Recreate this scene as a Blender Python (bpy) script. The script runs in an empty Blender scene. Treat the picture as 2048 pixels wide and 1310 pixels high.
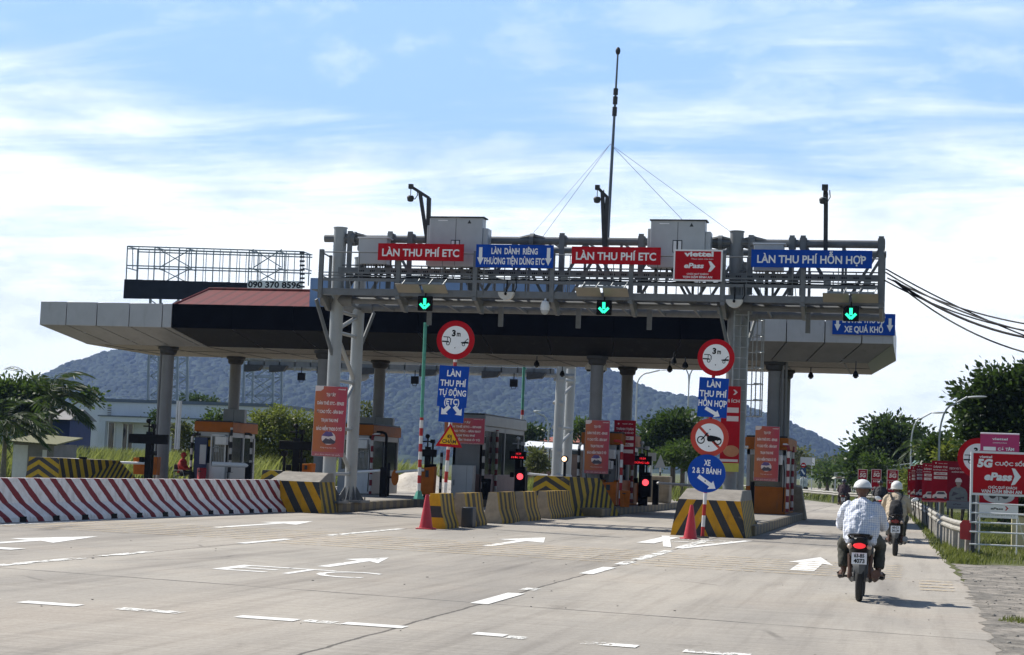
import bpy, bmesh, math, random
import numpy as np
from mathutils import Vector, Matrix
SC = bpy.context.scene
COL = SC.collection
rad = math.radians
random.seed(7)

# ---------------------------------------------------------------- camera
CF, CPITCH, CROLL, CYAW, CH = 3600.0, 0.076804, rad(2.25), 0.223189, 1.6   # px focal at 2048 wide
def _axes():
    f = np.array([0, math.cos(CPITCH), math.sin(CPITCH)]); x = np.array([1., 0, 0]); u = np.cross(x, f)
    X = math.cos(CROLL)*x + math.sin(CROLL)*u; U = -math.sin(CROLL)*x + math.cos(CROLL)*u
    c, s = math.cos(CYAW), math.sin(CYAW)
    R = np.array([[c, -s, 0], [s, c, 0], [0, 0, 1]])
    return R@X, R@U, R@f
AX, AU, AF = _axes()
cam = bpy.data.cameras.new('camera'); camo = bpy.data.objects.new('camera', cam); COL.objects.link(camo)
cam.sensor_width = 36; cam.lens = CF/2048*36; cam.clip_start = 0.1; cam.clip_end = 20000
camo.matrix_world = Matrix(((AX[0], AU[0], -AF[0], 0), (AX[1], AU[1], -AF[1], 0), (AX[2], AU[2], -AF[2], CH), (0, 0, 0, 1)))
SC.camera = camo
def ray(px, py): return AF + AX*(px-1024)/CF + AU*(655-py)/CF
def at(px, py, Y):
    q = ray(px, py); t = Y/q[1]; return Vector((q[0]*t, Y, CH+q[2]*t))
def gr(px, py, z=0.):
    q = ray(px, py); t = (z-CH)/q[2]; return Vector((q[0]*t, q[1]*t, z))

# ---------------------------------------------------------------- light
SUN_AZ = Vector((-0.93, 0.37)).normalized(); SUN_EL = rad(47)
w = bpy.data.worlds.new('World'); SC.world = w; w.use_nodes = True
nt = w.node_tree; N = nt.nodes; L = nt.links; N.clear()
def nd(tree, typ, **kw):
    n = tree.nodes.new(typ)
    for k, v in kw.items():
        if k.startswith('i_'):
            n.inputs[k[2:].replace('_', ' ')].default_value = v
        elif k.startswith('n') and k[1:].isdigit(): n.inputs[int(k[1:])].default_value = v
        else: setattr(n, k, v)
    return n
def math_(tree, op, a, b=None, c=None, clamp=False):
    n = tree.nodes.new('ShaderNodeMath'); n.operation = op; n.use_clamp = clamp
    for i, v in enumerate((a, b, c)):
        if v is None: continue
        if isinstance(v, (int, float)): n.inputs[i].default_value = v
        else: tree.links.new(v, n.inputs[i])
    return n.outputs[0]
def mrange(tree, v, a, b, c=0., d=1., smooth=True):
    n = tree.nodes.new('ShaderNodeMapRange'); n.interpolation_type = 'SMOOTHSTEP' if smooth else 'LINEAR'
    tree.links.new(v, n.inputs[0])
    for i, x in zip((1, 2, 3, 4), (a, b, c, d)): n.inputs[i].default_value = x
    return n.outputs[0]
def mixc(tree, fac, a, b, mode='MIX'):
    n = tree.nodes.new('ShaderNodeMix'); n.data_type = 'RGBA'; n.blend_type = mode
    for s, v in ((n.inputs[0], fac), (n.inputs[6], a), (n.inputs[7], b)):
        if isinstance(v, (int, float)): s.default_value = v
        elif isinstance(v, (tuple, list)): s.default_value = (*v[:3], 1)
        else: tree.links.new(v, s)
    return n.outputs[2]
def noise(tree, vec, scale, detail=6, rough=.55, dist=0., out='Fac'):
    n = tree.nodes.new('ShaderNodeTexNoise'); n.inputs['Scale'].default_value = scale; n.inputs['Detail'].default_value = detail
    n.inputs['Roughness'].default_value = rough; n.inputs['Distortion'].default_value = dist
    if vec is not None: tree.links.new(vec, n.inputs['Vector'])
    return n.outputs[out]
def mapping(tree, vec, loc=(0, 0, 0), rot=(0, 0, 0), scale=(1, 1, 1)):
    n = tree.nodes.new('ShaderNodeMapping'); tree.links.new(vec, n.inputs['Vector'])
    n.inputs['Location'].default_value = loc; n.inputs['Rotation'].default_value = rot; n.inputs['Scale'].default_value = scale
    return n.outputs[0]
sky = N.new('ShaderNodeTexSky'); sky.sky_type = 'NISHITA'; sky.sun_disc = False
sky.sun_elevation = SUN_EL; sky.sun_rotation = math.atan2(SUN_AZ.x, SUN_AZ.y); sky.air_density = 1.0; sky.dust_density = 0.4; sky.ozone_density = 2.0
tc = N.new('ShaderNodeTexCoord'); G = tc.outputs['Generated']
sp = N.new('ShaderNodeSeparateXYZ'); L.new(G, sp.inputs[0])
zz = math_(nt, 'MAXIMUM', sp.outputs[2], 0.0)
den = math_(nt, 'ADD', zz, 0.10)
cv = N.new('ShaderNodeCombineXYZ')
L.new(math_(nt, 'DIVIDE', sp.outputs[0], den), cv.inputs[0]); L.new(math_(nt, 'DIVIDE', sp.outputs[1], den), cv.inputs[1])
cvec = cv.outputs[0]
SKY_ROT = -CYAW
m1 = mapping(nt, cvec, loc=(3.1, 1.7, 0), rot=(0, 0, SKY_ROT), scale=(1.0, 0.8, 1))
n1 = noise(nt, m1, 0.85, 9, .58, .35)
m2 = mapping(nt, cvec, loc=(0.4, 5.2, 0), rot=(0, 0, SKY_ROT+0.5), scale=(1.0, 2.8, 1))
n2 = noise(nt, m2, 1.2, 10, .62, .5)
m3 = mapping(nt, G, loc=(7.3, 2.0, 0.6), scale=(1, 1, 2.2))
n3 = noise(nt, m3, 9.0, 9, .6, .2)                      # puffy cumulus near the horizon
cov = mrange(nt, zz, 0.0, 0.27, 0.30, -0.04, False)       # more cloud towards the horizon
cl = math_(nt, 'ADD', math_(nt, 'MULTIPLY', n1, .55), math_(nt, 'MULTIPLY', n2, .45))
cl = math_(nt, 'ADD', cl, cov)
mk = mrange(nt, cl, 0.45, 0.70)
cu = math_(nt, 'MULTIPLY', mrange(nt, n3, 0.50, 0.66), mrange(nt, zz, 0.03, 0.26, 0.95, 0.25))
mask = math_(nt, 'MAXIMUM', mk, cu, clamp=True)
sh = mrange(nt, noise(nt, mapping(nt, G, loc=(1.3, 0, .2), scale=(1, 1, 2.6)), 9, 9, .62), 0.46, 0.68, 0.0, 1.0)
sh = math_(nt, 'MULTIPLY', sh, 0.75)
ccol = mixc(nt, sh, (12.6, 13.2, 13.4), (8.0, 9.2, 11.2))
# deep sky: keep the sky texture, lift the clear blue a little
blue = mixc(nt, 0.8, sky.outputs[0], (4.5, 7.3, 12.0))
high = mrange(nt, zz, 0.27, 0.42, 0.0, 1.0)
blue = mixc(nt, high, blue, sky.outputs[0])
dotb = nt.nodes.new('ShaderNodeVectorMath'); dotb.operation = 'DOT_PRODUCT'; L.new(G, dotb.inputs[0]); dotb.inputs[1].default_value = (-0.22, 0.97, 0)
blue = mixc(nt, mrange(nt, dotb.outputs['Value'], 0.0, 0.7), sky.outputs[0], blue)
mask = math_(nt, 'MULTIPLY', mask, mrange(nt, zz, 0.27, 0.42, 1.0, 0.12))
dotf = nt.nodes.new('ShaderNodeVectorMath'); dotf.operation = 'DOT_PRODUCT'; L.new(G, dotf.inputs[0]); dotf.inputs[1].default_value = (-0.22, 0.97, 0)
mask = math_(nt, 'MULTIPLY', mask, mrange(nt, dotf.outputs['Value'], -0.1, 0.75, 0.08, 1.0))   # cloud kept ahead, thinned unseen behind the camera to darken sides facing it
fin = mixc(nt, mask, blue, ccol)
bg = N.new('ShaderNodeBackground'); bg.inputs[1].default_value = 0.08; L.new(fin, bg.inputs[0])
wo = N.new('ShaderNodeOutputWorld'); L.new(bg.outputs[0], wo.inputs[0])
sun = bpy.data.lights.new('sun', 'SUN'); sun.energy = 5.0; sun.angle = rad(0.5); sun.color = (1, .95, .87)
suno = bpy.data.objects.new('sun', sun); COL.objects.link(suno); suno.location = (-40, 20, 60)
sd = Vector((SUN_AZ.x*math.cos(SUN_EL), SUN_AZ.y*math.cos(SUN_EL), math.sin(SUN_EL)))
suno.rotation_euler = sd.to_track_quat('Z', 'Y').to_euler()
SC.view_settings.view_transform = 'Standard'; SC.view_settings.look = 'None'; SC.view_settings.exposure = 0.42; SC.view_settings.gamma = 1
SC.render.engine = 'CYCLES'; SC.cycles.max_bounces = 6; SC.cycles.volume_bounces = 0; SC.cycles.transparent_max_bounces = 8
SC.cycles.use_denoising = True

# ---------------------------------------------------------------- helpers
MATS = {}
def mat(name, col, rough=.6, metal=0., var=.15, vs=3., bump=0., bs=40., spec=.5, emit=0., dirt=0., coord='Object', trans=0.):
    if name in MATS: return MATS[name]
    m = bpy.data.materials.new(name); m.use_nodes = True; t = m.node_tree; b = t.nodes['Principled BSDF']
    b.inputs['Roughness'].default_value = rough; b.inputs['Metallic'].default_value = metal; b.inputs['Specular IOR Level'].default_value = spec
    o = t.nodes.new('ShaderNodeTexCoord').outputs[coord]
    c = col
    if var:
        n = noise(t, o, vs, 6, .6)
        c = mixc(t, mrange(t, n, .3, .7, 0, 1, False), tuple(x*(1-var) for x in col), tuple(min(1, x*(1+var)) for x in col))
    if dirt:
        n = noise(t, mapping(t, o, scale=(1.5, 1.5, .35)), 2.6, 8, .65)
        c = mixc(t, mrange(t, n, .52, .75, 0, dirt), c, (.10, .085, .065))
    if isinstance(c, tuple): b.inputs['Base Color'].default_value = (*c, 1)
    else: t.links.new(c, b.inputs['Base Color'])
    if bump:
        bn = t.nodes.new('ShaderNodeBump'); bn.inputs['Strength'].default_value = bump; bn.inputs['Distance'].default_value = .02
        t.links.new(noise(t, o, bs, 6, .6), bn.inputs['Height']); t.links.new(bn.outputs[0], b.inputs['Normal'])
    if emit:
        b.inputs['Emission Color'].default_value = (*col, 1); b.inputs['Emission Strength'].default_value = emit
    MATS[name] = m; return m
def stripe_mat(name, c1, c2, vec, period, duty=.5, off=0., ax=None, wear=.25, rough=.7, wobble=.0, base=(.36, .34, .30), dirt=.35, bump=.25):
    """two paints in bands: value = vec.p (with |p[ax]-x0| when ax=(axis,x0)); worn patches show the concrete"""
    if name in MATS: return MATS[name]
    m = bpy.data.materials.new(name); m.use_nodes = True; t = m.node_tree; b = t.nodes['Principled BSDF']
    b.inputs['Roughness'].default_value = rough; b.inputs['Specular IOR Level'].default_value = .3
    o = t.nodes.new('ShaderNodeTexCoord').outputs['Object']
    s = t.nodes.new('ShaderNodeSeparateXYZ'); t.links.new(o, s.inputs[0]); v = [s.outputs[i] for i in range(3)]
    if ax: v[ax[0]] = math_(t, 'ABSOLUTE', math_(t, 'SUBTRACT', v[ax[0]], ax[1]))
    acc = 0.
    for i in range(3):
        if vec[i]: acc = math_(t, 'MULTIPLY_ADD', v[i], vec[i]/period, acc if acc else off)
    if wobble: acc = math_(t, 'MULTIPLY_ADD', noise(t, o, 3.5, 4), wobble, acc)
    f = math_(t, 'FRACT', acc)
    k = math_(t, 'LESS_THAN', f, duty)
    c = mixc(t, k, c2, c1)
    n = noise(t, o, 5, 8, .65); c = mixc(t, mrange(t, n, .35, .7, 0, .35), c, (.5, .45, .38), 'MULTIPLY')
    if wear:
        n = noise(t, mapping(t, o, scale=(1, 1, 1)), 7, 10, .7); c = mixc(t, mrange(t, n, .58, .66, 0, wear), c, base)
    if dirt:
        n = noise(t, mapping(t, o, scale=(3, 3, .5)), 2.2, 8, .65); c = mixc(t, mrange(t, n, .5, .72, 0, dirt), c, (.09, .075, .055))
    t.links.new(c, b.inputs['Base Color'])
    if bump:
        bn = t.nodes.new('ShaderNodeBump'); bn.inputs['Strength'].default_value = bump; bn.inputs['Distance'].default_value = .02
        t.links.new(noise(t, o, 25, 8, .65), bn.inputs['Height']); t.links.new(bn.outputs[0], b.inputs['Normal'])
    MATS[name] = m; return m

class MB:
    def __init__(s): s.v = []; s.f = []; s.m = []; s.k = 0
    def add(s, vs, fs, m=None):
        o = len(s.v); s.v += [tuple(p) for p in vs]; s.f += [tuple(i+o for i in f) for f in fs]; s.m += [s.k if m is None else m]*len(fs); return s
    def box(s, x0, x1, y0, y1, z0, z1, m=None):
        return s.add([(x0, y0, z0), (x1, y0, z0), (x1, y1, z0), (x0, y1, z0), (x0, y0, z1), (x1, y0, z1), (x1, y1, z1), (x0, y1, z1)],
                     [(3, 2, 1, 0), (4, 5, 6, 7), (0, 1, 5, 4), (1, 2, 6, 5), (2, 3, 7, 6), (3, 0, 4, 7)], m)
    def cbox(s, c, sz, rot=None, m=None):
        R = Matrix.Identity(3) if rot is None else (rot if isinstance(rot, Matrix) else __import__('mathutils').Euler(rot).to_matrix())
        vs = [Vector(c)+R@Vector((sx*sz[0]/2, sy*sz[1]/2, sz_*sz[2]/2)) for sz_ in (-1, 1) for sx, sy in ((-1, -1), (1, -1), (1, 1), (-1, 1))]
        return s.add(vs, [(3, 2, 1, 0), (4, 5, 6, 7), (0, 1, 5, 4), (1, 2, 6, 5), (2, 3, 7, 6), (3, 0, 4, 7)], m)
    def bar(s, p, q, w, h=None, m=None, up=(0, 0, 1)):
        p = Vector(p); q = Vector(q); d = q-p; h = h or w
        y = d.normalized(); x = y.cross(Vector(up))
        if x.length < 1e-3: x = Vector((1, 0, 0)); x = (x-y*x.dot(y))
        x.normalize(); z = x.cross(y)
        return s.cbox((p+q)/2, (w, d.length, h), Matrix((x, y, z)).transposed(), m)
    def tube(s, p, q, r, r2=None, n=14, m=None, caps=True):
        return s.path([p, q], [r, r if r2 is None else r2], n, m, caps)
    def path(s, pts, r, n=10, m=None, caps=True):
        pts = [Vector(p) for p in pts]; N_ = len(pts)
        rs = r if isinstance(r, (list, tuple)) else [r]*N_
        vs = []; prev = None
        for i, p in enumerate(pts):
            d = (pts[min(i+1, N_-1)]-pts[max(i-1, 0)]).normalized()
            if prev is None:
                a = Vector((0, 0, 1)) if abs(d.z) < .9 else Vector((1, 0, 0)); x = d.cross(a).normalized()
            else: x = (prev-d*prev.dot(d)).normalized()
            prev = x; y = d.cross(x)
            rr = rs[i]; rx, ry = rr if isinstance(rr, tuple) else (rr, rr)
            vs += [p+x*(rx*math.cos(2*math.pi*k/n))+y*(ry*math.sin(2*math.pi*k/n)) for k in range(n)]
        fs = [(i*n+k, i*n+(k+1) % n, (i+1)*n+(k+1) % n, (i+1)*n+k) for i in range(N_-1) for k in range(n)]
        if caps: fs += [tuple(range(n-1, -1, -1)), tuple((N_-1)*n+k for k in range(n))]
        return s.add(vs, fs, m)
    def ell(s, c, r, n=12, m=None, rot=None):
        r = (r, r, r) if isinstance(r, (int, float)) else r
        R = Matrix.Identity(3) if rot is None else __import__('mathutils').Euler(rot).to_matrix()
        vs = [Vector(c)+R@Vector((0, 0, r[2]))]; h = n//2+1
        for i in range(1, h):
            th = math.pi*i/h
            vs += [Vector(c)+R@Vector((r[0]*math.sin(th)*math.cos(2*math.pi*k/n), r[1]*math.sin(th)*math.sin(2*math.pi*k/n), r[2]*math.cos(th))) for k in range(n)]
        vs.append(Vector(c)-R@Vector((0, 0, r[2])))
        fs = [(0, 1+k, 1+(k+1) % n) for k in range(n)]
        for i in range(h-2): fs += [(1+i*n+k, 1+(i+1)*n+k, 1+(i+1)*n+(k+1) % n, 1+i*n+(k+1) % n) for k in range(n)]
        b = 1+(h-2)*n; e = len(vs)-1
        fs += [(b+k, e, b+(k+1) % n) for k in range(n)]
        return s.add(vs, fs, m)
    def prism(s, pts, d0, d1, plane='xz', m=None, taper=None):
        """2-D outline pushed from d0 to d1 along the plane's third axis"""
        A = sum(pts[i][0]*pts[(i+1) % len(pts)][1]-pts[(i+1) % len(pts)][0]*pts[i][1] for i in range(len(pts)))
        if A < 0: pts = pts[::-1]
        n = len(pts); f = {'xz': lambda a, b, d: (a, d, b), 'xy': lambda a, b, d: (a, b, d), 'yz': lambda a, b, d: (d, a, b)}[plane]
        vs = [f(a, b, d0) for a, b in pts]+[f(a, b, d1) for a, b in (taper or pts)]
        fl = plane == 'xz'
        fs = [tuple(range(n)) if fl else tuple(range(n-1, -1, -1)), tuple(range(2*n-1, n-1, -1)) if fl else tuple(range(n, 2*n))]
        for i in range(n):
            j = (i+1) % n; q = (i, j, n+j, n+i); fs.append(q[::-1] if fl else q)
        return s.add(vs, fs, m)
    def flat(s, pts, y, m=None):
        A = sum(pts[i][0]*pts[(i+1) % len(pts)][1]-pts[(i+1) % len(pts)][0]*pts[i][1] for i in range(len(pts)))
        if A < 0: pts = pts[::-1]
        return s.add([(a, y, b) for a, b in pts], [tuple(range(len(pts)))], m)
    def rect(s, x0, x1, z0, z1, y, m=None): return s.flat([(x0, z0), (x1, z0), (x1, z1), (x0, z1)], y, m)
    def disc(s, cx, cz, r, y, m=None, n=40, rz=None): return s.flat([(cx+r*math.cos(2*math.pi*k/n), cz+(rz or r)*math.sin(2*math.pi*k/n)) for k in range(n)], y, m)
    def ring(s, cx, cz, r0, r1, y, m=None, n=32, a0=0, a1=360):
        vs = []; full = a1-a0 >= 360
        for k in range(n+1):
            a = rad(a0+(a1-a0)*k/n); vs += [(cx+r0*math.cos(a), y, cz+r0*math.sin(a)), (cx+r1*math.cos(a), y, cz+r1*math.sin(a))]
        return s.add(vs, [(2*k, 2*k+1, 2*k+3, 2*k+2) for k in range(n)], m)
    def line(s, p, q, w, y, m=None):
        p = Vector(p); q = Vector(q); d = (q-p).normalized(); n_ = Vector((-d.y, d.x))*w/2
        return s.flat([tuple(p+n_), tuple(p-n_), tuple(q-n_), tuple(q+n_)], y, m)
    def arrow(s, p, q, w, hw, hl, y, m=None):
        p = Vector(p); q = Vector(q); d = (q-p).normalized(); n_ = Vector((-d.y, d.x)); b = q-d*hl
        return s.add([(a.x, y, a.y) for a in (p-n_*w/2, b-n_*w/2, b-n_*hw/2, q, b+n_*hw/2, b+n_*w/2, p+n_*w/2)], [(0, 1, 5, 6), (2, 3, 4)], m)
    def text(s, body, cx, zb, W, cap, y, m=None, bold=.02, tf=None, skew=0.):
        """lettering in the sign's own mesh: width W, capital height cap, baseline zb"""
        v, f = text_mesh(body, bold); x0 = min(p[0] for p in v); x1 = max(p[0] for p in v); sx = W/(x1-x0); sz = cap/0.70
        vs = [(cx+(p[0]-(x0+x1)/2)*sx+skew*p[1]*sz, y, zb+p[1]*sz) for p in v]
        return s.add([tf(p) for p in vs] if tf else vs, f, m)
    def build(s, name, mats, parent=None, world=True, smooth=True, bevel=0., ang=35):
        me = bpy.data.meshes.new(name)
        off = Vector((0, 0, 0))
        if parent is not None and world:
            off = Vector(parent.location); pp = parent.parent
            while pp is not None: off = off+Vector(pp.location); pp = pp.parent
        me.from_pydata([(a-off.x, b-off.y, c-off.z) for a, b, c in s.v], [], s.f)
        mats = mats if isinstance(mats, (list, tuple)) else [mats]
        for m in mats: me.materials.append(m)
        if len(mats) > 1: me.polygons.foreach_set('material_index', s.m)
        if smooth:
            me.polygons.foreach_set('use_smooth', [True]*len(me.polygons)); me.set_sharp_from_angle(angle=rad(ang))
        me.update()
        o = bpy.data.objects.new(name, me); COL.objects.link(o)
        if parent is not None: o.parent = parent
        if bevel:
            b = o.modifiers.new('b', 'BEVEL'); b.width = bevel; b.segments = 2; b.limit_method = 'ANGLE'
        return o
_TC = {}
def text_mesh(body, bold):
    k = (body, bold)
    if k in _TC: return _TC[k]
    if any(c in 'ƠỢ' for c in body):                      # the horned O comes out of the font hollow: O plus a horn
        plain = body.replace('Ơ', 'O').replace('Ợ', 'Ọ'); v, f = text_mesh(plain, bold); v, f = list(v), list(f)
        for i, c in enumerate(body):
            if c in 'ƠỢ':
                x = max(p[0] for p in text_mesh(plain[:i+1], bold)[0]); o = len(v)
                v += [(x-.13, .56, 0), (x-.02, .50, 0), (x+.10, .62, 0), (x+.11, .80, 0), (x+.01, .80, 0), (x+.0, .66, 0)]; f.append(tuple(range(o, o+6)))
        _TC[k] = (v, f); return _TC[k]
    c = bpy.data.curves.new('lettering', 'FONT'); c.body = body; c.size = 1; c.offset = bold; c.resolution_u = 3
    o = bpy.data.objects.new('lettering', c); COL.objects.link(o)
    bpy.context.view_layer.update()
    me = bpy.data.meshes.new_from_object(o.evaluated_get(bpy.context.evaluated_depsgraph_get()))
    v = [tuple(p.co) for p in me.vertices]; f = [tuple(p.vertices) for p in me.polygons]
    bpy.data.objects.remove(o); bpy.data.curves.remove(c); bpy.data.meshes.remove(me)
    _TC[k] = (v, f); return _TC[k]
def tag(o, label=None, cat=None, group=None, kind=None):
    for k, v in (('label', label), ('category', cat), ('group', group), ('kind', kind)):
        if v: o[k] = v
    return o
def thing(name, label, cat, loc=(0, 0, 0), rot=(0, 0, 0), group=None):
    o = bpy.data.objects.new(name, None); COL.objects.link(o); o.location = loc; o.rotation_euler = rot; o.empty_display_size = .1
    return tag(o, label, cat, group)
def copy_tree(o, parent=None):
    c = o.copy(); COL.objects.link(c)
    if parent is not None: c.parent = parent
    for ch in [x for x in bpy.data.objects if x.parent == o]: copy_tree(ch, c)
    return c
def dup(o, loc, label=None, rot=None):
    c = copy_tree(o); c.location = loc
    if rot is not None: c.rotation_euler = rot
    if label: c['label'] = label
    return c
def evaluated(o, name, parent=None):
    """bake an object's modifiers into a plain mesh"""
    bpy.context.view_layer.update()
    me = bpy.data.meshes.new_from_object(o.evaluated_get(bpy.context.evaluated_depsgraph_get()))
    ms = list(o.data.materials); bpy.data.objects.remove(o)
    me.materials.clear()
    for m in ms: me.materials.append(m)
    me.polygons.foreach_set('use_smooth', [True]*len(me.polygons))
    r = bpy.data.objects.new(name, me); COL.objects.link(r)
    if parent is not None: r.parent = parent
    return r
def organic(mb, name, m, parent, voxel=.012, smooth=6, disp=0.):
    """overlapping lofts fused into one continuous surface"""
    o = mb.build(name, m, None, smooth=False)
    r = o.modifiers.new('r', 'REMESH'); r.mode = 'VOXEL'; r.voxel_size = voxel
    s = o.modifiers.new('s', 'SMOOTH'); s.factor = .5; s.iterations = smooth
    if disp:
        tx = bpy.data.textures.new('folds', 'CLOUDS'); tx.noise_scale = .09; tx.noise_depth = 2
        d = o.modifiers.new('d', 'DISPLACE'); d.texture = tx; d.strength = disp; d.mid_level = .5
    return evaluated(o, name, parent)

# ---------------------------------------------------------------- shared paints
STEEL = mat('galvanised_steel', (.30, .32, .33), .5, .35, .18, 6, .05, 30, dirt=.25)
STEELD = mat('dark_steel', (.050, .053, .057), .55, .3, .2, 6, spec=.3)
BLACK = mat('black_paint', (.006, .0065, .008), .6, 0, .3, 5, spec=.12)
WHITE = mat('white_paint', (.72, .73, .74), .5, 0, .06, 4, dirt=.15)
SWHITE = mat('sign_white', (.82, .83, .84), .4, 0, .03, 4, spec=.12)
SBLUE = mat('sign_blue', (.004, .060, .37), .4, 0, .12, 3, dirt=.10, spec=.12)
SRED = mat('sign_red', (.43, .006, .014), .4, 0, .12, 3, dirt=.10, spec=.12)
SREDB = mat('banner_red', (.30, .006, .018), .6, 0, .12, 3, spec=.12)
SYEL = mat('sign_yellow', (.75, .42, .02), .45, 0, .1, 4, spec=.12)
ORANGE = mat('orange_paint', (.46, .12, .012), .6, 0, .18, 4, dirt=.4, spec=.2)
CONC = mat('concrete', (.235, .215, .185), .9, 0, .22, 3, .3, 30, dirt=.45)
GLASS = mat('dark_glass', (.02, .025, .03), .08, 0, 0, 1, spec=.8)
GREY = mat('grey_cabinet', (.42, .44, .46), .45, .1, .06, 3, dirt=.12)
RW = stripe_mat('red_white_post', (.42, .03, .03), (.70, .70, .70), (0, 0, 1), .56, .5, 0, None, .12, dirt=.2)
BW = stripe_mat('black_white_post', (.02, .02, .02), (.62, .60, .58), (0, 0, 1), .5, .5, 0, None, .15, dirt=.3)
RWP = stripe_mat('maroon_white_post', (.22, .02, .03), (.62, .58, .56), (0, 0, 1), .44, .5, .2, None, .15, dirt=.3)
GREENP = mat('green_pole_paint', (.07, .30, .22), .5, 0, .25, 5, dirt=.2)
# ================================================================= SETTING
from mathutils import noise as mnoise
def road_mat():
    m = bpy.data.materials.new('worn_concrete_road'); m.use_nodes = True; t = m.node_tree; b = t.nodes['Principled BSDF']
    b.inputs['Roughness'].default_value = .85; b.inputs['Specular IOR Level'].default_value = .25
    o = t.nodes.new('ShaderNodeTexCoord').outputs['Object']
    s = t.nodes.new('ShaderNodeSeparateXYZ'); t.links.new(o, s.inputs[0]); X, Y = s.outputs[0], s.outputs[1]
    big = noise(t, mapping(t, o, scale=(.35, .10, 1)), 1.0, 6, .6)
    c = mixc(t, mrange(t, big, .34, .68), (.345, .322, .285), (.485, .445, .382))
    warm = noise(t, mapping(t, o, loc=(9, 4, 0), scale=(.22, .16, 1)), 1.0, 5, .6)
    c = mixc(t, mrange(t, warm, .5, .72, 0, .5), c, (.46, .40, .33))
    fine = noise(t, o, 19, 10, .78)
    c = mixc(t, mrange(t, fine, .32, .70, 0, .75), c, (.72, .71, .70), 'MULTIPLY')
    streak = noise(t, mapping(t, o, scale=(2.6, .10, 1)), 1.6, 8, .65)
    c = mixc(t, mrange(t, streak, .45, .72, 0, .45), c, (.62, .60, .585), 'MULTIPLY')
    # transverse tined finish of the slabs and worn wheel paths
    tine = noise(t, mapping(t, o, scale=(.35, 16, 1)), 1, 3, .6)
    c = mixc(t, mrange(t, tine, .40, .62, 0, .42), c, (.70, .69, .68), 'MULTIPLY')
    rub = noise(t, mapping(t, o, scale=(.7, .04, 1), loc=(2, 0, 0)), 1.3, 5, .6)
    c = mixc(t, mrange(t, rub, .52, .74, 0, .6), c, (.50, .49, .49), 'MULTIPLY')
    cmb = t.nodes.new('ShaderNodeCombineXYZ'); t.links.new(math_(t, 'FLOOR', math_(t, 'MULTIPLY_ADD', X, 1/3.52, 1.38)), cmb.inputs[0]); t.links.new(math_(t, 'FLOOR', math_(t, 'MULTIPLY_ADD', math_(t, 'MULTIPLY_ADD', X, .20, Y), 1/11.5, .304)), cmb.inputs[1])
    wn = t.nodes.new('ShaderNodeTexWhiteNoise'); t.links.new(cmb.outputs[0], wn.inputs['Vector'])
    c = mixc(t, math_(t, 'MULTIPLY', wn.outputs['Value'], .5), c, (.74, .73, .735), 'MULTIPLY')
    oil = noise(t, mapping(t, o, scale=(.9, .35, 1), loc=(4, 7, 0)), 1.1, 9, .7)
    c = mixc(t, mrange(t, oil, .60, .70, 0, .45), c, (.55, .53, .51), 'MULTIPLY')
    sp_ = noise(t, o, 3.1, 10, .75)
    c = mixc(t, mrange(t, sp_, .68, .73, 0, .3), c, (.15, .135, .115))
    wob = math_(t, 'MULTIPLY', math_(t, 'SUBTRACT', noise(t, o, 1.5, 6, .7), .5), .12)
    def joint(v, x0, wd, period=None):
        d = math_(t, 'ADD', math_(t, 'SUBTRACT', v, x0), wob)
        if period: d = math_(t, 'PINGPONG', d, period/2)
        return mrange(t, math_(t, 'ABSOLUTE', d), wd*.5, wd, 1, 0)
    Yt = math_(t, 'MULTIPLY_ADD', X, .20, Y)      # the slab joints run a little off square
    for k in (joint(X, -4.86, .028), joint(X, -11.9, .03), joint(X, -18.9, .03)):
        c = mixc(t, math_(t, 'MULTIPLY', k, .8), c, (.05, .045, .04))
    k = joint(Yt, 19.5, .05); c = mixc(t, math_(t, 'MULTIPLY', k, mrange(t, noise(t, o, .6, 5), .35, .6, .25, .85)), c, (.045, .042, .04))
    k = joint(Yt, 31.0, .04, 11.5); c = mixc(t, math_(t, 'MULTIPLY', k, .25), c, (.05, .045, .04))
    vor = t.nodes.new('ShaderNodeTexVoronoi'); vor.feature = 'DISTANCE_TO_EDGE'; vor.inputs['Scale'].default_value = .22
    t.links.new(mixc(t, .12, o, noise(t, o, 1.2, 6, .7, 0, 'Color')), vor.inputs['Vector'])
    ck = mrange(t, vor.outputs['Distance'], .002, .008, 1, 0)
    c = mixc(t, math_(t, 'MULTIPLY', ck, mrange(t, noise(t, o, .25, 4), .52, .62, 0, .5)), c, (.08, .07, .06))
    t.links.new(c, b.inputs['Base Color'])
    bn = t.nodes.new('ShaderNodeBump'); bn.inputs['Strength'].default_value = .35; bn.inputs['Distance'].default_value = .02
    t.links.new(math_(t, 'ADD', math_(t, 'MULTIPLY', fine, .7), math_(t, 'MULTIPLY', tine, .5)), bn.inputs['Height']); t.links.new(bn.outputs[0], b.inputs['Normal'])
    return m
ROADM = road_mat()
def ground_mat(name, c1, c2, c3, s1, s2, bump=.6):
    m = bpy.data.materials.new(name); m.use_nodes = True; t = m.node_tree; b = t.nodes['Principled BSDF']
    b.inputs['Roughness'].default_value = .95; b.inputs['Specular IOR Level'].default_value = .15
    o = t.nodes.new('ShaderNodeTexCoord').outputs['Object']
    a = noise(t, o, s1, 8, .65); f = noise(t, o, s2, 8, .7)
    c = mixc(t, mrange(t, a, .38, .62), c1, c2); c = mixc(t, mrange(t, f, .45, .68, 0, .8), c, c3)
    t.links.new(c, b.inputs['Base Color'])
    bn = t.nodes.new('ShaderNodeBump'); bn.inputs['Strength'].default_value = bump; bn.inputs['Distance'].default_value = .05
    t.links.new(f, bn.inputs['Height']); t.links.new(bn.outputs[0], b.inputs['Normal'])
    return m
EARTHG = ground_mat('grassy_earth', (.075, .095, .03), (.10, .11, .045), (.15, .13, .08), .3, 6)
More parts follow.
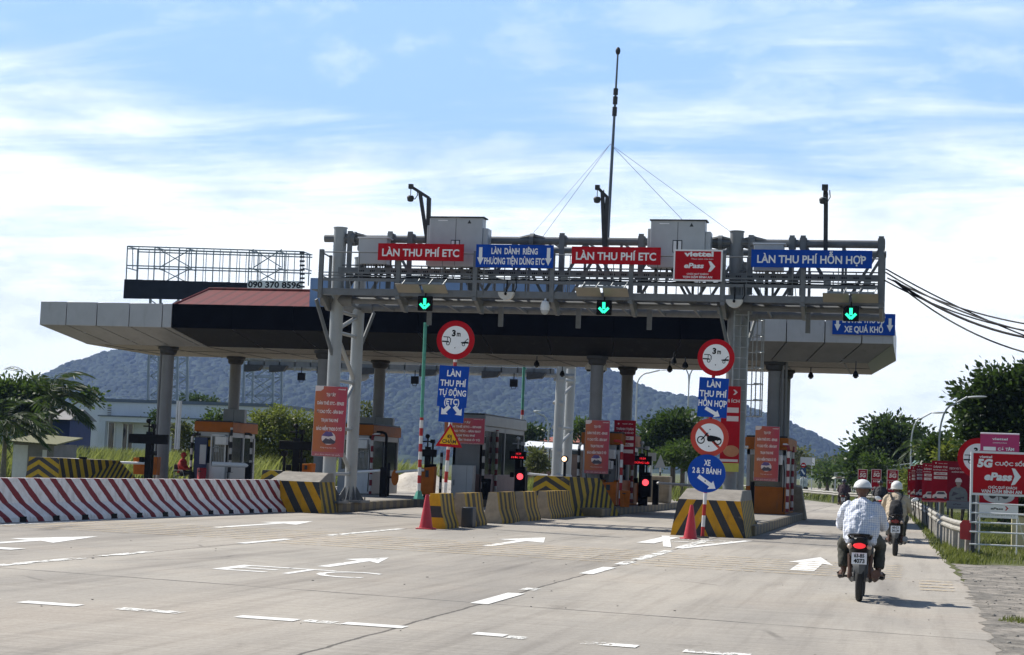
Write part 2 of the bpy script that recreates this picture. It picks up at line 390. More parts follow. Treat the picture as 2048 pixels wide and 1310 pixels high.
GRAVM = ground_mat('stony_shoulder', (.19, .178, .158), (.33, .30, .26), (.06, .056, .048), 1.6, 5, 1.0)
def sheet(name, pts, z, m, kind='structure', sub=0):
    me = bpy.data.meshes.new(name); me.from_pydata([(x, y, z) for x, y in (pts if sum(a[0]*b[1]-b[0]*a[1] for a, b in zip(pts, pts[1:]+pts[:1])) > 0 else pts[::-1])], [], [tuple(range(len(pts)))]); me.materials.append(m)
    o = bpy.data.objects.new(name, me); COL.objects.link(o); tag(o, kind=kind); return o
sheet('ground', [(-4000, -100), (4000, -100), (4000, 4000), (-4000, 4000)], 0, EARTHG)
rng = random.Random(3)
edge = [(1.0, -6), (.98, 12), (.93, 21.6), (.84, 28)]+[(gr(*q).x, gr(*q).y) for q in ((1897, 1130), (1862, 1089), (1844, 1060), (1827, 1041), (1820, 1032))]+[(-1.3, 97), (-2.6, 108), (-3.6, 112), (-5.0, 118), (-7.5, 130), (-10, 139), (-12, 150), (-5, 165), (-4, 300)]
ed = []
for (x0, y0), (x1, y1) in zip(edge, edge[1:]):
    n = max(2, int((y1-y0)/.6))
    ed += [(x0+(x1-x0)*i/n+rng.uniform(-.05, .05), y0+(y1-y0)*i/n) for i in range(n)]
sheet('road', [(-36, -6)]+ed+[(-4, 300), (-30, 300), (-32, 110), (-36, 90)], .004, ROADM)
gp = [(.80, 12), (6.5, 12), (6.5, 30), (3.2, 37.6)]+[(1.35+.5*math.sin(i*2.3), 37.4-.1*i+rng.uniform(-.3, .3)) for i in range(4)]+[(.70, 37.2)]+[(.80-.0*i+.13*mnoise.noise(Vector((i*.5, 0, 1)))+rng.uniform(-.04, .04), 37-i*.25) for i in range(1, 99)]
sheet('gravel_shoulder', gp, .0085, GRAVM)

def paint_mat(name, col, lo, hi, scale=4.5):
    m = bpy.data.materials.new(name); m.use_nodes = True; t = m.node_tree; b = t.nodes['Principled BSDF']
    b.inputs['Roughness'].default_value = .7; b.inputs['Base Color'].default_value = (*col, 1)
    o = t.nodes.new('ShaderNodeTexCoord').outputs['Object']
    n = noise(t, mapping(t, o, scale=(1, .35, 1)), scale, 12, .75)
    c = mixc(t, mrange(t, noise(t, o, 2.5, 8), .4, .7, 0, .5), col, tuple(x*.78 for x in col)); t.links.new(c, b.inputs['Base Color'])
    tr = t.nodes.new('ShaderNodeBsdfTransparent'); mx = t.nodes.new('ShaderNodeMixShader')
    t.links.new(mrange(t, n, lo, hi, 1, 0), mx.inputs[0]); t.links.new(tr.outputs[0], mx.inputs[1]); t.links.new(b.outputs[0], mx.inputs[2])
    t.links.new(mx.outputs[0], t.nodes['Material Output'].inputs[0]); return m
PW = paint_mat('road_paint_fresh', (.76, .75, .71), .555, .69)
PW2 = paint_mat('road_paint_worn', (.78, .77, .72), .47, .58, 6)
PY = paint_mat('rumble_paint_yellow', (.56, .43, .24), .44, .62, 5)
_mz = [.0088]
def mark(pts, m):
    _mz[0] += .00016; z = _mz[0]
    o = sheet('road_marking', pts, z, m); return o
def mrect(x0, x1, y0, y1, m, sk=0.): return mark([(x0, y0), (x1, y0-sk), (x1, y1-sk), (x0, y1)], m)
def marrow(x, y0, y1, w=.22, hw=1.15, hl=2.4, m=PW, lean=.02):
    mark([(x-w/2, y0), (x+w/2, y0), (x+w/2, y1-hl), (x+hw/2, y1-hl-.45), (x+.03, y1), (x-hw/2, y1-hl+.2), (x-w/2, y1-hl)], m)
marrow(-14.95, 37.3, 43.8); marrow(-14.75, 25.6, 31.0); marrow(-8.53, 25.6, 28.9, .2, .75, 1.3); marrow(-8.25, 34.9, 40.5); marrow(-1.88, 31.5, 37.2, .42, .86, 2.9, PW)
# the letters E T C
for body, x, wd in (('E', -9.15, .82), ('T', -8.42, .72), ('C', -7.72, .8)):
    mb = MB(); mb.text(body, x, 23.62, wd, 1.3, .009, bold=-.005, tf=lambda p: (p[0], p[2]+(-8.4-p[0])*.14, .009)); o = mb.build('road_marking', PW, smooth=False); tag(o, kind='structure')
for x0, x1, y, m in ((-8.97, -8.3, 17.2, PW), (-7.85, -7.15, 17.1, PW2), (-6.54, -5.9, 17.03, PW), (-5.85, -5.4, 17.0, PW2), (-5.42, -4.78, 16.98, PW), (-4.05, -3.73, 16.75, PW), (-3.7, -3.5, 16.6, PW2), (-2.96, -2.44, 16.48, PW2), (-2.0, -1.4, 16.3, PW2), (-9.9, -9.3, 17.3, PW2)):
    mrect(x0, x1, y-.13, y+.13, m, .06)
for y0, y1, m in ((20.3, 22.3, PW), (22.9, 23.4, PW2), (27.2, 29.4, PW), (30.4, 31.6, PW2), (32.3, 36.8, PW2), (38.2, 43.8, PW2)): mrect(-4.98, -4.76, y0, y1, m)
for y0, y1, m in ((21.5, 24.6, PW2), (25.3, 27.0, PW2), (31.0, 33.6, PW), (36.0, 41.5, PW2)): mrect(-12.03, -11.82, y0, y1, m)
mrect(-18.15, -17.95, 30, 50.5, PW2); mrect(-14.1, -13.6, 25.6, 26.1, PW)
mark([(-4.95, 38.2), (-4.75, 38.0), (-3.85, 44.4), (-4.05, 44.6)], PW); mark([(-5.25, 38.6), (-5.05, 38.4), (-6.0, 45.2), (-6.2, 45.2)], PW)
mrect(-6.05, -5.65, 40.0, 44.4, PW); mrect(-5.6, -4.2, 43.2, 43.5, PW2); mrect(-5.5, -4.5, 41.6, 41.9, PW2)
for i in range(7):                                        # thin yellow rumble bars across the lanes
    y = 31.2+i*.78
    mrect(-17.9, -12.1, y+1.9, y+2.0, PY, .25); mrect(-11.7, -5.0, y+.75, y+.85, PY, .9); mrect(-4.7, -.2, y-.6, y-.5, PY, .5)
for i in range(4): mrect(.08, .60, 27.6+i*.8, 27.72+i*.8, PY)

# ---- mountain ridge beyond the plain
PROF = [(-260, 905), (-140, 880), (-60, 862), (0, 838), (60, 803), (110, 777), (160, 746), (200, 723), (240, 709), (285, 700), (340, 692), (420, 680), (520, 664), (640, 655), (760, 657), (880, 668), (1000, 684), (1100, 702), (1160, 718), (1213, 737), (1243, 757), (1282, 777), (1328, 793), (1394, 804), (1450, 815), (1520, 832), (1575, 851), (1619, 871), (1663, 895), (1699, 913), (1760, 938), (1840, 955), (1960, 962), (2100, 964)]
def mountain():
    n = 1000; rows = 190; xs = np.linspace(PROF[0][0], PROF[-1][0], n)
    ys = np.interp(xs, [p[0] for p in PROF], [p[1] for p in PROF])
    V = np.zeros((rows+3, n, 3))
    for i in range(n):
        r = at(xs[i], ys[i], 3000.0); zt = max(r.z, 1.0)
        for j in range(rows+3):
            f = (j-2)/rows
            if f < 0: V[j, i] = (r.x*(1+.05*-f*rows), 3000+80*-f*rows, zt-6*(-f*rows)**2); continue
            y = 3000-1000*f; x = r.x*(1-.10*f)
            z = zt*(1-f)**1.15
            g = mnoise.fractal(Vector((x*.003, y*.003, 3.1)), 1.0, 2.1, 4)*46*min(1, f*5)*(1-f)
            tr = (mnoise.noise(Vector((x*.09, y*.03, 0)))+.6*mnoise.noise(Vector((x*.2, y*.06, 5))))*2.4
            V[j, i] = (x, y, max(z+g*min(1, zt/120)+0*tr, -2))
    idx = np.arange((rows+3)*n).reshape(rows+3, n)
    F = np.stack([idx[:-1, :-1], idx[1:, :-1], idx[1:, 1:], idx[:-1, 1:]], -1).reshape(-1, 4)
    me = bpy.data.meshes.new('mountain'); me.from_pydata(V.reshape(-1, 3).tolist(), [], F.tolist())
    me.polygons.foreach_set('use_smooth', [True]*len(me.polygons))
    m = bpy.data.materials.new('forested_slope'); m.use_nodes = True; t = m.node_tree; b = t.nodes['Principled BSDF']; b.inputs['Roughness'].default_value = 1; b.inputs['Specular IOR Level'].default_value = 0
    o = t.nodes.new('ShaderNodeTexCoord').outputs['Object']
    o = mapping(t, o, scale=(1, .22, 1)); v = t.nodes.new('ShaderNodeTexVoronoi'); v.inputs['Scale'].default_value = .075; v.inputs['Randomness'].default_value = 1; t.links.new(o, v.inputs['Vector'])
    c = mixc(t, mrange(t, noise(t, o, .008, 7, .6), .35, .65), (.010, .018, .010), (.026, .037, .018))
    sc = t.nodes.new('ShaderNodeSeparateColor'); t.links.new(v.outputs['Color'], sc.inputs[0])
    c = mixc(t, math_(t, 'MULTIPLY', sc.outputs[0], .45), c, (.085, .105, .045))
    c = mixc(t, mrange(t, sc.outputs[1], .8, 1, 0, .5), c, (.010, .016, .008))
    t.links.new(c, b.inputs['Base Color'])
    bn = t.nodes.new('ShaderNodeBump'); bn.inputs['Strength'].default_value = 1; bn.inputs['Distance'].default_value = 4; bn.invert = True
    t.links.new(math_(t, 'ADD', v.outputs['Distance'], math_(t, 'MULTIPLY', noise(t, o, .3, 4), .12)), bn.inputs['Height']); t.links.new(bn.outputs[0], b.inputs['Normal'])
    me.materials.append(m); ob = bpy.data.objects.new('mountain', me); COL.objects.link(ob); tag(ob, kind='structure'); return V
MV = mountain()

# ---- air: one closed box of even haze
hb = MB(); hb.box(-4200, 4200, -120, 4200, -1.0, 290); ho = hb.build('haze', [], smooth=False); tag(ho, kind='stuff')
hm = bpy.data.materials.new('haze'); hm.use_nodes = True; ht = hm.node_tree; ht.nodes.remove(ht.nodes['Principled BSDF'])
pv = ht.nodes.new('ShaderNodeVolumePrincipled'); pv.inputs['Density'].default_value = .00011; pv.inputs['Color'].default_value = (.40, .57, .98, 1); pv.inputs['Anisotropy'].default_value = .1
ht.links.new(pv.outputs[0], ht.nodes['Material Output'].inputs['Volume']); ho.data.materials.append(hm)
# ================================================================= CANOPY
YF, YB, XL, XR = 64.5, 73.6, -33.62, -.88
ZT, ZM, ZS = 7.32, 6.40, 5.76
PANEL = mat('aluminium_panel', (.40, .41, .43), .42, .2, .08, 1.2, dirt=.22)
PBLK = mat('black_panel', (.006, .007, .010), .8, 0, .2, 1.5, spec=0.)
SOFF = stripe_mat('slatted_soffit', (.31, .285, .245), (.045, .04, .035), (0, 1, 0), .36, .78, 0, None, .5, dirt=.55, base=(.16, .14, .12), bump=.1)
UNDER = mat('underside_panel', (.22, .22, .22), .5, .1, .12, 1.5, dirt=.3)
ROOFR = stripe_mat('red_roof_sheet', (.14, .018, .018), (.09, .012, .012), (1, 0, 0), .55, .72, 0, None, .05, dirt=.2)
can = thing('toll_canopy', 'long flat grey and black toll plaza canopy with red roof on round columns', 'canopy', ((XL+XR)/2, YF, 0))
xb0, xb1 = at(344, 630, YF).x, at(1499, 660, YF).x
mb = MB()
def seg(mb, xs, m, y=YF, gap=.015):
    for a, b in zip(xs, xs[1:]): mb.box(a+gap, b-gap, y, y+.12, ZM, ZT, m)
seg(mb, [XL, at(133, 620, YF).x, at(194, 620, YF).x, at(259, 620, YF).x, at(325, 620, YF).x, xb0], 0)
seg(mb, [xb1, at(1573, 660, YF).x, at(1650, 660, YF).x, at(1724, 660, YF).x, XR], 0)
n = 5; seg(mb, [XL+.12+(XR-XL-.24)*i/16 for i in range(17)], 0, YB-.12)
for x in (XL, XR-.12):
    for i in range(4): mb.box(x, x+.12, YF+.13+2.24*i, YF+.13+2.24*(i+1)-.03, ZM, ZT)
mb.build('fascia', PANEL, can, bevel=.012)
mb = MB(); seg(mb, [xb0+(xb1-xb0)*i/9 for i in range(10)], 0, YF-.01, .004); mb.build('black_fascia', PBLK, can, bevel=.01)
ins = 1.15
mb = MB()
def slope(mb, x0, x1, xi0, xi1, m=0):
    mb.add([(x0, YF+.01, ZM), (x1, YF+.01, ZM), (xi1, YF+ins, ZS), (xi0, YF+ins, ZS)], [(3, 2, 1, 0)], m)
li, ri = XL+1.5, XR-.92
cuts = [XL]+[at(p, 670, YF).x for p in (133, 194, 259, 325)]+[xb0]
def imap(x): return li+(x-XL)/(XR-XL)*(ri-li)
for a, b in zip(cuts, cuts[1:]): slope(mb, a+.02, b-.02, imap(a)+.02, imap(b)-.02)
cr = [xb1, at(1573, 700, YF).x, at(1650, 700, YF).x, at(1724, 700, YF).x, XR]
for a, b in zip(cr, cr[1:]): slope(mb, a+.02, b-.02, imap(a)+.02, imap(b)-.02)
mb.add([(XL, YB, ZM), (XR, YB, ZM), (ri, YB-ins, ZS), (li, YB-ins, ZS)], [(0, 1, 2, 3)])
mb.add([(XL, YF, ZM), (XL, YB, ZM), (li, YB-ins, ZS), (li, YF+ins, ZS)], [(0, 1, 2, 3)])
mb.add([(XR, YF, ZM), (XR, YB, ZM), (ri, YB-ins, ZS), (ri, YF+ins, ZS)], [(3, 2, 1, 0)])
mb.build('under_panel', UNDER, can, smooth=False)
mb = MB(); k = 9
for i in range(k):
    a = xb0+(xb1-xb0)*i/k; b = xb0+(xb1-xb0)*(i+1)/k; slope(mb, a+.01, b-.01, imap(a)+.01, imap(b)-.01)
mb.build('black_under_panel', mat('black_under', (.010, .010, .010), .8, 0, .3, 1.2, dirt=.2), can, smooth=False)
mb = MB(); mb.box(li-.02, ri+.02, YF+ins-.02, YB-ins+.02, ZS-.004, ZS+.05); mb.build('soffit', SOFF, can, smooth=False)
mb = MB()                                               # joints, battens and water stains of the soffit carry real thin strips
for i in range(14):
    x = li+.8+(ri-li-1.6)*i/13; mb.box(x-.03, x+.03, YF+ins, YB-ins, ZS-.02, ZS-.006)
mb.box(li, ri, 68.5, 68.56, ZS-.02, ZS-.006); mb.build('soffit_joint', STEELD, can, smooth=False)
mb = MB(); mb.box(XL+.15, XR-.15, YF+.14, YB-.14, ZT-.25, ZT-.15); mb.build('deck', UNDER, can, smooth=False)
# red hipped roof
e0, e1 = at(338, 602, YF+.9), at(1572, 630, YF+.9)
rz = at(417, 579, 67.5).z; r0 = at(417, 579, 67.5).x; r1 = e1.x-1.0
mb = MB(); y0, y1, yr = YF+.9, YB-.9, 69.0
rz = at(417, 579, yr).z; r0 = at(417, 579, yr).x
E = [(e0.x, y0, ZT-.05), (e1.x, y0, ZT-.05), (e1.x, y1, ZT-.05), (e0.x, y1, ZT-.05), (r0, yr, rz), (r1, yr, rz)]
mb.add(E, [(0, 1, 5, 4), (1, 2, 5), (2, 3, 4, 5), (3, 0, 4)]); mb.build('roof', ROOFR, can, smooth=False)
mb = MB(); mb.tube((r0, yr, rz+.02), (r1, yr, rz+.02), .07, n=8); mb.tube(E[0], (r0, yr, rz), .06, n=8); mb.tube(E[1], (r1, yr, rz), .06, n=8); mb.build('ridge_cap', ROOFR, can)
COLM = mat('column_paint', (.17, .173, .178), .6, .05, .1, 1.5, dirt=.5)
CAPM = mat('column_capital', (.03, .03, .03), .7, 0, .3, 3)
for x, y in [(at(a, b, c).x, c) for a, b, c in ((329, 850, 66.), (645, 800, 66.), (1192, 800, 65.3), (1545, 900, 66.), (469, 780, 71.6), (758, 790, 71.6), (1254, 780, 71.6), (1566, 880, 71.))]:
    mb = MB(); mb.tube((x, y, .2), (x, y, ZS-.25), .235, n=24)
    if -6 < x and y == 66.: mb.tube((x+.3, y-.1, .2), (x+.3, y-.1, ZS), .05, n=10); mb.tube((x+.42, y, .2), (x+.42, y, ZS), .05, n=10)
    if x < -26 and y == 66.: mb.tube((x-.3, y, .2), (x-.3, y, ZS), .055, n=10)
    c = mb.build('column', COLM, can)
    if -6 < x and y == 66.: mb = MB(); mb.tube((x, y, .29), (x, y, 1.35), .262, n=24); mb.build('painted_foot', stripe_mat('peeling_white', (.55, .55, .54), (.55, .55, .54), (0, 0, 1), 5, .5, 0, None, .95, dirt=.5, base=(.10, .09, .08)), c)
    mb = MB(); mb.path([(x, y, ZS-.34), (x, y, ZS-.28), (x, y, ZS-.14), (x, y, ZS-.1), (x, y, ZS)], [.245, .32, .34, .40, .40], 20); mb.build('capital', CAPM, c)
# the sign board on the canopy front, mostly hidden by the gantry
t = thing('roof_sign', 'long pale blue board with white lettering standing on the canopy roof behind the gantry', 'sign', (-14, YF+.5, ZT-.1))
a = at(622, 556, YF+.5); b = at(1150, 575, YF+.5)
mb = MB(); mb.box(a.x, b.x, YF+.45, YF+.55, ZT-.12, a.z); mb.k = 1
mb.text('TRẠM THU PHÍ', (a.x+b.x)/2+.2, ZT+.06, (b.x-a.x)*.86, .5, YF+.446, bold=.04)
mb.build('board', [mat('pale_blue_board', (.16, .27, .48), .5, 0, .08, 2), SWHITE], t, smooth=False)
mb = MB()
for i in range(6):
    x = a.x+.4+(b.x-a.x-.8)*i/5; mb.bar((x, YF+.6, ZT), (x, YF+1.3, ZT-.05), .05); mb.bar((x, YF+.58, a.z-.1), (x, YF+1.3, ZT-.05), .04)
mb.build('stay', STEELD, t)
t = thing('lane_sign', 'blue two line lane sign with white arrows on the right end of the canopy edge', 'sign', (-1.9, YF-.08, 6.4))
a = at(1665, 641, YF-.1); b = at(1790, 670, YF-.1); x0, x1, z0, z1 = a.x, b.x, b.z-.02, b.z+.74
mb = MB(); mb.box(x0, x1, YF-.1, YF-.05, z0, z1); mb.k = 1; y = YF-.104; W = x1-x0
mb.text('LÀN XE THÔ SƠ', (x0+x1)/2, z0+.43, W*.68, .20, y, bold=.03); mb.text('XE QUÁ KHỔ', (x0+x1)/2, z0+.09, W*.62, .21, y, bold=.03)
for x in (x0+.18, x1-.18): mb.arrow((x, z0+.6), (x, z0+.12), .1, .22, .24, y)
mb.build('board', [SBLUE, SWHITE], t, smooth=False)
mb = MB(); mb.bar((x0+.3, YF-.03, z0+.1), (x0+.3, YF-.03, z1), .04); mb.bar((x1-.3, YF-.03, z0+.1), (x1-.3, YF-.03, z1), .04); mb.build('bracket', STEELD, t)
# hanging lamps, cameras under the soffit
def hang_lamp(p, label, size=.13, drop=.35, white=False):
    t = thing('ceiling_lamp' if not white else 'dome_camera', label, 'lamp' if not white else 'camera', (p.x, p.y, ZS), group='lamps under the canopy' if not white else 'dome cameras under the canopy')
    mb = MB(); mb.tube((p.x, p.y, ZS), (p.x, p.y, ZS-drop), .02, n=8); mb.build('stem', STEELD, t)
    mb = MB(); mb.path([(p.x, p.y, ZS-drop+.05), (p.x, p.y, ZS-drop-size*.5), (p.x, p.y, ZS-drop-size*1.4)], [size*.35, size*.9, size*1.0], 14); mb.build('shade', WHITE if white else BLACK, t)
    mb = MB(); mb.ell((p.x, p.y, ZS-drop-size*1.4), (size*.7, size*.7, size*.6), 12); mb.build('bulb', GLASS, t)
def sof(px, py):
    q = ray(px, py); s = (ZS-CH)/q[2]; return Vector((q[0]*s, q[1]*s, ZS))
for i, (px, py) in enumerate([(1074, 712), (1125, 733), (1348, 705), (1371, 714), (1340, 722), (1622, 735), (1712, 722)]):
    hang_lamp(sof(px, py), ['dark lamp hanging under the soffit behind the gantry middle', 'dark lamp hanging near the back edge of the soffit above the far gantry post', 'dark lamp nearest the front soffit edge left of the right round sign', 'dark lamp close left of the right round width sign', 'dark lamp hanging deepest left of the right round width sign', 'dark lamp hanging under the white canopy end right of the columns', 'dark lamp hanging lowest at the far right canopy corner'][i], .11, .22 if i < 6 else .4)
for i, (px, py) in enumerate([(1178, 722), (1207, 724)]):
    hang_lamp(sof(px, py), ['white dome camera left of the middle canopy column head', 'white dome camera right of the middle canopy column head'][i], .15, .12, True)

# ================================================================= ISLANDS
KERB = stripe_mat('faded_kerb_paint', (.20, .165, .10), (.11, .10, .085), (0, 1, 0), 1.0, .5, 0, None, .6, dirt=.6, base=(.22, .205, .18))
def island(pts, label, z=.28):
    """raised kerbed slab; outline walked in plan"""
    cx = sum(p[0] for p in pts)/len(pts); t = thing('traffic_island', label, 'traffic island', (cx, min(p[1] for p in pts), 0))
    mb = MB(); mb.prism(pts, 0, z, 'xy'); mb.build('kerb', KERB, t, smooth=False, bevel=.03)
    ins_ = [(cx+(x-cx)*.88, y+(.15 if y == min(p[1] for p in pts) else -.15)) for x, y in pts]
    mb = MB(); mb.prism(ins_, z-.02, z+.004, 'xy'); mb.build('top', CONC, t, smooth=False)
    return t
island([(-22.6, 51.75), (-16.85, 51.75), (-17.35, 59), (-17.6, 65.5), (-19.5, 69), (-22.6, 69)], 'concrete traffic island behind the left yellow nose block, carrying the left gantry legs')
island([(-18.7, 69.6), (-16.3, 66.5), (-15.6, 84), (-18.7, 84)], 'concrete traffic island under the grey booth behind the triangular slow sign')
island([(-12.6, 60.5), (-10.35, 60.5), (-10.35, 81), (-12.6, 81)], 'concrete traffic island under the middle booth with the orange lower walls')
island([(-6.0, 48.2), (-4.12, 48.2), (-4.12, 68.6), (-6.0, 68.6)], 'concrete traffic island behind the right yellow nose block, beside the motorcycle lane')
island([(-30.5, 58.0), (-26.6, 58.0), (-26.6, 76), (-30.5, 76)], 'concrete traffic island furthest to the left under the orange roofed booth')
# nose blocks with chevrons
def nose(label, x0, x1, y0, y1, h, m, base=.18, ht=None, skirt=0., top=True, extra=None):
    t = thing('nose_block', label, 'concrete block', ((x0+x1)/2, y0, 0))
    xm = (x0+x1)/2; hh = h*.93 if top else h
    B = [(x0-base, y0-base*.8), (x1+base+skirt, y0-base*.3), (x1+base+skirt, y1), (x0-base, y1)]
    U = [(x0, y0), (x1, y0), (x1, y1), (x0, y1)]
    mb = MB(); mb.add([(x-xm+t.location.x, y, 0) for x, y in B]+[(x, y, hh) for x, y in U], [(3, 2, 1, 0), (4, 5, 6, 7), (0, 1, 5, 4), (2, 3, 7, 6)])
    mb.add(mb.v[-8:], [(1, 2, 6, 5), (3, 0, 4, 7)], 1)
    mb.build('painted_base', [m, stripe_mat('nose_flank', (.42, .28, .02), (.07, .065, .05), (0, 1, .25), .46, .5, 0, None, .35, dirt=.5)], t, smooth=False)
    if top:
        i = .1
        mb = MB(); mb.add([(x, y, hh+.002) for x, y in U]+[(x0+i, y0+.9, h+.20), (x1-.04, y0+.9, h+.20), (x1-.04, y1, h+.20), (x0+i, y1, h+.20)], [(4, 5, 6, 7), (0, 1, 5, 4), (1, 2, 6, 5), (2, 3, 7, 6), (3, 0, 4, 7)])
        mb.build('concrete_cap', CONC, t, smooth=False, bevel=.02)
    return t
YEL, DGR = (.62, .31, .012), (.045, .047, .05)
chev = lambda nm, x0, p, k=2.2, duty=.5, off=0., c=YEL: stripe_mat(nm, c, DGR, (k, 0, 1), p, duty, off, (0, x0), .2, dirt=.3)
nose('tall nose block with broad yellow and grey chevrons standing before the left gantry legs', -18.55, -17.0, 50.3, 51.7, .98, chev('chevron_broad', -.45, .84, 1.75, .5, .35), .13)
nose('nose block in broad yellow and grey stripes behind the pole of four signs', -5.95, -4.35, 46.3, 49.6, 1.0, chev('chevron_broad_b', -.08, .84, 1.9, .52, .3), .16)
YEL2 = (.42, .29, .02)
def bull(label, xa, xb, y0, y1, h, skirt, rise=.25):
    """blunt chevron face with one long flank running out to the right"""
    t = thing('nose_block', label, 'concrete block', ((xa+xb)/2, y0, 0))
    fr = chev('chevron_fine', -.2, .34, .6, .5, .1, YEL2)
    sd_ = stripe_mat('flank_stripes', YEL2, (.03, .03, .03), (1, 0, .12), .115, .5, 0, None, .15, dirt=.4)
    mb = MB(); vs = [(xa-.15, y0, 0), (xb+.05, y0, 0), (xb, y0+.05, h), (xa, y0+.05, h), (xb+skirt, y1, 0), (xb+skirt*.4, y1, h*.98), (xa, y1, h), (xa-.15, y1, 0), (xb+skirt*.12, y0+.25, h)]
    mb.add(vs, [(0, 1, 2, 3)], 0); mb.add(vs, [(1, 4, 5, 2)], 1); mb.add(vs, [(3, 2, 5, 6), (0, 3, 6, 7), (4, 7, 6, 5)], 2)
    mb.build('painted_base', [fr, sd_, CONC], t, smooth=False)
    return t
bull('sloping nose block in thin yellow and black stripes behind the row of small barriers', -12.55, -11.35, 59.6, 62.8, 1.32, 1.25)
bull('sloping striped nose block furthest left, rising behind the red and white barrier', -31.9, -30.7, 61.0, 64.2, 1.25, 2.3)
bull('small striped nose block showing above the right end of the red and white barrier', -22.6, -21.5, 60.5, 62.5, 1.12, .5)

# ================================================================= BARRIERS
def jersey(label, x, y0, y1, name, m, h=.95, face=.30, group=None, flip=1, notch=True, endm=None, rot=0., wt=.11):
    t = thing(name, label, 'road barrier', (x, y0, 0), group=group); t.rotation_euler.z = rot
    prof = [(-face-.02, 0), (face+.02, 0), (face+.02, .10), (wt+.07, .40), (wt, h), (-wt, h), (-wt-.07, .40), (-face-.02, .10)]
    mb = MB(); L_ = y1-y0; n = len(prof)
    mb.add([(px, 0, pz) for px, pz in prof]+[(px, L_, pz) for px, pz in prof], [tuple(range(n))], 1)
    mb.add([(px, 0, pz) for px, pz in prof]+[(px, L_, pz) for px, pz in prof], [tuple(range(2*n-1, n-1, -1))], 1)
    for i in range(n):
        j = (i+1) % n; mb.add([(prof[i][0], 0, prof[i][1]), (prof[j][0], 0, prof[j][1]), (prof[j][0], L_, prof[j][1]), (prof[i][0], L_, prof[i][1])], [(3, 2, 1, 0)], 0)
    o = mb.build('body', [m, endm or CONC], t, world=False, smooth=False, bevel=.015)
    if notch:
        for f in (.24, .76): mb = MB(); mb.box(-face-.035, face+.035, L_*f-.13, L_*f+.13, .004, .12); mb.build('lifting_slot', BLACK, t, world=False, smooth=False)
    return t
RWB = stripe_mat('red_white_barrier', (.21, .022, .03), (.80, .78, .78), (0, 1, 1.3), .68, .40, 0, None, .18, dirt=.22, wobble=.12, base=(.30, .27, .25))
for i in range(9):
    y0 = 26.6+i*2.72
    jersey(['first red and white striped barrier at the left picture edge', 'second red and white striped barrier from the left edge', 'third striped red and white barrier, before the grey shed', 'red and white barrier in front of the left palm trees', 'red and white barrier below the far left chevron block', 'red and white barrier below the leftmost canopy column', 'red and white barrier below the seated person in red', 'next to last red and white barrier before the yellow nose block', 'last red and white barrier touching the yellow nose block'][i],
           -19.30+.040*(y0-26.6), y0, y0+2.715, 'striped_barrier', RWB, .93, .37, 'red and white barriers in a row', wt=.12, endm=RWB, rot=-.040)
YB_ = stripe_mat('yellow_barrier_side', (.46, .29, .035), (.07, .058, .042), (0, 1, 0), .42, .5, 0, None, .22, dirt=.5, base=(.30, .27, .23))
YF_ = stripe_mat('yellow_barrier_front', (.66, .34, .015), (.05, .05, .05), (0, 0, 1), .62, .55, .1, None, .1, dirt=.2)
ENDC = mat('stained_concrete_end', (.30, .25, .185), .9, 0, .25, 4, .3, 25, dirt=.6)
ys = [(42.7, 44.2), (44.9, 45.7), (45.9, 47.2), (48.6, 49.9), (50.3, 51.5), (52.0, 53.5), (53.7, 54.6), (55.4, 56.9), (56.95, 58.4), (58.45, 59.4)]
lab = ['yellow fronted barrier right behind the left red cone', 'second small striped barrier, with a dark box at its foot', 'third small striped barrier behind the left red cone', 'small barrier with a broad bare concrete end after a gap', 'fifth small striped barrier right of the gap', 'small striped barrier with a dark stained end, mid row', 'narrow small striped barrier leaning by a dark gap', 'small striped barrier just past the dark gap in the row', 'small striped barrier next to last before the black and yellow nose block', 'last small striped barrier touching the black and yellow nose block']
for i, (a, b) in enumerate(ys):
    o = jersey(lab[i], -11.42+(.03 if i % 2 else -.04), a, b, 'striped_barrier', YB_, .86, .28, 'small yellow striped barriers in a row', notch=False, endm=YF_ if i == 0 else ENDC, rot=[.03, -.05, .02, -.06, .05, -.04, .09, .01, -.02, .02][i], wt=.12)
t = thing('plastic_box', 'dark square box standing against the second small barrier', 'box', (-11.08, 44.65, 0))
mb = MB(); mb.box(-11.22, -10.92, 44.45, 44.85, 0, .52); mb.build('shell', mat('dark_box', (.03, .035, .045), .5), t, bevel=.03)
t = thing('traffic_cone', 'red traffic cone standing before the yellow fronted barrier', 'traffic cone', (-11.5, 42.15, 0), group='red traffic cones')
REDC = mat('cone_red', (.42, .018, .03), .5, 0, .15, 5, dirt=.15)
mb = MB(); mb.box(-.21, .21, -.21, .21, 0, .04); mb.build('foot', REDC, t, world=False, bevel=.02)
mb = MB(); mb.path([(0, 0, .03), (0, 0, .12), (0, 0, .80), (0, 0, .84)], [.17, .15, .045, .035], 20, caps=True); mb.build('cone_body', REDC, t, world=False)
dup(t, (-5.30, 43.7, 0), 'red traffic cone standing before the nose block beside the four sign pole', (0, .02, .4))

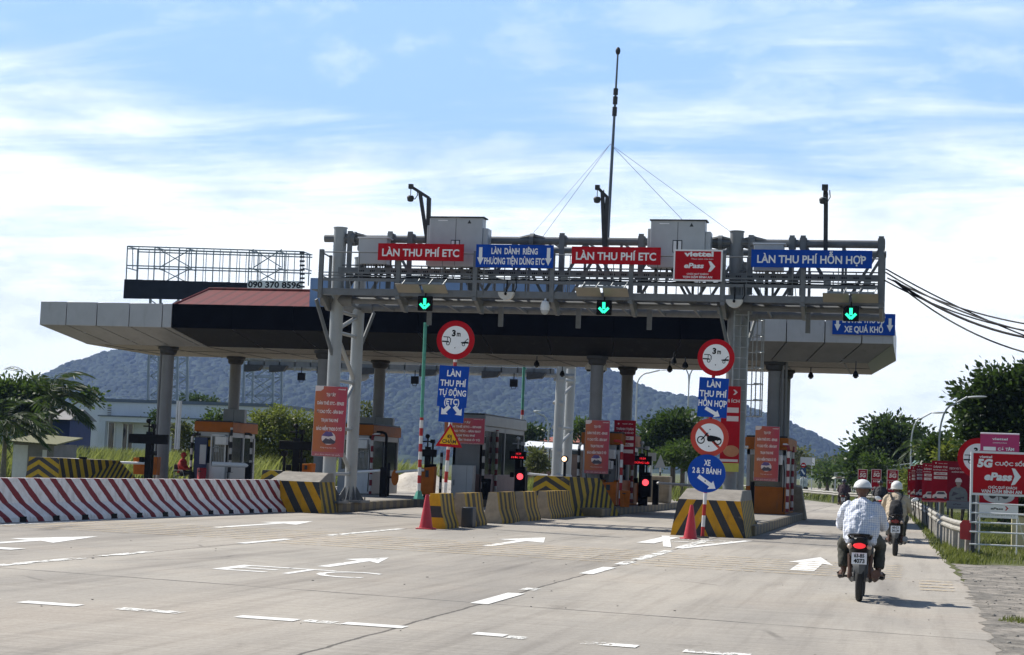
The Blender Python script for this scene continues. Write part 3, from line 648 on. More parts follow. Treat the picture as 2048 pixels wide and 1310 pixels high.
# ================================================================= GANTRY
YG = 52.0
ga = thing('sign_gantry', 'grey steel truss gantry with walkway spanning the lanes before the canopy', 'gantry', (-9.5, YG, 0))
GM = mat('gantry_steel', (.155, .165, .172), .6, .25, .15, 4, .04, 30, dirt=.28)
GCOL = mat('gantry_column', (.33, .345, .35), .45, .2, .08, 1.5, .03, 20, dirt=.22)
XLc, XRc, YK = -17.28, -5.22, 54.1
GCOR = mat('gantry_column_shaded', (.21, .22, .225), .55, .2, .12, 1.5, .03, 20, dirt=.4)  # shade on the right legs put into a darker copy of the leg colour
def leg(x, y, z0, z1, r, cm=None):
    mb = MB(); mb.tube((x, y, z0), (x, y, z1), r, n=28); mb.tube((x, y, z1), (x, y, z1+.03), r+.02, n=28)
    c = mb.build('leg', cm or GCOL, ga)
    mb = MB(); mb.cbox((x, y, .32), (1.0, 1.0, .07)); 
    for k in range(8):
        a = k*math.pi/4; d = Vector((math.cos(a), math.sin(a), 0)); n_ = Vector((-d.y, d.x, 0))*.012
        p = Vector((x, y, .355)); A = [p+d*r, p+d*.46, p+d*r+Vector((0, 0, .42))]
        mb.add([q+n_ for q in A]+[q-n_ for q in A], [(0, 1, 2), (5, 4, 3), (0, 3, 4, 1), (1, 4, 5, 2), (2, 5, 3, 0)])
        mb.tube(p+d*.44+n_*12, p+d*.44+n_*12+Vector((0, 0, .1)), .02, n=6)
    mb.build('base_plate', GM, c)
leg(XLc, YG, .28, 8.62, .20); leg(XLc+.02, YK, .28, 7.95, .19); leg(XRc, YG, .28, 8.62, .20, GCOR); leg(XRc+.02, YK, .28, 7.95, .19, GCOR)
mb = MB()
zs = [at(660, p, 53).z for p in (947, 857, 762, 668)]
for x in (XLc, XRc):
    mb = MB()
    for z in zs+[6.1]: mb.tube((x, YG, z), (x, YK, z), .055, n=10)
    for i in range(4):
        za, zb = (zs+[6.1])[i], (zs+[6.1])[i+1]
        mb.tube((x, YG if i % 2 == 0 else YK, zb), (x, YK if i % 2 == 0 else YG, za+.05), .065, n=10)
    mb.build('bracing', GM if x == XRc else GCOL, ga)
    mb = MB(); mb.bar((x-.35, YG-.95, 6.35), (x-.02, YG-.18, 4.75), .05, .12); mb.build('knee_brace', GM, ga)
    mb = MB(); mb.bar((x+.35, YK+.6, 6.3), (x+.05, YK+.1, 5.0), .05, .10); mb.build('knee_brace', GM, ga)
xa, xe = at(650, 477, YG).x, -1.0
zt = at(651, 477, YG).z
mb = MB(); mb.tube((xa, YG, zt), (xe, YG, zt), .115, n=18); mb.build('top_chord', GM, ga)
mb = MB(); mb.tube((xa+.4, YK, zt-.02), (xe, YK, zt-.02), .10, n=18); mb.build('top_chord', GM, ga)
zb = 6.42
mb = MB(); mb.tube((xa+.4, YG, zb), (xe, YG, zb), .10, n=18); mb.build('bottom_chord', GM, ga)
mb = MB(); mb.tube((xa+.4, YK, zb+.0), (xe, YK, zb+.0), .13, n=18); mb.build('bottom_chord', GM, ga)
# flange drums where the chord meets legs and at splices
mb = MB()
for x, l in ((XLc+.45, 1), (XRc-.47, 1), (XRc+.47, 1), (at(1065, 480, YG).x, 0)):
    mb = MB(); mb.tube((x-.06, YG, zt), (x+.06, YG, zt), .22, n=16)
    for k in range(8):
        a = k*math.pi/4; d = Vector((0, math.cos(a), math.sin(a)))
        for sgn in (-1, 1):
            q = Vector((x, YG, zt)); A = [q+d*.11+Vector((sgn*.42, 0, 0)), q+d*.11, q+d*.21]
            nn = d.cross(Vector((1, 0, 0)))*.01
            mb.add([v+nn for v in A]+[v-nn for v in A], [(0, 1, 2), (5, 4, 3), (0, 3, 4, 1), (1, 4, 5, 2), (2, 5, 3, 0)])
    mb.build('flange', GM, ga)
for x in (XLc, XRc):
    for y in (YG, YK): mb = MB(); mb.tube((x-.5, y, zb), (x+.5, y, zb), .19, n=16); mb.build('flange', GM, ga)
mb = MB()                                             # webs between the chords
nb = 15
for y in (YG+.0, YK):
    for i in range(nb):
        x0 = xa+.6+(xe-xa-.7)*i/nb; x1 = xa+.6+(xe-xa-.7)*(i+1)/nb
        mb.bar((x0, y, zb), (x0, y, zt), .07)
        if i % 2 == 0: mb.bar((x0, y, zb), (x1, y, zt-.05), .08)
        else: mb.bar((x0, y, zt-.05), (x1, y, zb), .08)
for i in range(nb+1):
    x0 = xa+.6+(xe-xa-.7)*i/nb
    mb.bar((x0, YG, zt), (x0, YK, zt), .05); mb.bar((x0, YG, zb), (x0, YK, zb-.1), .06)
mb.tube((xe-.1, YK, zb), (xe-.1, YK, zt), .09, n=10)
mb.build('web_bracing', GM, ga)
YW = 50.95
zd = at(640, 589, YW).z
mb = MB(); mb.box(at(640, 590, YW).x, at(1765, 600, YW).x, YW, YW+.05, zd, zd+.20); mb.box(xa, xe, YW+.05, YG-.1, zd+.14, zd+.17)
mb.box(xa+.1, xe, YG+.12, YG+.2, zd, zd+.16); mb.build('walkway', GM, ga, smooth=False)
xw0, xw1 = at(640, 560, YW).x, at(1764, 560, YW).x
mb = MB()
zr = [at(700, p, YW).z for p in (559, 551, 545)]
for z, h in ((zr[0], .09), (zr[1], .03), (zr[2], .03)): mb.box(xw0, xw1, YW-.02, YW+.02, z-h/2, z+h/2)
ztop = at(660, 504, YW).z; mb.tube((xw0, YW, ztop), (xw1, YW, ztop), .02, n=8)
for x in np.linspace(xw0+1.2, xw1-1.2, 12): mb.tube((x, YW, zd+.1), (x, YW, ztop), .014, n=6)
mb.bar((xw0, YW, ztop), (xw0, YG-.2, ztop-.05), .035); mb.bar((xw0, YW, zr[1]), (xw0, YG-.2, zr[1]-.03), .03); mb.bar((xw0+.02, YG-.2, zd+.1), (xw0+.02, YG-.2, ztop), .08)
mb.build('handrail', GM, ga)
posts = [at(p, 560, YW).x for p in (641, 796, 950, 1104, 1262, 1446, 1606, 1763)]
for i, x in enumerate(posts):
    mb = MB(); mb.box(x-.065, x+.065, YW-.035, YW-.025, zd-.1, ztop+.08); mb.box(x-.065, x+.065, YW+.055, YW+.065, zd-.1, ztop+.08); mb.box(x-.012, x+.012, YW-.025, YW+.055, zd-.1, ztop+.08)
    mb.prism([(YW-.05, zd+.02), (YW+1.05, zd-.02), (YW+1.05, zd-.40), (YW+.75, zd-.40)], x-.05, x+.05, 'yz')
    mb.build('post', GM, ga, smooth=False)
mb = MB()                                             # tall uprights over the chord
for p in (703, 783, 823, 948, 1126, 1284, 1503, 1585, 1607, 1763): x = at(p, 480, YG).x; mb = MB(); mb.box(x-.075, x+.075, YG-.17, YG-.12, zd+.3, zt+.22); mb.box(x-.10, x+.10, YG-.12, YG+.13, zt-.16, zt+.16); mb.build('upright', GM, ga, smooth=False)
mb = MB(); zc = at(700, 539, YW+.3).z; mb.box(xw0+.35, xw1-.1, YG-.45, YG-.42, zc-.09, zc+.10); mb.build('cable_tray', GM, ga, smooth=False)
mb = MB()
for i in range(46):
    x = xw0+1.1+(xw1-xw0-1.5)*i/45
    for k in (-1, 0, 1): mb.cbox((x+k*.055, YG-.452, zc), (.032, .006, .05))
mb.build('slot', BLACK, ga, smooth=False)
for i in range(3):
    rr = random.Random(20+i); pts = [(xw0+.6+(xw1-xw0-.8)*k/40, YG-.47+.03*i, zc-.14-.05*i+rr.uniform(-.025, .02)) for k in range(41)]
    mb = MB(); mb.path(pts, .018, 6); mb.build('cable', BLACK, ga)
for p in (700, 735, 935, 985, 1030, 1130, 1290, 1420, 1520, 1590, 1655, 1735):
    c = at(p, 545+(p-700)*.012, YG-.3); s_ = .10+.04*((p*7) % 5)/5; mb = MB(); mb.box(c.x-s_, c.x+s_, YG-.42, YG-.25, c.z-.1-s_, c.z-.02); mb.tube((c.x, YG-.33, c.z-.1-s_), (c.x+.05, YG-.3, zd+.2), .014, n=6); mb.build('junction_box', GREY if p % 3 else STEELD, ga, smooth=False)
mb = MB(); mb.tube((xw0+.2, YG-.12, zd+.62), (xw1, YG-.12, zd+.62), .025, n=8); mb.tube((xw0+.2, YG-.12, zd+1.0), (xw1, YG-.12, zd+1.0), .02, n=8)
for x in np.linspace(xw0+.3, xw1-.1, 26): mb.tube((x, YG-.12, zd+.15), (x, YG-.12, zd+1.0), .016, n=6)
mb.build('inner_rail', GM, ga)
# lower hangers under the back chord
mb = MB()
for p in (860, 1003, 1158, 1300, 1617): x = at(p, 620, 53).x; mb = MB(); mb.box(x-.07, x+.07, 52.9, 53.0, zb-.62, zb); mb.build('hanger', GM, ga, smooth=False)
# ladder and safety cage behind the right legs
la = thing('cage_ladder', 'steel ladder with round safety cage rising beside the right gantry legs', 'ladder', (-4.6, 54.0, 0))
lx, ly = at(1503, 700, 54.6).x, 54.6; zl0, zl1 = at(1500, 832, 54.6).z, at(1510, 640, 54.6).z
mb = MB()
for a in range(-60, 241, 50):
    x = lx+.37*math.cos(rad(a)); y = ly+.37*math.sin(rad(a)); mb.bar((x, y, zl0), (x, y, zl1+.3), .035, .012)
mb.build('cage_bar', STEEL, la)
for i in range(7):
    mb = MB(); z = zl0+(zl1-zl0)*i/6; mb.path([(lx+.37*math.cos(rad(a)), ly+.37*math.sin(rad(a)), z) for a in range(-70, 251, 20)], .02, 6); mb.build('cage_hoop', STEEL, la)
mb = MB(); x = at(1480, 800, YG).x
for d in (-.2, .2): mb.tube((x+d, YG-.30, 3.2), (x+d, YG-.30, 6.3), .022, n=8)
for i in range(10): mb.tube((x-.2, YG-.30, 3.4+i*.31), (x+.2, YG-.30, 3.4+i*.31), .014, n=6)
mb.build('ladder_rail', STEEL, la)
mb = MB()
for i in range(5): z = zl0+.2+i*.55; mb.bar((lx-.37, ly, z), (XRc+.15, YK, z), .03)
mb.build('bracket', STEEL, la)

# ---- things mounted on the gantry
YS = YW-.14
def board(name, label, px0, py0, px1, py1, m, frame=None, tilt=0., Y=YS, group=None):
    a = at(px0, py0, Y); b = at(px1, py1, Y); cx = (a.x+b.x)/2; zc = (a.z+b.z)/2; W = abs(b.x-a.x); H = abs(a.z-b.z)
    t = thing(name, label, 'sign', (cx, Y, zc), (0, tilt, 0), group); return t, W, H
def sign_finish(t, mb, mats, W, H, th=.05, back=.16):
    mb.build('board', mats, t, world=False, smooth=False)
    b = MB()
    for x in (-W*.3, W*.3): b.box(x-.025, x+.025, th*.5, th*.5+back, -H*.35, H*.35)
    b.build('bracket', STEELD, t, world=False, smooth=False)
for px0, py0, px1, py1, body, m, lb in ((757, 490, 927, 519, 'LÀN THU PHÍ ETC', SRED, 'red lane sign on the gantry under the left camera arm'), (1144, 497, 1321, 526, 'LÀN THU PHÍ ETC', SRED, 'red lane sign on the gantry between the two line blue sign and red square board'), (1503, 503, 1744, 533, 'LÀN THU PHÍ HỖN HỢP', SBLUE, 'long blue one line lane sign at the right end of the gantry')):
    t, W, H = board('lane_sign', lb, px0, py0, px1, py1, m); H = .50
    mb = MB(); mb.box(-W/2, W/2, -.025, .025, -H/2, H/2); mb.text(body, 0, -.125, W*.90, .215, -.029, 1, .025); sign_finish(t, mb, [m, SWHITE], W, H)
t, W, H = board('lane_sign', 'blue two line lane sign on the gantry with white down arrows at both ends', 953, 492, 1106, 533, SBLUE); H = .67
mb = MB(); mb.box(-W/2, W/2, -.025, .025, -H/2, H/2)
mb.text('LÀN  DÀNH  RIÊNG', 0, .06, W*.60, .17, -.029, 1, .03); mb.text('PHƯƠNG TIỆN DÙNG ETC', 0, -.24, W*.78, .185, -.029, 1, .03)
for s in (-1, 1): mb.arrow((s*(W/2-.14), .25), (s*(W/2-.14), -.27), .10, .2, .22, -.029, 1)
sign_finish(t, mb, [SBLUE, SWHITE], W, H)
t, W, H = board('advert_board', 'square red advert board with white arrow on the gantry by the right leg', 1348, 502, 1444, 560, SRED)
H = .90; mb = MB(); mb.box(-W/2, W/2, -.025, .025, -H/2, H/2, 1); mb.rect(-W/2+.045, W/2-.045, -H/2+.045, H/2-.045, -.028, 0)
mb.text('viettel', .02, .26, W*.60, .135, -.031, 1, .045); mb.text('Theo cách của bạn', .12, .165, W*.45, .04, -.031, 1, 0.)
mb.text('ePass', -.12, -.075, W*.40, .135, -.031, 1, .04, skew=.2); mb.add([(x, -.031, z) for x, z in ((.30, .12), (.37, .12), (.50, -.03), (.37, -.18), (.30, -.18), (.36, -.03))], [(0, 5, 2, 1), (5, 4, 3, 2)], 1)
mb.text('CHÚC QUÝ KHÁCH', 0, -.27, W*.44, .045, -.031, 1, .02); mb.text('VẠN DẶM BÌNH AN', 0, -.365, W*.60, .06, -.031, 1, .03); sign_finish(t, mb, [SRED, SWHITE], W, H)
# arrow lights
GRN = bpy.data.materials.new('green_light'); GRN.use_nodes = True; b_ = GRN.node_tree.nodes['Principled BSDF']; b_.inputs['Base Color'].default_value = (0, .5, .25, 1); b_.inputs['Emission Color'].default_value = (.03, 1, .50, 1); b_.inputs['Emission Strength'].default_value = 1.15
for i, (px, py) in enumerate(((850, 607), (1208, 615), (1702, 627))):
    c = at(px, py, YW-.1); t = thing('lane_light', ['black box with lit green down arrow below the left red sign', 'black box with lit green down arrow below the middle red sign', 'black box with lit green down arrow below the long blue sign'][i], 'signal light', c, group='green arrow lane lights')
    mb = MB(); mb.box(-.215, .215, -.04, .1, -.215, .215); mb.box(-.02, .02, .02, .06, .2, .34); mb.build('housing', BLACK, t, world=False, bevel=.015)
    mb = MB(); mb.rect(-.045, .045, -.05, .15, -.044); mb.line((0, -.15), (.14, -.01), .075, -.0445); mb.line((0, -.15), (-.14, -.01), .075, -.045); mb.build('arrow', GRN, t, world=False, smooth=False)
# equipment cabinets
for i, (px0, py0, px1, py1) in enumerate(((718, 476, 772, 528), (860, 435, 962, 534), (1302, 441, 1408, 536), (1508, 488, 1566, 542))):
    Yc = YG-.62; a = at(px0, py0, Yc); b = at(px1, py1, Yc); W = b.x-a.x; H = a.z-b.z; big = i in (1, 2)
    t = thing('equipment_cabinet', ['small grey equipment box on the gantry between the left leg and red sign', 'large grey two door cabinet behind the left red sign', 'large grey two door cabinet behind the middle red sign, left of the right leg', 'small grey equipment box behind the long blue sign'][i], 'cabinet', (a.x+W/2, Yc, b.z), group='grey cabinets on the gantry')
    mb = MB(); mb.box(-W/2, W/2, 0, .42, 0, H)
    if big: mb.box(-W/2-.10, -W/2+.02, .1, .40, .05, H-.22); mb.box(W/2, W/2+.16, .05, .5, .0, H-.3)
    mb.build('case', GREY, t, world=False, bevel=.012)
    mb = MB(); mb.box(-W/2-.03, W/2+.05, -.04, .48, H, H+.035); mb.build('lid', STEELD if big else WHITE, t, world=False)
    if big:
        mb = MB(); mb.box(-.006, .006, -.004, 0, .03, H-.03); mb.box(-.14, .14, -.007, 0, .44, .80, 0); mb.build('door_joint', STEELD, t, world=False, smooth=False)
        for s in (-1, 1): mb = MB(); mb.box(s*.07-.045, s*.07+.045, -.03, -.008, .46, .77); mb.build('vent', WHITE, t, world=False, bevel=.005)
        mb = MB(); mb.flat([(W*.25-.06, H-.17), (W*.25+.06, H-.17), (W*.25, H-.06)], -.004); mb.rect(-W*.34, -W*.16, H-.10, H-.07, -.004, 1); mb.build('sticker', [STEELD, SWHITE], t, world=False, smooth=False)
    mb = MB(); rr = random.Random(i)
    for k in range(9): x = -W*.4+W*.8*k/8; mb.path([(x, .2, 0), (x+rr.uniform(-.04, .04), .22, -.12), (x+rr.uniform(-.1, .1), .3, -.32)], .014, 6)
    mb.build('cable', BLACK, t, world=False)
# reader antennas: pairs of sloping flat panels
for i, (px, py) in enumerate(((843, 577), (1204, 584), (1701, 596))):
    c = at(px, py, YW-.32); t = thing('reader_antenna', ['pair of sloping beige reader panels above the left green arrow', 'pair of sloping beige reader panels above the middle green arrow', 'pair of sloping beige reader panels above the right green arrow'][i], 'antenna', c, group='reader panels on the gantry')
    for s in (-1, 1):
        mb = MB(); mb.cbox((s*.40, 0, 0), (.72, .46, .03), (rad(-27), 0, 0)); mb.build('panel', mat('beige_panel', (.23, .21, .17), .55, 0, .08, 3), t, world=False, bevel=.008)
    mb = MB()
    for s in (-.62, -.2, .2, .62): mb.bar((s, .05, .06), (s, .36, .22), .03); mb.tube((s, .05, .12), (s+.08, .2, .3), .014, n=6)
    mb.cbox((0, .12, .16), (1.3, .05, .06)); mb.build('bracket', STEEL, t, world=False)
def flood(px, py, lb):
    c = at(px, py, YW-.15); t = thing('flood_light', lb, 'lamp', c, group='round flood lights on the gantry')
    mb = MB(); mb.prism([(.235*math.cos(rad(a)), .05+.235*math.sin(rad(a))) for a in range(180, 361, 12)], -.10, .06); mb.build('shade', mat('lamp_beige', (.55, .53, .48), .5, 0, .1, 4), t, world=False, smooth=False)
    mb = MB(); mb.ell((0, -.14, .0), (.04, .05, .05), 10); mb.tube((0, 0, .05), (0, .03, .42), .02, n=8); mb.path([(.2, 0, .0), (.28, .05, .2), (.25, .05, .5)], .016, 6); mb.build('arm', BLACK, t, world=False)
flood(1013, 588, 'round beige flood light hanging from the gantry left of the white dome'); flood(1469, 603, 'round beige flood light hanging in front of the right gantry leg')
c = at(1090, 615, YW); t = thing('dome_camera', 'white dome camera hanging under the gantry walkway', 'camera', c)
mb = MB(); mb.path([(0, 0, .2), (0, 0, .17), (0, 0, .05), (0, 0, -.08)], [.04, .10, .135, .13], 18); mb.tube((0, 0, .18), (0, .05, .34), .03, n=8); mb.build('housing', WHITE, t, world=False)
mb = MB(); mb.ell((0, 0, -.09), (.115, .115, .12), 16); mb.build('lens_dome', GREY, t, world=False)
# camera poles with bent arms above the chord
for i, (bx, by, kx, ky, ex, ey) in enumerate(((855, 470, 858, 396, 822, 373), (1209, 480, 1215, 395, 1195, 375), (1651, 486, 1652, 385, 1652, 379))):
    Yp = YG-.2; b = at(bx, by+40, Yp); k = at(kx, ky, Yp); e = at(ex, ey, Yp-(.0 if i < 2 else .5))
    t = thing('camera_pole', ['dark angled camera pole above the left grey cabinet', 'dark angled camera pole rising below the tall mast', 'dark straight camera pole above the long blue sign'][i], 'camera pole', (b.x, Yp, b.z), group='camera poles on the gantry')
    mb = MB(); mb.bar(b, k, .10, .12)
    if i < 2: mb.bar(b+Vector((-.02, -.02, .4)), k+(e-k)*.5, .08, .1); mb.bar(k, e, .09, .09); mb.cbox(e, (.13, .13, .14))
    else: mb.bar(k, k+Vector((0, -.6, .06)), .1, .1); mb.cbox(k+Vector((0, -.6, .05)), (.17, .14, .16))
    mb.build('arm', STEELD, t)
    h = e+Vector((0, 0, -.36)) if i < 2 else k+Vector((-.05, -.6, -.32))
    mb = MB(); mb.tube(e if i < 2 else k+Vector((-.03, -.6, 0)), h, .012, n=6); mb.path([h, h+Vector((.14, 0, -.02)), h+Vector((.2, .05, .1)), h+Vector((.18, .05, .3))], .016, 6); mb.build('cable', BLACK, t)
    mb = MB(); mb.path([h+Vector((0, 0, .07)), h+Vector((0, 0, .03)), h+Vector((0, 0, -.08)), h+Vector((0, 0, -.1))], [.09, .11, .09, .05], 14, m=0); mb.tube(h+Vector((0, 0, .07)), h+Vector((0, 0, .08)), .09, n=14, m=1); mb.build('camera_head', [STEELD, SWHITE], t)
# mast on the canopy roof
Ym = 69.0; b = at(1208, 600, Ym); tp = at(1236, 102, Ym); gy = at(1220.5, 288, Ym)
t = thing('radio_mast', 'tall thin leaning radio mast with guy wires above the canopy', 'mast', (b.x, Ym, b.z))
mb = MB(); d = (tp-b)
mb.path([b, b+d*.30], .075, 10); mb.path([b+d*.30, b+d*.6, b+d*.985], [.07, .06, .035], 10); mb.build('pole', mat('mast_steel', (.12, .15, .19), .5, .3), t)
mb = MB()
for f, l in ((.755, .35), (.80, .3), (.835, .25)): p = b+d*f; mb = MB(); mb.tube(p-d.normalized()*l/2, p+d.normalized()*l/2, .095, n=10); mb.build('collar', STEELD, t)
mb = MB(); mb.ell(tp, (.10, .10, .16), 12); mb.build('antenna', STEELD, t)
mb = MB()
for px, py, Yw in ((1056, 478, 66), (1078, 484, 72), (1405, 482, 72), (1492, 486, 66)):
    e = at(px, py, Yw); d2 = (e-gy); s = (rz-gy.z)/d2.z; mb.tube(gy, gy+d2*s, .010, n=5)
mb.build('guy_wire', mat('wire', (.25, .30, .42), .5, .3), t)
# overhead cables leaving to the right
cb = thing('overhead_cable', 'bundle of sagging black cables running off the right end of the gantry', 'cable', (xe, YG, 7.2))
for i, (s, e, sag) in enumerate((((1772, 538), (2100, 690), .25), ((1768, 560), (2100, 668), .5), ((1790, 562), (2100, 682), .62), ((1775, 556), (2100, 655), .42), ((1786, 560), (2100, 716), .7), ((1772, 545), (2100, 672), .5))):
    p = at(*s, YG); q = at(*e, YG-2-i*.8); pts = [p.lerp(q, k/14)-Vector((0, 0, sag*4*(k/14)*(1-k/14)*.5)) for k in range(15)]
    mb = MB(); mb.path(pts, .022 if i != 2 else .035, 6); mb.build('strand', BLACK, cb)
# ================================================================= SIGN POLES
LEAN = rad(2.2)
def sign_pole(label, base, h, r=.045):
    t = thing('sign_pole', label, 'pole', base, (0, LEAN, 0)); mb = MB(); mb.tube((0, 0, 0), (0, 0, h), r, n=14); mb.build('post', RW, t, world=False)
    mb = MB(); mb.cbox((0, 0, .02), (.3, .3, .04)); mb.build('foot', STEELD, t, world=False); return t
def plate(name, label, p, rot=0.):
    t = thing(name, label, 'sign', p, (0, rot, 0)); return t
def done(t, mb, mats, back=True):
    mb.build('face', mats, t, world=False, smooth=False)
    b = MB(); b.box(-.06, .06, .022, .09, -.05, -.01); b.box(-.06, .06, .022, .09, .1, .14); b.build('clamp', STEELD, t, world=False, smooth=False)
def width_sign(label, p, R, rot):
    t = plate('width_sign', label, p, rot); mb = MB()
    mb.prism([(R*math.cos(2*math.pi*k/48), R*math.sin(2*math.pi*k/48)) for k in range(48)], 0, .022, m=0); mb.disc(0, 0, R*.72, -.003, 1, 48)
    y = -.006; k = R/.5
    mb.text('3', -.055*k, .10*k, .10*k, .15*k, y, 2, .05); mb.text('m', .075*k, .10*k, .10*k, .13*k, y, 2, .03)
    q = lambda pts: mb.flat([(a*k, b*k) for a, b in pts], y, 2)
    # rear of one car, front of the other
    q([(-.35, -.07), (-.17, -.07), (-.17, -.035), (-.35, -.035)]); q([(-.33, .055), (-.17, .055), (-.17, .075), (-.32, .075)]); q([(-.17, .075), (-.12, .03), (-.12, -.07), (-.14, -.07), (-.14, .025), (-.18, .055)]); q([(-.22, -.03), (-.205, -.03), (-.205, .06), (-.22, .06)])
    mb.ring(-.19*k, -.10*k, .03*k, .048*k, y-.001, 2, 20)
    q([(.15, -.075), (.35, -.075), (.35, -.03), (.25, -.03), (.15, -.05)]); q([(.24, -.03), (.31, .05), (.34, .05), (.34, .03), (.315, .03), (.265, -.03)]); mb.ring(.22*k, -.105*k, .025*k, .042*k, y-.001, 2, 20)
    mb.disc(0, -.2*k, .014, y, 2, 10); done(t, mb, [SRED, SWHITE, BLACK])
pb = Vector((-11.35, 44.62, .0)); q = at(893, 960, 44.62); pb.x = q.x-.06
sign_pole('red and white pole carrying the round width sign, blue automatic lane sign and triangle', (pb.x, 44.62, 0), 4.9)
Y1 = 44.55
c = at(911, 680, Y1); width_sign('round width sign above the blue automatic lane sign', c, .50, LEAN)
c = at(906, 773, Y1); t = plate('lane_sign', 'blue four line lane sign on the left pole, its last line reading ETC', c, LEAN)
mb = MB(); W, H = .78, 1.05; mb.box(-W/2, W/2, 0, .02, -H/2, H/2)
for s, z, w_ in (('LÀN', .26, .36), ('THU PHÍ', .01, .68), ('TỰ ĐỘNG', -.235, .72), ('(ETC)', -.465, .40)): mb.text(s, .0, z, w_, .15, -.004, 1, .028)
done(t, mb, [SBLUE, SWHITE])
c = at(903, 822, Y1); t = plate('arrow_sign', 'blue plate with two diverging white arrows under the automatic lane sign', c, LEAN)
mb = MB(); W, H = .66, .58; mb.box(-W/2, W/2, .004, .022, -H/2, H/2)
for s in (-1, 1): mb.arrow((s*.06, .12), (s*.27, -.10), .10, .24, .13, -.001, 1)
done(t, mb, [SBLUE, SWHITE])
c = at(899, 874, Y1-.05); t = plate('warning_sign', 'yellow triangle with red border and two dark words under the blue signs', c, LEAN)
mb = MB(); S = .66; tri = lambda s: [(-s*.5, -s*.36), (s*.5, -s*.36), (0, s*.5)]
mb.prism(tri(.70), 0, .02, m=0); mb.flat(tri(.50), -.004, 1); mb.text('ĐI', .0, -.03, .12, .085, -.007, 2, .04); mb.text('CHẬM', 0, -.155, .37, .085, -.007, 2, .04); done(t, mb, [SRED, SYEL, mat('brown_black_lettering', (.05, .02, .01), .6, 0, 0)])
p2 = gr(1407, 1076); sign_pole('red and white pole carrying four signs beside the right red cone', (p2.x-.03, p2.y, 0), 4.95)
Y2 = p2.y-.06
c = at(1432, 715, Y2); width_sign('round width sign topmost on the pole of four signs at right', c, .465, LEAN)
c = at(1426, 795, Y2); t = plate('lane_sign', 'blue three line lane sign with slanting white arrow, second on the four sign pole', c, LEAN)
mb = MB(); W, H = .74, .99; mb.box(-W/2, W/2, 0, .02, -H/2, H/2)
for s, z, w_ in (('LÀN', .26, .34), ('THU PHÍ', .02, .68), ('HỖN HỢP', -.22, .71)): mb.text(s, .0, z, w_, .148, -.004, 1, .028)
mb.arrow((-.17, -.27), (.2, -.46), .09, .2, .13, -.004, 1); done(t, mb, [SBLUE, SWHITE])
c = at(1419, 875, Y2-.02); t = plate('prohibition_sign', 'round red ringed sign with a crossed out black motorcycle', c, LEAN)
mb = MB(); R = .475; REDO = mat('sign_red_orange', (.46, .03, .012), .4, 0, .1, 3)
mb.prism([(R*math.cos(2*math.pi*k/48), R*math.sin(2*math.pi*k/48)) for k in range(48)], 0, .022, m=0); mb.disc(0, 0, R*.74, -.003, 1, 48)
y = -.006; mb.line((-.27, .25), (.28, -.26), .065, y, 0); y = -.009
for x in (-.21, .21): mb.ring(x, -.075, .072, .098, y, 2, 28); mb.line((x, -.075), (x+.06*(1 if x < 0 else -1), .0), .02, y-.001, 2)
for pts in ([(-.06, .02), (.02, .055), (.12, .045), (.2, .03), (.30, -.02), (.28, -.05), (.16, -.06), (.1, -.1), (-.03, -.1), (-.06, -.06)], [(-.21, -.08), (-.10, .075), (-.06, .105), (-.05, .085), (-.19, -.08)], [(-.12, .07), (-.03, .05), (-.03, .03), (-.12, .045)], [(-.1, .1), (-.04, .12), (-.035, .10), (-.09, .08)]): mb.flat(pts, y-.002, 2)
for z in (.2, -.22): mb.disc(.0, z, .016, y, 2, 10)
done(t, mb, [REDO, SWHITE, BLACK])
c = at(1413, 947, Y2-.05); t = plate('direction_sign', 'round blue sign reading XE 2 & 3 BÁNH with slanting white arrow', c, LEAN)
mb = MB(); R = .475; mb.prism([(R*math.cos(2*math.pi*k/48), R*math.sin(2*math.pi*k/48)) for k in range(48)], 0, .022, m=0); y = -.004
mb.text('XE', .0, .20, .16, .14, y, 1, .03); mb.text('2 & 3 BÁNH', 0, .0, .72, .135, y, 1, .03); mb.arrow((-.2, -.08), (.25, -.36), .10, .25, .16, y, 1); mb.disc(-.02, -.19, .018, y-.003, 2, 10); done(t, mb, [SBLUE, SWHITE, STEELD])
t = thing('lamp_box', 'small black lamp box on the right nose block behind the blue round sign pole', 'lamp', at(1417, 992, 47.2)); mb = MB(); mb.box(-.09, .09, -.05, .06, -.11, .11); mb.build('case', BLACK, t, world=False, bevel=.01); mb = MB(); mb.box(-.06, .06, -.056, -.05, -.07, .07); mb.build('lens', GLASS, t, world=False, smooth=False)
def stub(px, py0, py1, Y, label):
    b = at(px, py1, Y); tp = at(px, py0, Y); t = thing('lamp_post', label, 'lamp post', b); h = tp.z-b.z
    mb = MB(); mb.path([(0, 0, 0), (0, 0, .05), (0, 0, .12), (0, 0, h)], [.16, .13, .05, .04], 12); mb.build('post', BLACK, t, world=False)
    mb = MB(); mb.path([(0, -.07, h+.02), (0, .06, h+.02)], .1, 14); mb.build('lamp_head', BLACK, t, world=False)
    return t
stub(567, 908, 954, 52.4, 'short black lamp post on top of the left yellow nose block')
b = at(1503, 1040, 50.0); t = thing('lamp_post', 'slim black post with wide foot standing on the right island', 'lamp post', (b.x, 50.0, .284)); mb = MB(); mb.path([(0, 0, 0), (0, 0, .03), (0, 0, .14), (0, 0, 1.15)], [.17, .15, .065, .06], 12); mb.build('post', BLACK, t, world=False)

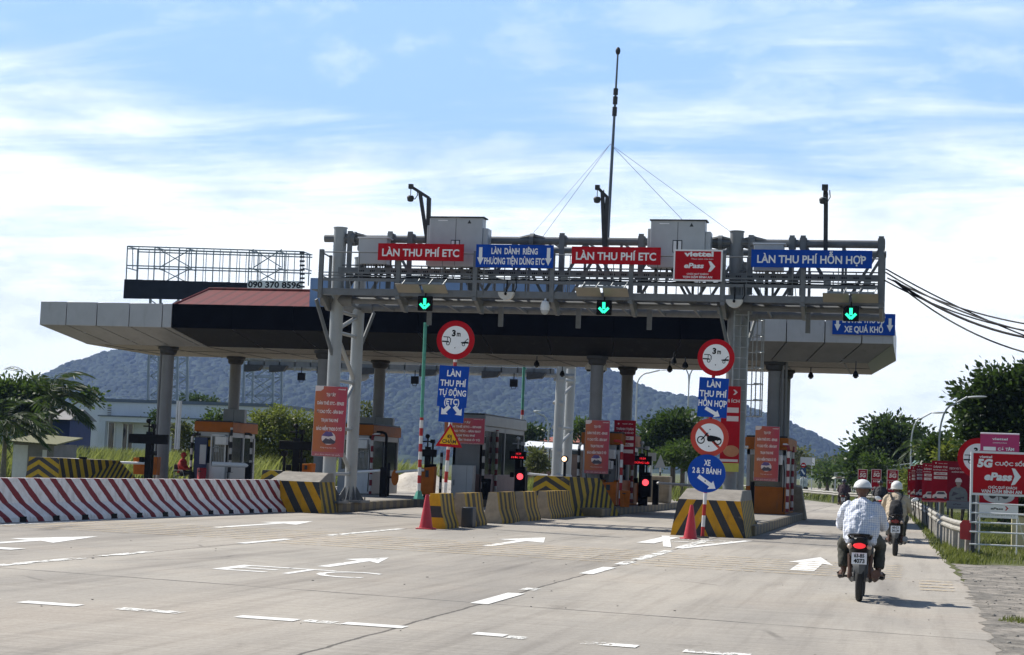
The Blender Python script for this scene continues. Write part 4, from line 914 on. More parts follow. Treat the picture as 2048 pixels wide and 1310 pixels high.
# ================================================================= BANNERS
def grad_mat(name, c1, c2, W):
    m = bpy.data.materials.new(name); m.use_nodes = True; t = m.node_tree; b = t.nodes['Principled BSDF']; b.inputs['Roughness'].default_value = .55
    o = t.nodes.new('ShaderNodeTexCoord').outputs['Object']; s = t.nodes.new('ShaderNodeSeparateXYZ'); t.links.new(o, s.inputs[0])
    k = mrange(t, math_(t, 'MULTIPLY_ADD', s.outputs[2], .15, s.outputs[0]), -W/2, W/2, 0, 1, False)
    c = mixc(t, k, c1, c2); c = mixc(t, mrange(t, noise(t, o, 3, 5), .4, .7, 0, .2), c, (.2, .1, .08)); t.links.new(c, b.inputs['Base Color']); return m
BAN = grad_mat('printed_orange_pink', (.46, .13, .035), (.42, .035, .07), .8)
PALE = mat('print_pale', (.70, .58, .55), .5, 0, .05)
SLATE = mat('print_dark', (.06, .05, .07), .5, 0, .2, 6)
def banner(label, px0, py0, px1, py1, Y, lines5=True, crop=None, wide=False, rot=0.):
    a = at(px0, py0, Y); b = at(px1, py1, Y); W = b.x-a.x; H = a.z-b.z; t = thing('banner', label, 'banner', ((a.x+b.x)/2, Y, (a.z+b.z)/2), (0, rot, 0)); y = -.016
    mb = MB(); mb.box(-W/2, W/2, -.012, .012, -H/2, H/2, 0); mb.flat([(-W/2, H/2), (-W/2, H*.425), (-W*.33, H*.43), (-W*.25, H*.46), (-W*.25, H/2)], y, 1); mb.text('viettel', W*.33, H*.455, W*.24, H*.02, y, 1, .03)
    L5 = ('TẠI ĐÂY', 'DÁN THẺ ETC - EPASS', 'ĐI CAO TỐC - SÂN BAY', 'TRẠM THU PHÍ', 'BẢO HIỂM TNDS Ô TÔ'); wd = (.30, .84, .84, .54, .80)
    sp_ = .122 if not wide else .17; z = H*.36 if not wide else H*.30
    for s, w_ in zip(L5, wd): mb.text(s, 0, z, W*w_, H*(.042 if not wide else .07), y, 1, .05); z -= H*sp_
    if not wide:
        cz = -H*.24; r = W*.22; mb.disc(0, cz, r, y, 1, 28, r*.9); mb.flat([(-r, cz+r*.3), (-r*.4, cz+r*.9), (r*.4, cz+r*.85), (r*.7, cz+r*.35), (0, cz+r*.2)], y-.002, 3)
        mb.flat([(-r*.9, cz-r*.5), (-r*.4, cz), (r*.3, cz-.0), (r*1.1, cz-r*.45), (r*.8, cz-r*.75), (-r*.5, cz-r*.8)], y-.003, 2); mb.flat([(-r*.3, cz-r*.1), (-.02, cz+r*.1), (r*.3, cz-r*.15)], y-.004, 1)
        mb.text('Vững vàng mọi nẻo', 0, -H*.385, W*.5, H*.02, y, 1, .0)
    mb.rect(-W/2, W/2, -H/2, -H*.44, y, 4); mb.text('giao dịch nhanh tại quầy', 0, -H*.485, W*.8, H*.022, y-.003, 1, .0)
    mb.build('print', [BAN, PALE, SLATE, mat('print_violet', (.10, .06, .20), .5, 0, .2, 5), mat('print_rose', (.42, .10, .11), .5, 0, .1)], t, world=False, smooth=False)
    b2 = MB()
    for s in (-1, 1): b2.tube((s*W/2, 0, -H/2), (s*W/2, 0, H/2), .012, n=6); b2.tube((-W/2, 0, s*H/2), (W/2, 0, s*H/2), .012, n=6)
    b2.build('frame', STEEL, t, world=False)
banner('tall orange and pink banner tied to the left gantry legs', 631, 772, 688, 914, 51.72, rot=rad(1))
banner('tall orange and pink banner on the middle booth island', 1172, 840, 1216, 948, 64.9)
banner('tall orange and pink banner before the booth by the motorcycle lane', 1511, 852, 1556, 963, 63.2, rot=rad(.5))
banner('wide orange and pink banner behind the triangular slow sign', 890, 835, 968, 889, 66.6, wide=True)
t0 = at(1229, 840, 66.5); b = at(1269, 930, 66.5); W = b.x-t0.x; H = t0.z-b.z
t = thing('banner', 'dark red banner right of the orange one at the middle booth', 'banner', ((t0.x+b.x)/2, 66.5, (t0.z+b.z)/2))
mb = MB(); mb.box(-W/2, W/2, -.012, .012, -H/2, H/2, 0); y = -.016
mb.disc(-W*.3, H*.42, .03, y, 1, 12); mb.text('viettel  ePass', W*.12, H*.41, W*.5, H*.025, y, 1); mb.text('THÀNH TOÁN', 0, H*.28, W*.8, H*.05, y, 1, .03); mb.text('KHÔNG DÙNG TIỀN MẶT', 0, H*.2, W*.85, H*.035, y, 1, .02)
for i in range(3): mb.rect(-W*.42, W*.42, H*(.06-.15*i), H*(.14-.15*i), y, 1)
mb.text('DÁN THẺ', 0, H*.08, W*.5, H*.035, y-.003, 0, .02); mb.text('NẠP TIỀN', 0, -H*.07, W*.5, H*.035, y-.003, 0, .02)
mb.build('print', [SREDB, PALE], t, world=False, smooth=False)
Y3 = YG-.33; a = at(1444, 772, Y3); b = at(1477, 944, Y3); W = b.x-a.x; H = a.z-b.z
t = thing('banner', 'tall red banner with yellow foot on the right gantry leg behind the round signs', 'banner', ((a.x+b.x)/2, Y3, (a.z+b.z)/2))
mb = MB(); mb.box(-W/2, W/2, -.012, .012, -H/2, H/2, 0); y = -.016; mb.add([(x, y, z) for x, z in ((W*.1, H*.46), (W*.2, H*.46), (W*.34, H*.43), (W*.2, H*.40), (W*.1, H*.40), (W*.22, H*.43))], [(0, 5, 2, 1), (5, 4, 3, 2)], 1)
mb.text('LỢI ÍCH', 0, H*.31, W*.9, H*.035, y, 1, .03)
for z in (.22, .12): mb.rect(-W*.2, W*.42, H*(z-.03), H*(z+.03), y, 1)
mb.disc(W*.08, -H*.26, W*.42, y, 2, 24, W*.3); mb.rect(-W*.5, W*.45, -H*.385, -H*.355, y, 1); mb.rect(-W/2, W/2, -H/2, -H*.40, y, 3)
mb.build('print', [SRED, PALE, mat('print_tan', (.5, .2, .08), .5, 0, .15), mat('print_lime', (.55, .50, .08), .5, 0, .1)], t, world=False, smooth=False)

# ================================================================= BOOTHS
BW_ = mat('booth_white', (.40, .41, .42), .5, 0, .06, 2, dirt=.2)
BOR = mat('booth_orange', (.34, .10, .012), .6, 0, .15, 2, dirt=.4, spec=.2)
BPK = mat('booth_pink', (.22, .14, .13), .7, 0, .15, 2, dirt=.45)
BGR = mat('booth_grey', (.19, .20, .21), .5, .1, .1, 2, dirt=.2)
def booth(label, x0, x1, y0, y1, z1, lower, band, wall=BW_, door=None, front=None, z0=.285, flat_roof=True):
    t = thing('toll_booth', label, 'toll booth', ((x0+x1)/2, y0, z0)); zb = z0+.95; zt = z1-.42
    mb = MB(); mb.box(x0, x1, y0, y1, z0, zb); mb.build('lower_wall', lower, t, bevel=.02)
    mb = MB(); i = .012; wf = .12
    for x, y in ((x0+i, y0+i), (x1-i-wf, y0+i), (x0+i, y1-i-wf), (x1-i-wf, y1-i-wf), (x0+i, (y0+y1)/2), (x1-i-wf, (y0+y1)/2)): mb.box(x, x+wf, y, y+wf, zb, zt)
    mb.box(x0+i, x1-i, y0+i, y1-i, zt-.2, zt); mb.box(x0+.3, x1-.3, y0+.3, y1-.3, zb, zb+.03)
    if front: mb.box(x0+i, x1-i, y0+i, y0+.05, zb, zt-.2)
    mb.build('wall', wall, t, bevel=.01)
    mb = MB(); mb.box(x0+.06, x1-.06, y0+.07, y0+.09, zb, zt-.2); p = mb.build('window', GLASS, t, smooth=False)
    mb = MB(); mb.box(x1-.09, x1-.07, y0+.14, y1-.14, zb, zt-.2); mb.build('window', GLASS, t, smooth=False)
    mb = MB(); mb.box(x0+.07, x0+.09, y0+.14, y1-.14, zb, zt-.2); mb.build('window', GLASS, t, smooth=False)
    mb = MB(); mb.box(x0-.06, x1+.06, y0-.06, y1+.06, zt+.002, z1); mb.build('roof_band', band, t, bevel=.02)
    mb = MB(); mb.box(x0-.02, x1+.02, y0-.02, y1+.02, z1+.002, z1+.06); mb.build('roof', STEELD, t, bevel=.01)
    mb = MB(); xa_ = x1-.62; mb.box(xa_, xa_+.5, y0-.26, y0-.005, zt-.52, zt-.18); mb.build('air_conditioner', WHITE, t, bevel=.02)
    for k in range(3):
        mb = MB(); xn = x0+.25+k*.3; zn = zb+.25+.22*((k*5) % 3); mb.box(xn, xn+.18, y0+.052, y0+.058, zn, zn+.26); mb.build('notice', WHITE if k != 1 else SYEL, t, smooth=False)
    mb = MB(); mb.path([(x1-.1, y0-.03, zt-.35), (x1-.05, y0-.05, zb+.5), (x1-.08, y0-.04, z0+.1)], .018, 6); mb.build('cable', BLACK, t)
    if door:
        a, b = door; mb = MB(); mb.box(a, a+.06, y0-.04, y0-.004, z0+.02, zt-.1); mb.box(b-.06, b, y0-.04, y0-.004, z0+.02, zt-.1); mb.box(a, b, y0-.04, y0-.004, zt-.16, zt-.1); mb.box(a+.06, b-.06, y0-.035, y0-.006, z0+.02, zb-.1); d = mb.build('door', WHITE, t, bevel=.006)
        mb = MB()
        for k in range(8): x = a+.1+(b-a-.2)*k/7; mb.box(x-.012, x+.012, y0-.03, y0-.012, zb-.1, zt-.16)
        mb.box(a+.06, b-.06, y0-.03, y0-.01, (zb+zt)/2-.02, (zb+zt)/2+.02); mb.build('grille', STEEL, d, smooth=False)
    return t
booth('white booth with orange lower walls and roof band at the motorcycle lane', at(1492, 950, 63.6).x, at(1572, 950, 63.6).x, 63.6, 68.0, 2.95, BOR, BOR)
booth('white booth with orange lower walls behind the middle banners', at(1164, 950, 65.6).x, at(1238, 950, 65.6).x, 65.6, 70.2, 2.95, BOR, BOR)
booth('grey booth with pink flanks behind the wide banner and slow triangle', at(903, 950, 68.4).x, at(964, 950, 68.4).x, 68.4, 76.0, 3.55, BPK, BGR, BGR, front=True)
booth('white booth with orange roof band and barred door behind the left gantry legs', at(675, 950, 68).x, at(741, 950, 68).x, 68.0, 71.8, 3.0, BW_, BOR, door=(at(711, 950, 68).x, at(739, 950, 68).x))
booth('white booth with orange roof band and blue doorway furthest left', at(390, 900, 70.2).x, at(462, 900, 70.2).x, 70.2, 73.0, 2.95, BW_, BOR, door=(at(421, 900, 70.2).x, at(452, 900, 70.2).x))
t = thing('door_panel', 'dark blue open door leaf on the far left booth', 'door', (at(402, 900, 70.1).x, 70.1, .285)); mb = MB(); mb.box(-.28, .28, -.05, .0, 0, 2.0); mb.build('leaf', mat('navy_door', (.015, .03, .09), .5), t, world=False, bevel=.01); mb = MB(); mb.box(-.03, .25, -.056, -.052, .9, 1.7); mb.build('pane', GREY, t, world=False, smooth=False)
# roof fascia box and cabinets of the grey booth
t = thing('signal_cabinet', 'grey cabinet with a handle standing before the grey booth', 'cabinet', (-16.9, 67.4, .285)); a = at(907, 940, 67.4); b = at(940, 985, 67.4); t.location.x = (a.x+b.x)/2
mb = MB(); mb.box(-.42, .42, 0, .5, 0, 1.28); mb.build('case', GREY, t, world=False, bevel=.02); mb = MB(); mb.path([(-.3, -.01, .5), (-.3, -.05, .52), (-.3, -.05, .68), (-.3, -.01, .7)], .014, 6); mb.build('handle', STEELD, t, world=False); mb = MB(); mb.box(.18, .19, -.004, 0, .03, 1.25); mb.build('door_joint', STEELD, t, world=False, smooth=False)
# striped guard posts and hoops round the booths
def hoop(label, px, py0, py1, Y, m, bend=0., r=.055, group='striped guard posts round the booths'):
    b = at(px, py1, Y); tp = at(px, py0, Y); z0 = max(.28, b.z); h = tp.z-z0; t = thing('guard_post', label, 'guard post', (b.x, Y, z0), group=group)
    mb = MB(); pts = [(0, 0, 0), (0, 0, h*.5), (0, 0, h-.15)]
    if bend: pts += [(bend*.12, 0, h-.04), (bend*.4, 0, h), (bend, 0, h)]
    else: pts.append((0, 0, h))
    mb.path(pts, r, 10); mb.build('pipe', m, t, world=False); mb = MB(); mb.cbox((0, 0, .012), (.2, .2, .024)); mb.build('foot', STEELD, t, world=False)
HP = [('black and white post at the left corner of the far left booth', 381, 868, 945, 70.0, BW, .35), ('black and white post at the right corner of the far left booth', 500, 868, 945, 70.0, BW, -.3), ('black and white post in the middle of the far left booth front', 459, 855, 945, 69.6, BW, 0),
      ('maroon and white post before the barred door booth', 740, 868, 990, 67.4, RWP, .3), ('black bent pipe right of the barred door booth', 768, 865, 990, 67.6, BLACK, -.4),
      ('black and white post at the front of the grey booth', 964, 872, 990, 68.0, BW, 0), ('second black and white post along the grey booth', 990, 860, 990, 70.5, RWP, 0), ('third black and white post along the grey booth', 1003, 862, 985, 72.5, BW, 0), ('last black and white post along the grey booth', 1018, 872, 985, 75, RWP, -.3), ('black and white post left of the grey booth by the orange gate box', 880, 905, 990, 69.0, BW, 0),
      ('red and white post nearest at the middle booth corner', 1240, 882, 1012, 65.0, RW, -.3), ('red and white post behind the nearest at the middle booth', 1262, 885, 1005, 68.0, RWP, 0), ('black post left of the middle booth', 1156, 886, 965, 66.0, BW, .3),
      ('maroon and white post nearest at the right booth corner', 1574, 890, 1025, 63.3, RWP, -.2), ('maroon and white post behind the nearest at the right booth', 1583, 892, 1022, 66, RWP, 0), ('black and white post left of the right booth', 1482, 894, 1000, 63.2, BW, .2), ('white patched post left of the right booth, mid height', 1476, 930, 1000, 62.6, BW, 0)]
for lb, px, y0, y1, Y, m, bd in HP: hoop(lb, px, y0, y1, Y, m, bd)
t = thing('guard_block', 'rough stained concrete guard block right of the right booth', 'concrete block', (-4.35, 68.75, 0)); mb = MB(); mb.add([(-.42, 0, 0), (.36, 0, 0), (.36, .8, 0), (-.42, .8, 0), (-.42, .05, 1.35), (.16, .05, 1.22), (.12, .8, 1.3), (-.42, .8, 1.35)], [(3, 2, 1, 0), (4, 5, 6, 7), (0, 1, 5, 4), (1, 2, 6, 5), (2, 3, 7, 6), (3, 0, 4, 7)]); mb.build('block', ENDC, t, world=False, smooth=False, bevel=.05)
t = thing('guard_block', 'rough concrete guard block right of the red signal at the middle booth', 'concrete block', (-10.75, 77.0, .28)); mb = MB(); mb.box(-.5, .45, 0, .9, 0, 1.15); mb.build('block', ENDC, t, world=False, smooth=False, bevel=.06)
# roof shelter seen at left of the middle booth
# AC and switch boxes on columns
for lb, px, py, Y, W, H, D in (('grey switch box pair on the column behind the far left booth', 470, 832, 71.2, .95, .55, .3), ('grey switch box on the column behind the barred door booth', 752, 850, 71.2, 1.5, .62, .3), ('white notice box on the middle booth front', 1221, 930, 65.3, .2, .3, .1), ('grey switch box high on the leftmost canopy column', 356, 850, 66.0, .16, 1.9, .2)):
    c = at(px, py, Y); t = thing('switch_box', lb, 'electrical box', c); mb = MB(); mb.box(-W/2, W/2, -D/2, D/2, -H/2, H/2); mb.build('case', BGR if W > .3 else WHITE, t, world=False, bevel=.015); mb = MB(); mb.box(-.008, .008, -D/2-.004, -D/2, -H/2+.03, H/2-.03); mb.build('door_joint', STEELD, t, world=False, smooth=False)
# ---- barrier gates
def gate(label, px0, py0, px1, py1, Y, boom=None, bm=None):
    a = at(px0, py0, Y); b = at(px1, py1, Y); W = b.x-a.x; z0 = max(b.z, .0); H = a.z-z0; t = thing('barrier_gate', label, 'barrier gate', ((a.x+b.x)/2, Y, z0))
    mb = MB(); mb.add([(-W/2, 0, 0), (W/2, 0, 0), (W/2, .35, 0), (-W/2, .35, 0), (-W/2-.02, -.02, H*.92), (W/2+.02, -.02, H), (W/2+.02, .37, H), (-W/2-.02, .37, H*.92)], [(3, 2, 1, 0), (4, 5, 6, 7), (0, 1, 5, 4), (1, 2, 6, 5), (2, 3, 7, 6), (3, 0, 4, 7)]); mb.build('housing', ORANGE, t, world=False, smooth=False, bevel=.02)
    mb = MB(); mb.box(-W*.12, W*.12, -.05, -.021, H*.62, H*.86); mb.build('lock', STEELD, t, world=False, smooth=False)
    if boom:
        p = at(boom[0], boom[1], Y-.1); q = at(boom[2], boom[3], Y-.1+(boom[4] if len(boom) > 4 else 0)); o = Vector(t.location); mb = MB(); mb.tube(p-o, q-o, .05, n=10); mb.build('boom', bm or WHITE, t, world=False)
gate('orange barrier gate box behind the green and white pole', 842, 932, 866, 990, 66.0, (848, 940, 792, 944)); gate('orange barrier gate box left of the leftmost canopy column', 268, 912, 312, 950, 64.5, (300, 927, 240, 925)); gate('orange gate box low at the middle booth front', 1201, 962, 1231, 1010, 65.1)
gate('orange gate box behind the left yellow nose block', 602, 926, 622, 960, 57.5); gate('orange gate box beside the red signal at the middle booth', 1271, 962, 1290, 1006, 70.5)
def boom(label, x0, y0, x1, y1, Y0, Y1, m=WHITE, r=.055, post=None):
    p = at(x0, y0, Y0); q = at(x1, y1, Y1); t = thing('barrier_boom', label, 'barrier arm', p); o = Vector(p); mb = MB(); mb.tube((0, 0, 0), q-o, r, n=10); mb.build('arm', m, t, world=False)
    mb = MB(); mb.box(-.12, .12, -.1, .1, -p.z+(.28 if post is None else post), .12); mb.build('stand', BLACK, t, world=False, bevel=.01); return t
boom('white barrier arm running from the left gantry legs to the black stand', 768, 941, 702, 945, 64, 64); boom('white barrier arm crossing the lane left of the red signal', 1050, 947, 1095, 951, 80, 80); boom('white barrier arm right of the red signal at the middle booth', 1312, 966, 1386, 971, 72, 70, WHITE, .055); boom('thick white barrier arm before the far left booth', 498, 931, 424, 928, 67, 66.5, WHITE, .10)
boom('short white barrier arm over the grass left of the striped block', 166, 920, 137, 919, 63, 63)
t = thing('round_signal', 'brown round disc signal on a black stand right of the white arm', 'signal', at(790, 955, 66)); mb = MB(); mb.path([(0, -.02, 0), (0, .03, 0)], [(.14, .30), (.14, .30)], 24); mb.build('disc', ORANGE, t, world=False); mb = MB(); mb.tube((0, .05, 0), (-.25, .05, 0), .04, n=8); mb.tube((-.28, .05, -1.2), (-.28, .05, .55), .06, n=8); mb.build('stand', BLACK, t, world=False)
# ---- LED boards, red signals, camera clusters
LEDR = mat('led_red', (.9, .02, .03), .5, 0, 0, emit=1.2); LEDW = mat('lamp_warm', (1, .62, .36), .5, 0, 0, emit=2.0)
REDL = bpy.data.materials.new('red_light'); REDL.use_nodes = True; b_ = REDL.node_tree.nodes['Principled BSDF']; b_.inputs['Base Color'].default_value = (.8, .02, .04, 1); b_.inputs['Emission Color'].default_value = (1, .07, .09, 1); b_.inputs['Emission Strength'].default_value = 1.5
def ledboard(label, px0, py0, px1, py1, Y, lines, zg=.28):
    a = at(px0, py0, Y); b = at(px1, py1, Y); W = b.x-a.x; H = a.z-b.z; t = thing('led_board', label, 'display board', ((a.x+b.x)/2, Y, zg)); z = b.z-zg
    mb = MB(); mb.box(-W/2, W/2, -.06, .10, z, z+H); mb.build('housing', BLACK, t, world=False, bevel=.012)
    mb = MB(); mb.box(-.11, .11, .0, .14, 0, z+H+.1); mb.box(.16, .22, 0, .1, 0, z+H+.25); mb.build('post', BLACK, t, world=False, bevel=.01)
    if lines:
        mb = MB()
        for k, s in enumerate(lines): mb.text(s, (0 if k else .05)*W, z+H*(.62-.45*k), W*(.3 if k == 0 else .75), H*.2, -.064, 0, .0)
        mb.build('lettering', LEDR, t, world=False, smooth=False)
    mb = MB(); mb.tube((-.02, .05, z+H), (-.02, .05, z+H+.45), .03, n=8); mb.tube((.2, .05, z+H+.3), (-.25, .05, z+H+.3), .025, n=8); mb.ell((-.02, -.02, z+H+.5), (.09, .13, .09), 10); mb.box(.12, .26, -.1, .1, z+H+.24, z+H+.38); mb.build('camera', GREY if lines else BLACK, t, world=False)
    mb = MB(); mb.cbox((.25, -.1, z-.35), (.22, .3, .16)); mb.cbox((-.2, -.05, z-.6), (.14, .2, .2)); mb.build('sensor', BLACK, t, world=False, bevel=.01)
ledboard('black text display with red letters left of the warm lamp', 1020, 902, 1052, 920, 70, ('10:24', 'MỜI XE')); ledboard('black text display with red letters above the right red signal', 1265, 911, 1303, 931, 69.5, ('10:24', 'DỪNG LẠI')); ledboard('blank black display on a post left of the leftmost canopy column', 259, 867, 335, 889, 63.5, None); ledboard('blank black display on a post behind the left yellow nose block', 560, 881, 624, 901, 57, None); ledboard('blank black display on a post behind the orange gate box', 838, 898, 872, 914, 66.5, None)
def redsig(label, px, py, Y):
    c = at(px, py, Y); t = thing('signal_light', label, 'signal light', (c.x, Y, .28), group='red signal lights at the booths'); z = c.z-.28
    mb = MB(); mb.box(-.21, .21, .0, .25, z-.55, z+.28); mb.box(-.08, .08, .05, .2, 0, z-.5); mb.build('housing', BLACK, t, world=False, bevel=.02)
    mb = MB(); mb.path([(0, -.02, z), (0, .0, z)], .125, 20); mb.build('lamp', REDL, t, world=False)
redsig('lit red signal lamp below the left red letter display', 1040, 953, 69.5); redsig('lit red signal lamp at the right end of the middle island', 1291, 965, 69)
c = at(1129, 918, 62); t = thing('warning_lamp', 'warm lit lamp on a thin black post behind the striped nose block', 'lamp', (c.x, 62, 1.2)); z = c.z-1.2
mb = MB(); mb.tube((0, .1, 0), (0, .1, z), .05, n=10); mb.path([(0, -.04, z), (0, .12, z)], .12, 16); mb.build('post', BLACK, t, world=False); mb = MB(); mb.path([(0, -.06, z), (0, -.045, z)], .085, 16); mb.build('lamp', LEDW, t, world=False)
# ---- green poles with red and white feet
def gpole(label, bx, by, tx, ty, Y, zsplit, foot=True):
    b = at(bx, by, Y); tp = at(tx, ty, Y); t = thing('height_pole', label, 'pole', b); o = Vector(b); d = tp-o; f = zsplit
    mb = MB(); mb.tube(d*f, d, .062, n=14); mb.cbox(d*.985+Vector((.07, 0, 0)), (.1, .06, .06)); mb.build('upper_post', GREENP, t, world=False)
    mb = MB(); mb.tube((0, 0, .0), d*f, .064, n=14); mb.build('lower_post', RW, t, world=False)
    if foot: mb = MB(); mb.path([(0, 0, 0), (0, 0, .05), (0, 0, .32)], [.19, .18, .07], 4); mb.build('foot', GREENP, t, world=False, smooth=False)
gpole('tall green pole with red and white lower part left of the round width sign', 837, 998, 851, 645, 62.0, .46)
gpole('tall green pole with white lower part above the grey booth', 1040, 960, 1048, 734, 76, .62, False)
# ---- second gantry behind the canopy
g2 = thing('sign_gantry', 'far grey gantry seen under the canopy, with its legs left of the middle column', 'gantry', (-24, 92, 0)); Y4 = 92.0
a = at(484, 716, Y4); b = at(1150, 745, Y4)
mb = MB(); mb.tube((a.x, Y4, a.z), (b.x, Y4, b.z+.35), .15, n=12); mb.build('top_chord', GCOL, g2); mb = MB(); mb.box(a.x+.5, b.x-1, Y4-.5, Y4-.44, 6.45, 6.72); mb.build('walkway', GM, g2, smooth=False)
mb = MB()
for i in range(20): x = a.x+.6+(b.x-a.x-1.8)*i/19; mb.box(x-.03, x+.03, Y4-.5, Y4-.45, 6.2, 7.9)
mb.tube((a.x+.3, Y4-.48, 7.25), (b.x-1, Y4-.48, 7.25), .03, n=6); mb.tube((a.x+.3, Y4, 6.4), (b.x, Y4, 6.4), .12, n=10); mb.build('handrail', STEEL, g2, smooth=False)
for p in (510, 560, 655, 740, 860, 985, 1075): c = at(p, 752, Y4-.3); mb = MB(); mb.prism([(c.x-.5, 6.5), (c.x+.5, 6.5), (c.x+.3, 6.2), (c.x-.5, 6.12)], Y4-.7, Y4-.3); mb.build('reader_panel', STEELD, g2, smooth=False)
for p, yb, r in ((1112, 950, .26), (1132, 945, .25)):
    b = at(p, yb, Y4 if p == 1112 else Y4+2); mb = MB(); mb.tube((b.x, b.y, 0), (b.x+.1, b.y, 8), r, n=18); mb.build('leg', GCOL, g2)
b = at(1121, 950, Y4+1)
for i in range(5): mb = MB(); z = 1.2+i*1.25; mb.tube((b.x-.3, Y4, z), (b.x+.35, Y4+2, z+(1.1 if i % 2 else 0)), .08, n=8); mb.ell((b.x+.1, Y4-.2, z), (.16, .1, .14), 8); mb.build('bracing', GCOL, g2)
for i, (px, py) in enumerate(((602, 753), (829, 760), (1027, 766))):
    c = at(px, py, Y4-.4); t = thing('lane_light', ['unlit black signal box hanging from the far gantry, left of the tall banner', 'unlit black signal box hanging from the far gantry beside the green pole', 'unlit black signal box hanging from the far gantry right of the blue lane sign'][i], 'signal light', c, group='unlit lane lights on the far gantry'); mb = MB(); mb.box(-.2, .2, 0, .15, -.2, .2); mb.box(-.02, .02, .05, .08, .2, .6); mb.build('housing', BLACK, t, world=False); mb = MB(); mb.path([(-.12, .05, -.2), (-.1, .05, -.3), (.1, .05, -.3), (.12, .05, -.2)], .02, 6); mb.build('hook', BLACK, t, world=False)
c = at(725, 752, Y4-.4); t = thing('flood_light', 'grey round flood light on the far gantry beside the back canopy column', 'lamp', c); mb = MB(); mb.ell((0, 0, 0), (.38, .2, .28), 14); mb.build('shade', BGR, t, world=False); mb = MB(); mb.tube((0, .1, .1), (0, .2, .6), .04, n=6); mb.build('arm', STEELD, t, world=False)

# red bins, spare cones and a hand cart of clutter by the booths
for lb, px, py, Y, W, H, m in (('red plastic bin by the far left booth door', 409, 945, 69.8, .42, .75, REDC), ('black rubbish bin against the grey booth flank', 975, 995, 67.6, .38, .8, BLACK), ('orange water box standing by the middle booth wall', 1252, 1005, 65.2, .4, .6, ORANGE), ('dark cabinet between the middle banners', 1222, 985, 66.0, .5, 1.5, BGR)):
    c = at(px, py, Y); t = thing('bin' if 'bin' in lb else 'storage_box', lb, 'bin' if 'bin' in lb else 'box', (c.x, Y-.3, .285)); mb = MB(); mb.path([(0, 0, 0), (0, 0, H*.9), (0, 0, H*.92), (0, 0, H)], [(W*.5, W*.42), (W*.56, W*.5), (W*.6, W*.54), (W*.5, W*.42)], 4); mb.build('body', m, t, world=False, smooth=False, bevel=.02); mb = MB(); mb.box(-W*.15, W*.15, -W*.62, -W*.56, H*.78, H*.84); mb.build('handle', STEELD, t, world=False)
# ================================================================= RIGHT ROADSIDE
GALV = mat('weathered_guardrail', (.33, .315, .28), .6, .25, .2, 3, .05, 20, dirt=.4)
POSTC = mat('concrete_post', (.33, .31, .28), .85, 0, .2, 4, .2, 20, dirt=.4)
gpth = [Vector(p) for p in ((1.17, 41.7), (.94, 44.1), (.73, 48.8), (.5, 63), (.08, 82), (-.3, 95), (-.7, 103), (-1.2, 107.5), (-1.8, 112), (-3, 114.5), (-4.1, 117.5), (-6.6, 129), (-9.2, 138.5), (-15, 158))]
gt = thing('guardrail', 'long weathered steel guardrail on pale posts along the right road edge', 'guardrail', (1.17, 41.6, 0))
mb = MB(); prof = [(.0, .78), (.05, .74), (.05, .70), (.0, .665), (.0, .635), (.05, .60), (.05, .56), (.0, .52)]
fine = []
for a, b in zip(gpth, gpth[1:]):
    n = max(1, int((b-a).length/1.0)); fine += [a.lerp(b, i/n) for i in range(n)]
fine.append(gpth[-1]); rg = random.Random(5); V = []
for i, p in enumerate(fine):
    d = (fine[min(i+1, len(fine)-1)]-fine[max(i-1, 0)]).normalized(); nn = Vector((-d.y, d.x)); dz = rg.uniform(-.012, .012)
    for o, z in prof: q = p+nn*(o+.06); V.append((q.x, q.y, z-.03+dz))
    for o, z in prof[::-1]: q = p+nn*(o+.05); V.append((q.x, q.y, z-.03+dz))
k = 16; mb.add(V, [(i*k+j, i*k+(j+1) % k, (i+1)*k+(j+1) % k, (i+1)*k+j) for i in range(len(fine)-1) for j in range(k)]+[tuple(range(k))]); mb.build('rail', GALV, gt, smooth=False)
acc = 0; px_ = None; cnt = 0; nxt = .15; run = 0.
for a, b in zip(fine, fine[1:]):
    d = (b-a).length
    while nxt <= run+d and cnt < 62:
        p = a.lerp(b, (nxt-run)/d); mb = MB(); h = .74+rg.uniform(-.04, .03); mb.tube((p.x, p.y, 0), (p.x+rg.uniform(-.02, .02), p.y, h), .075, n=10); mb.build('post', POSTC, gt); cnt += 1; nxt += 1.25 if nxt < 70 else 2.5
    run += d
mb = MB(); mb.prism([(.98, .38), (1.24, .36), (1.30, .44), (1.31, .70), (1.22, .80), (1.04, .80), (.97, .72)], 41.38, 41.42); mb.build('end_plate', mat('reflector_red', (.50, .02, .03), .4, 0, .15, 6), gt)
# advert frame with the red board
t = thing('advert_sign', 'large red board with white lettering on a railed white frame at right edge', 'sign', (1.23, 41.3, 0)); Yb = 41.2
a = at(1945, 904, Yb); z1 = a.z; z0 = at(1945, 987, Yb).z; x0 = a.x; x1 = x0+1.86
mb = MB(); mb.box(x0-.03, x1, Yb-.03, Yb+.03, z0-.03, z1+.03, 0); mb.rect(x0+.02, x1-.04, z0+.02, z1-.02, Yb-.034, 1); y = Yb-.038; H = z1-z0; k = H/.87
mb.text('viettel', x0+.27*k, z1-.115*k, .26*k, .05*k, y, 2, .03); mb.text('5G', x0+.25*k, z1-.30*k, .30*k, .155*k, y, 2, .06, skew=.12); mb.text('CUỘC SỐNG MỚI', x0+.97*k, z1-.26*k, 1.02*k, .068*k, y, 2, .03)
mb.text('ePass', x0+.52*k, z0+.30*k, .56*k, .15*k, y, 2, .05, skew=.2)
mb.add([(x0+q*k, y, z0+z*k) for q, z in ((.80, .56), (.87, .55), (.99, .385), (.87, .22), (.79, .20), (.86, .385))], [(0, 5, 2, 1), (5, 4, 3, 2)], 2)
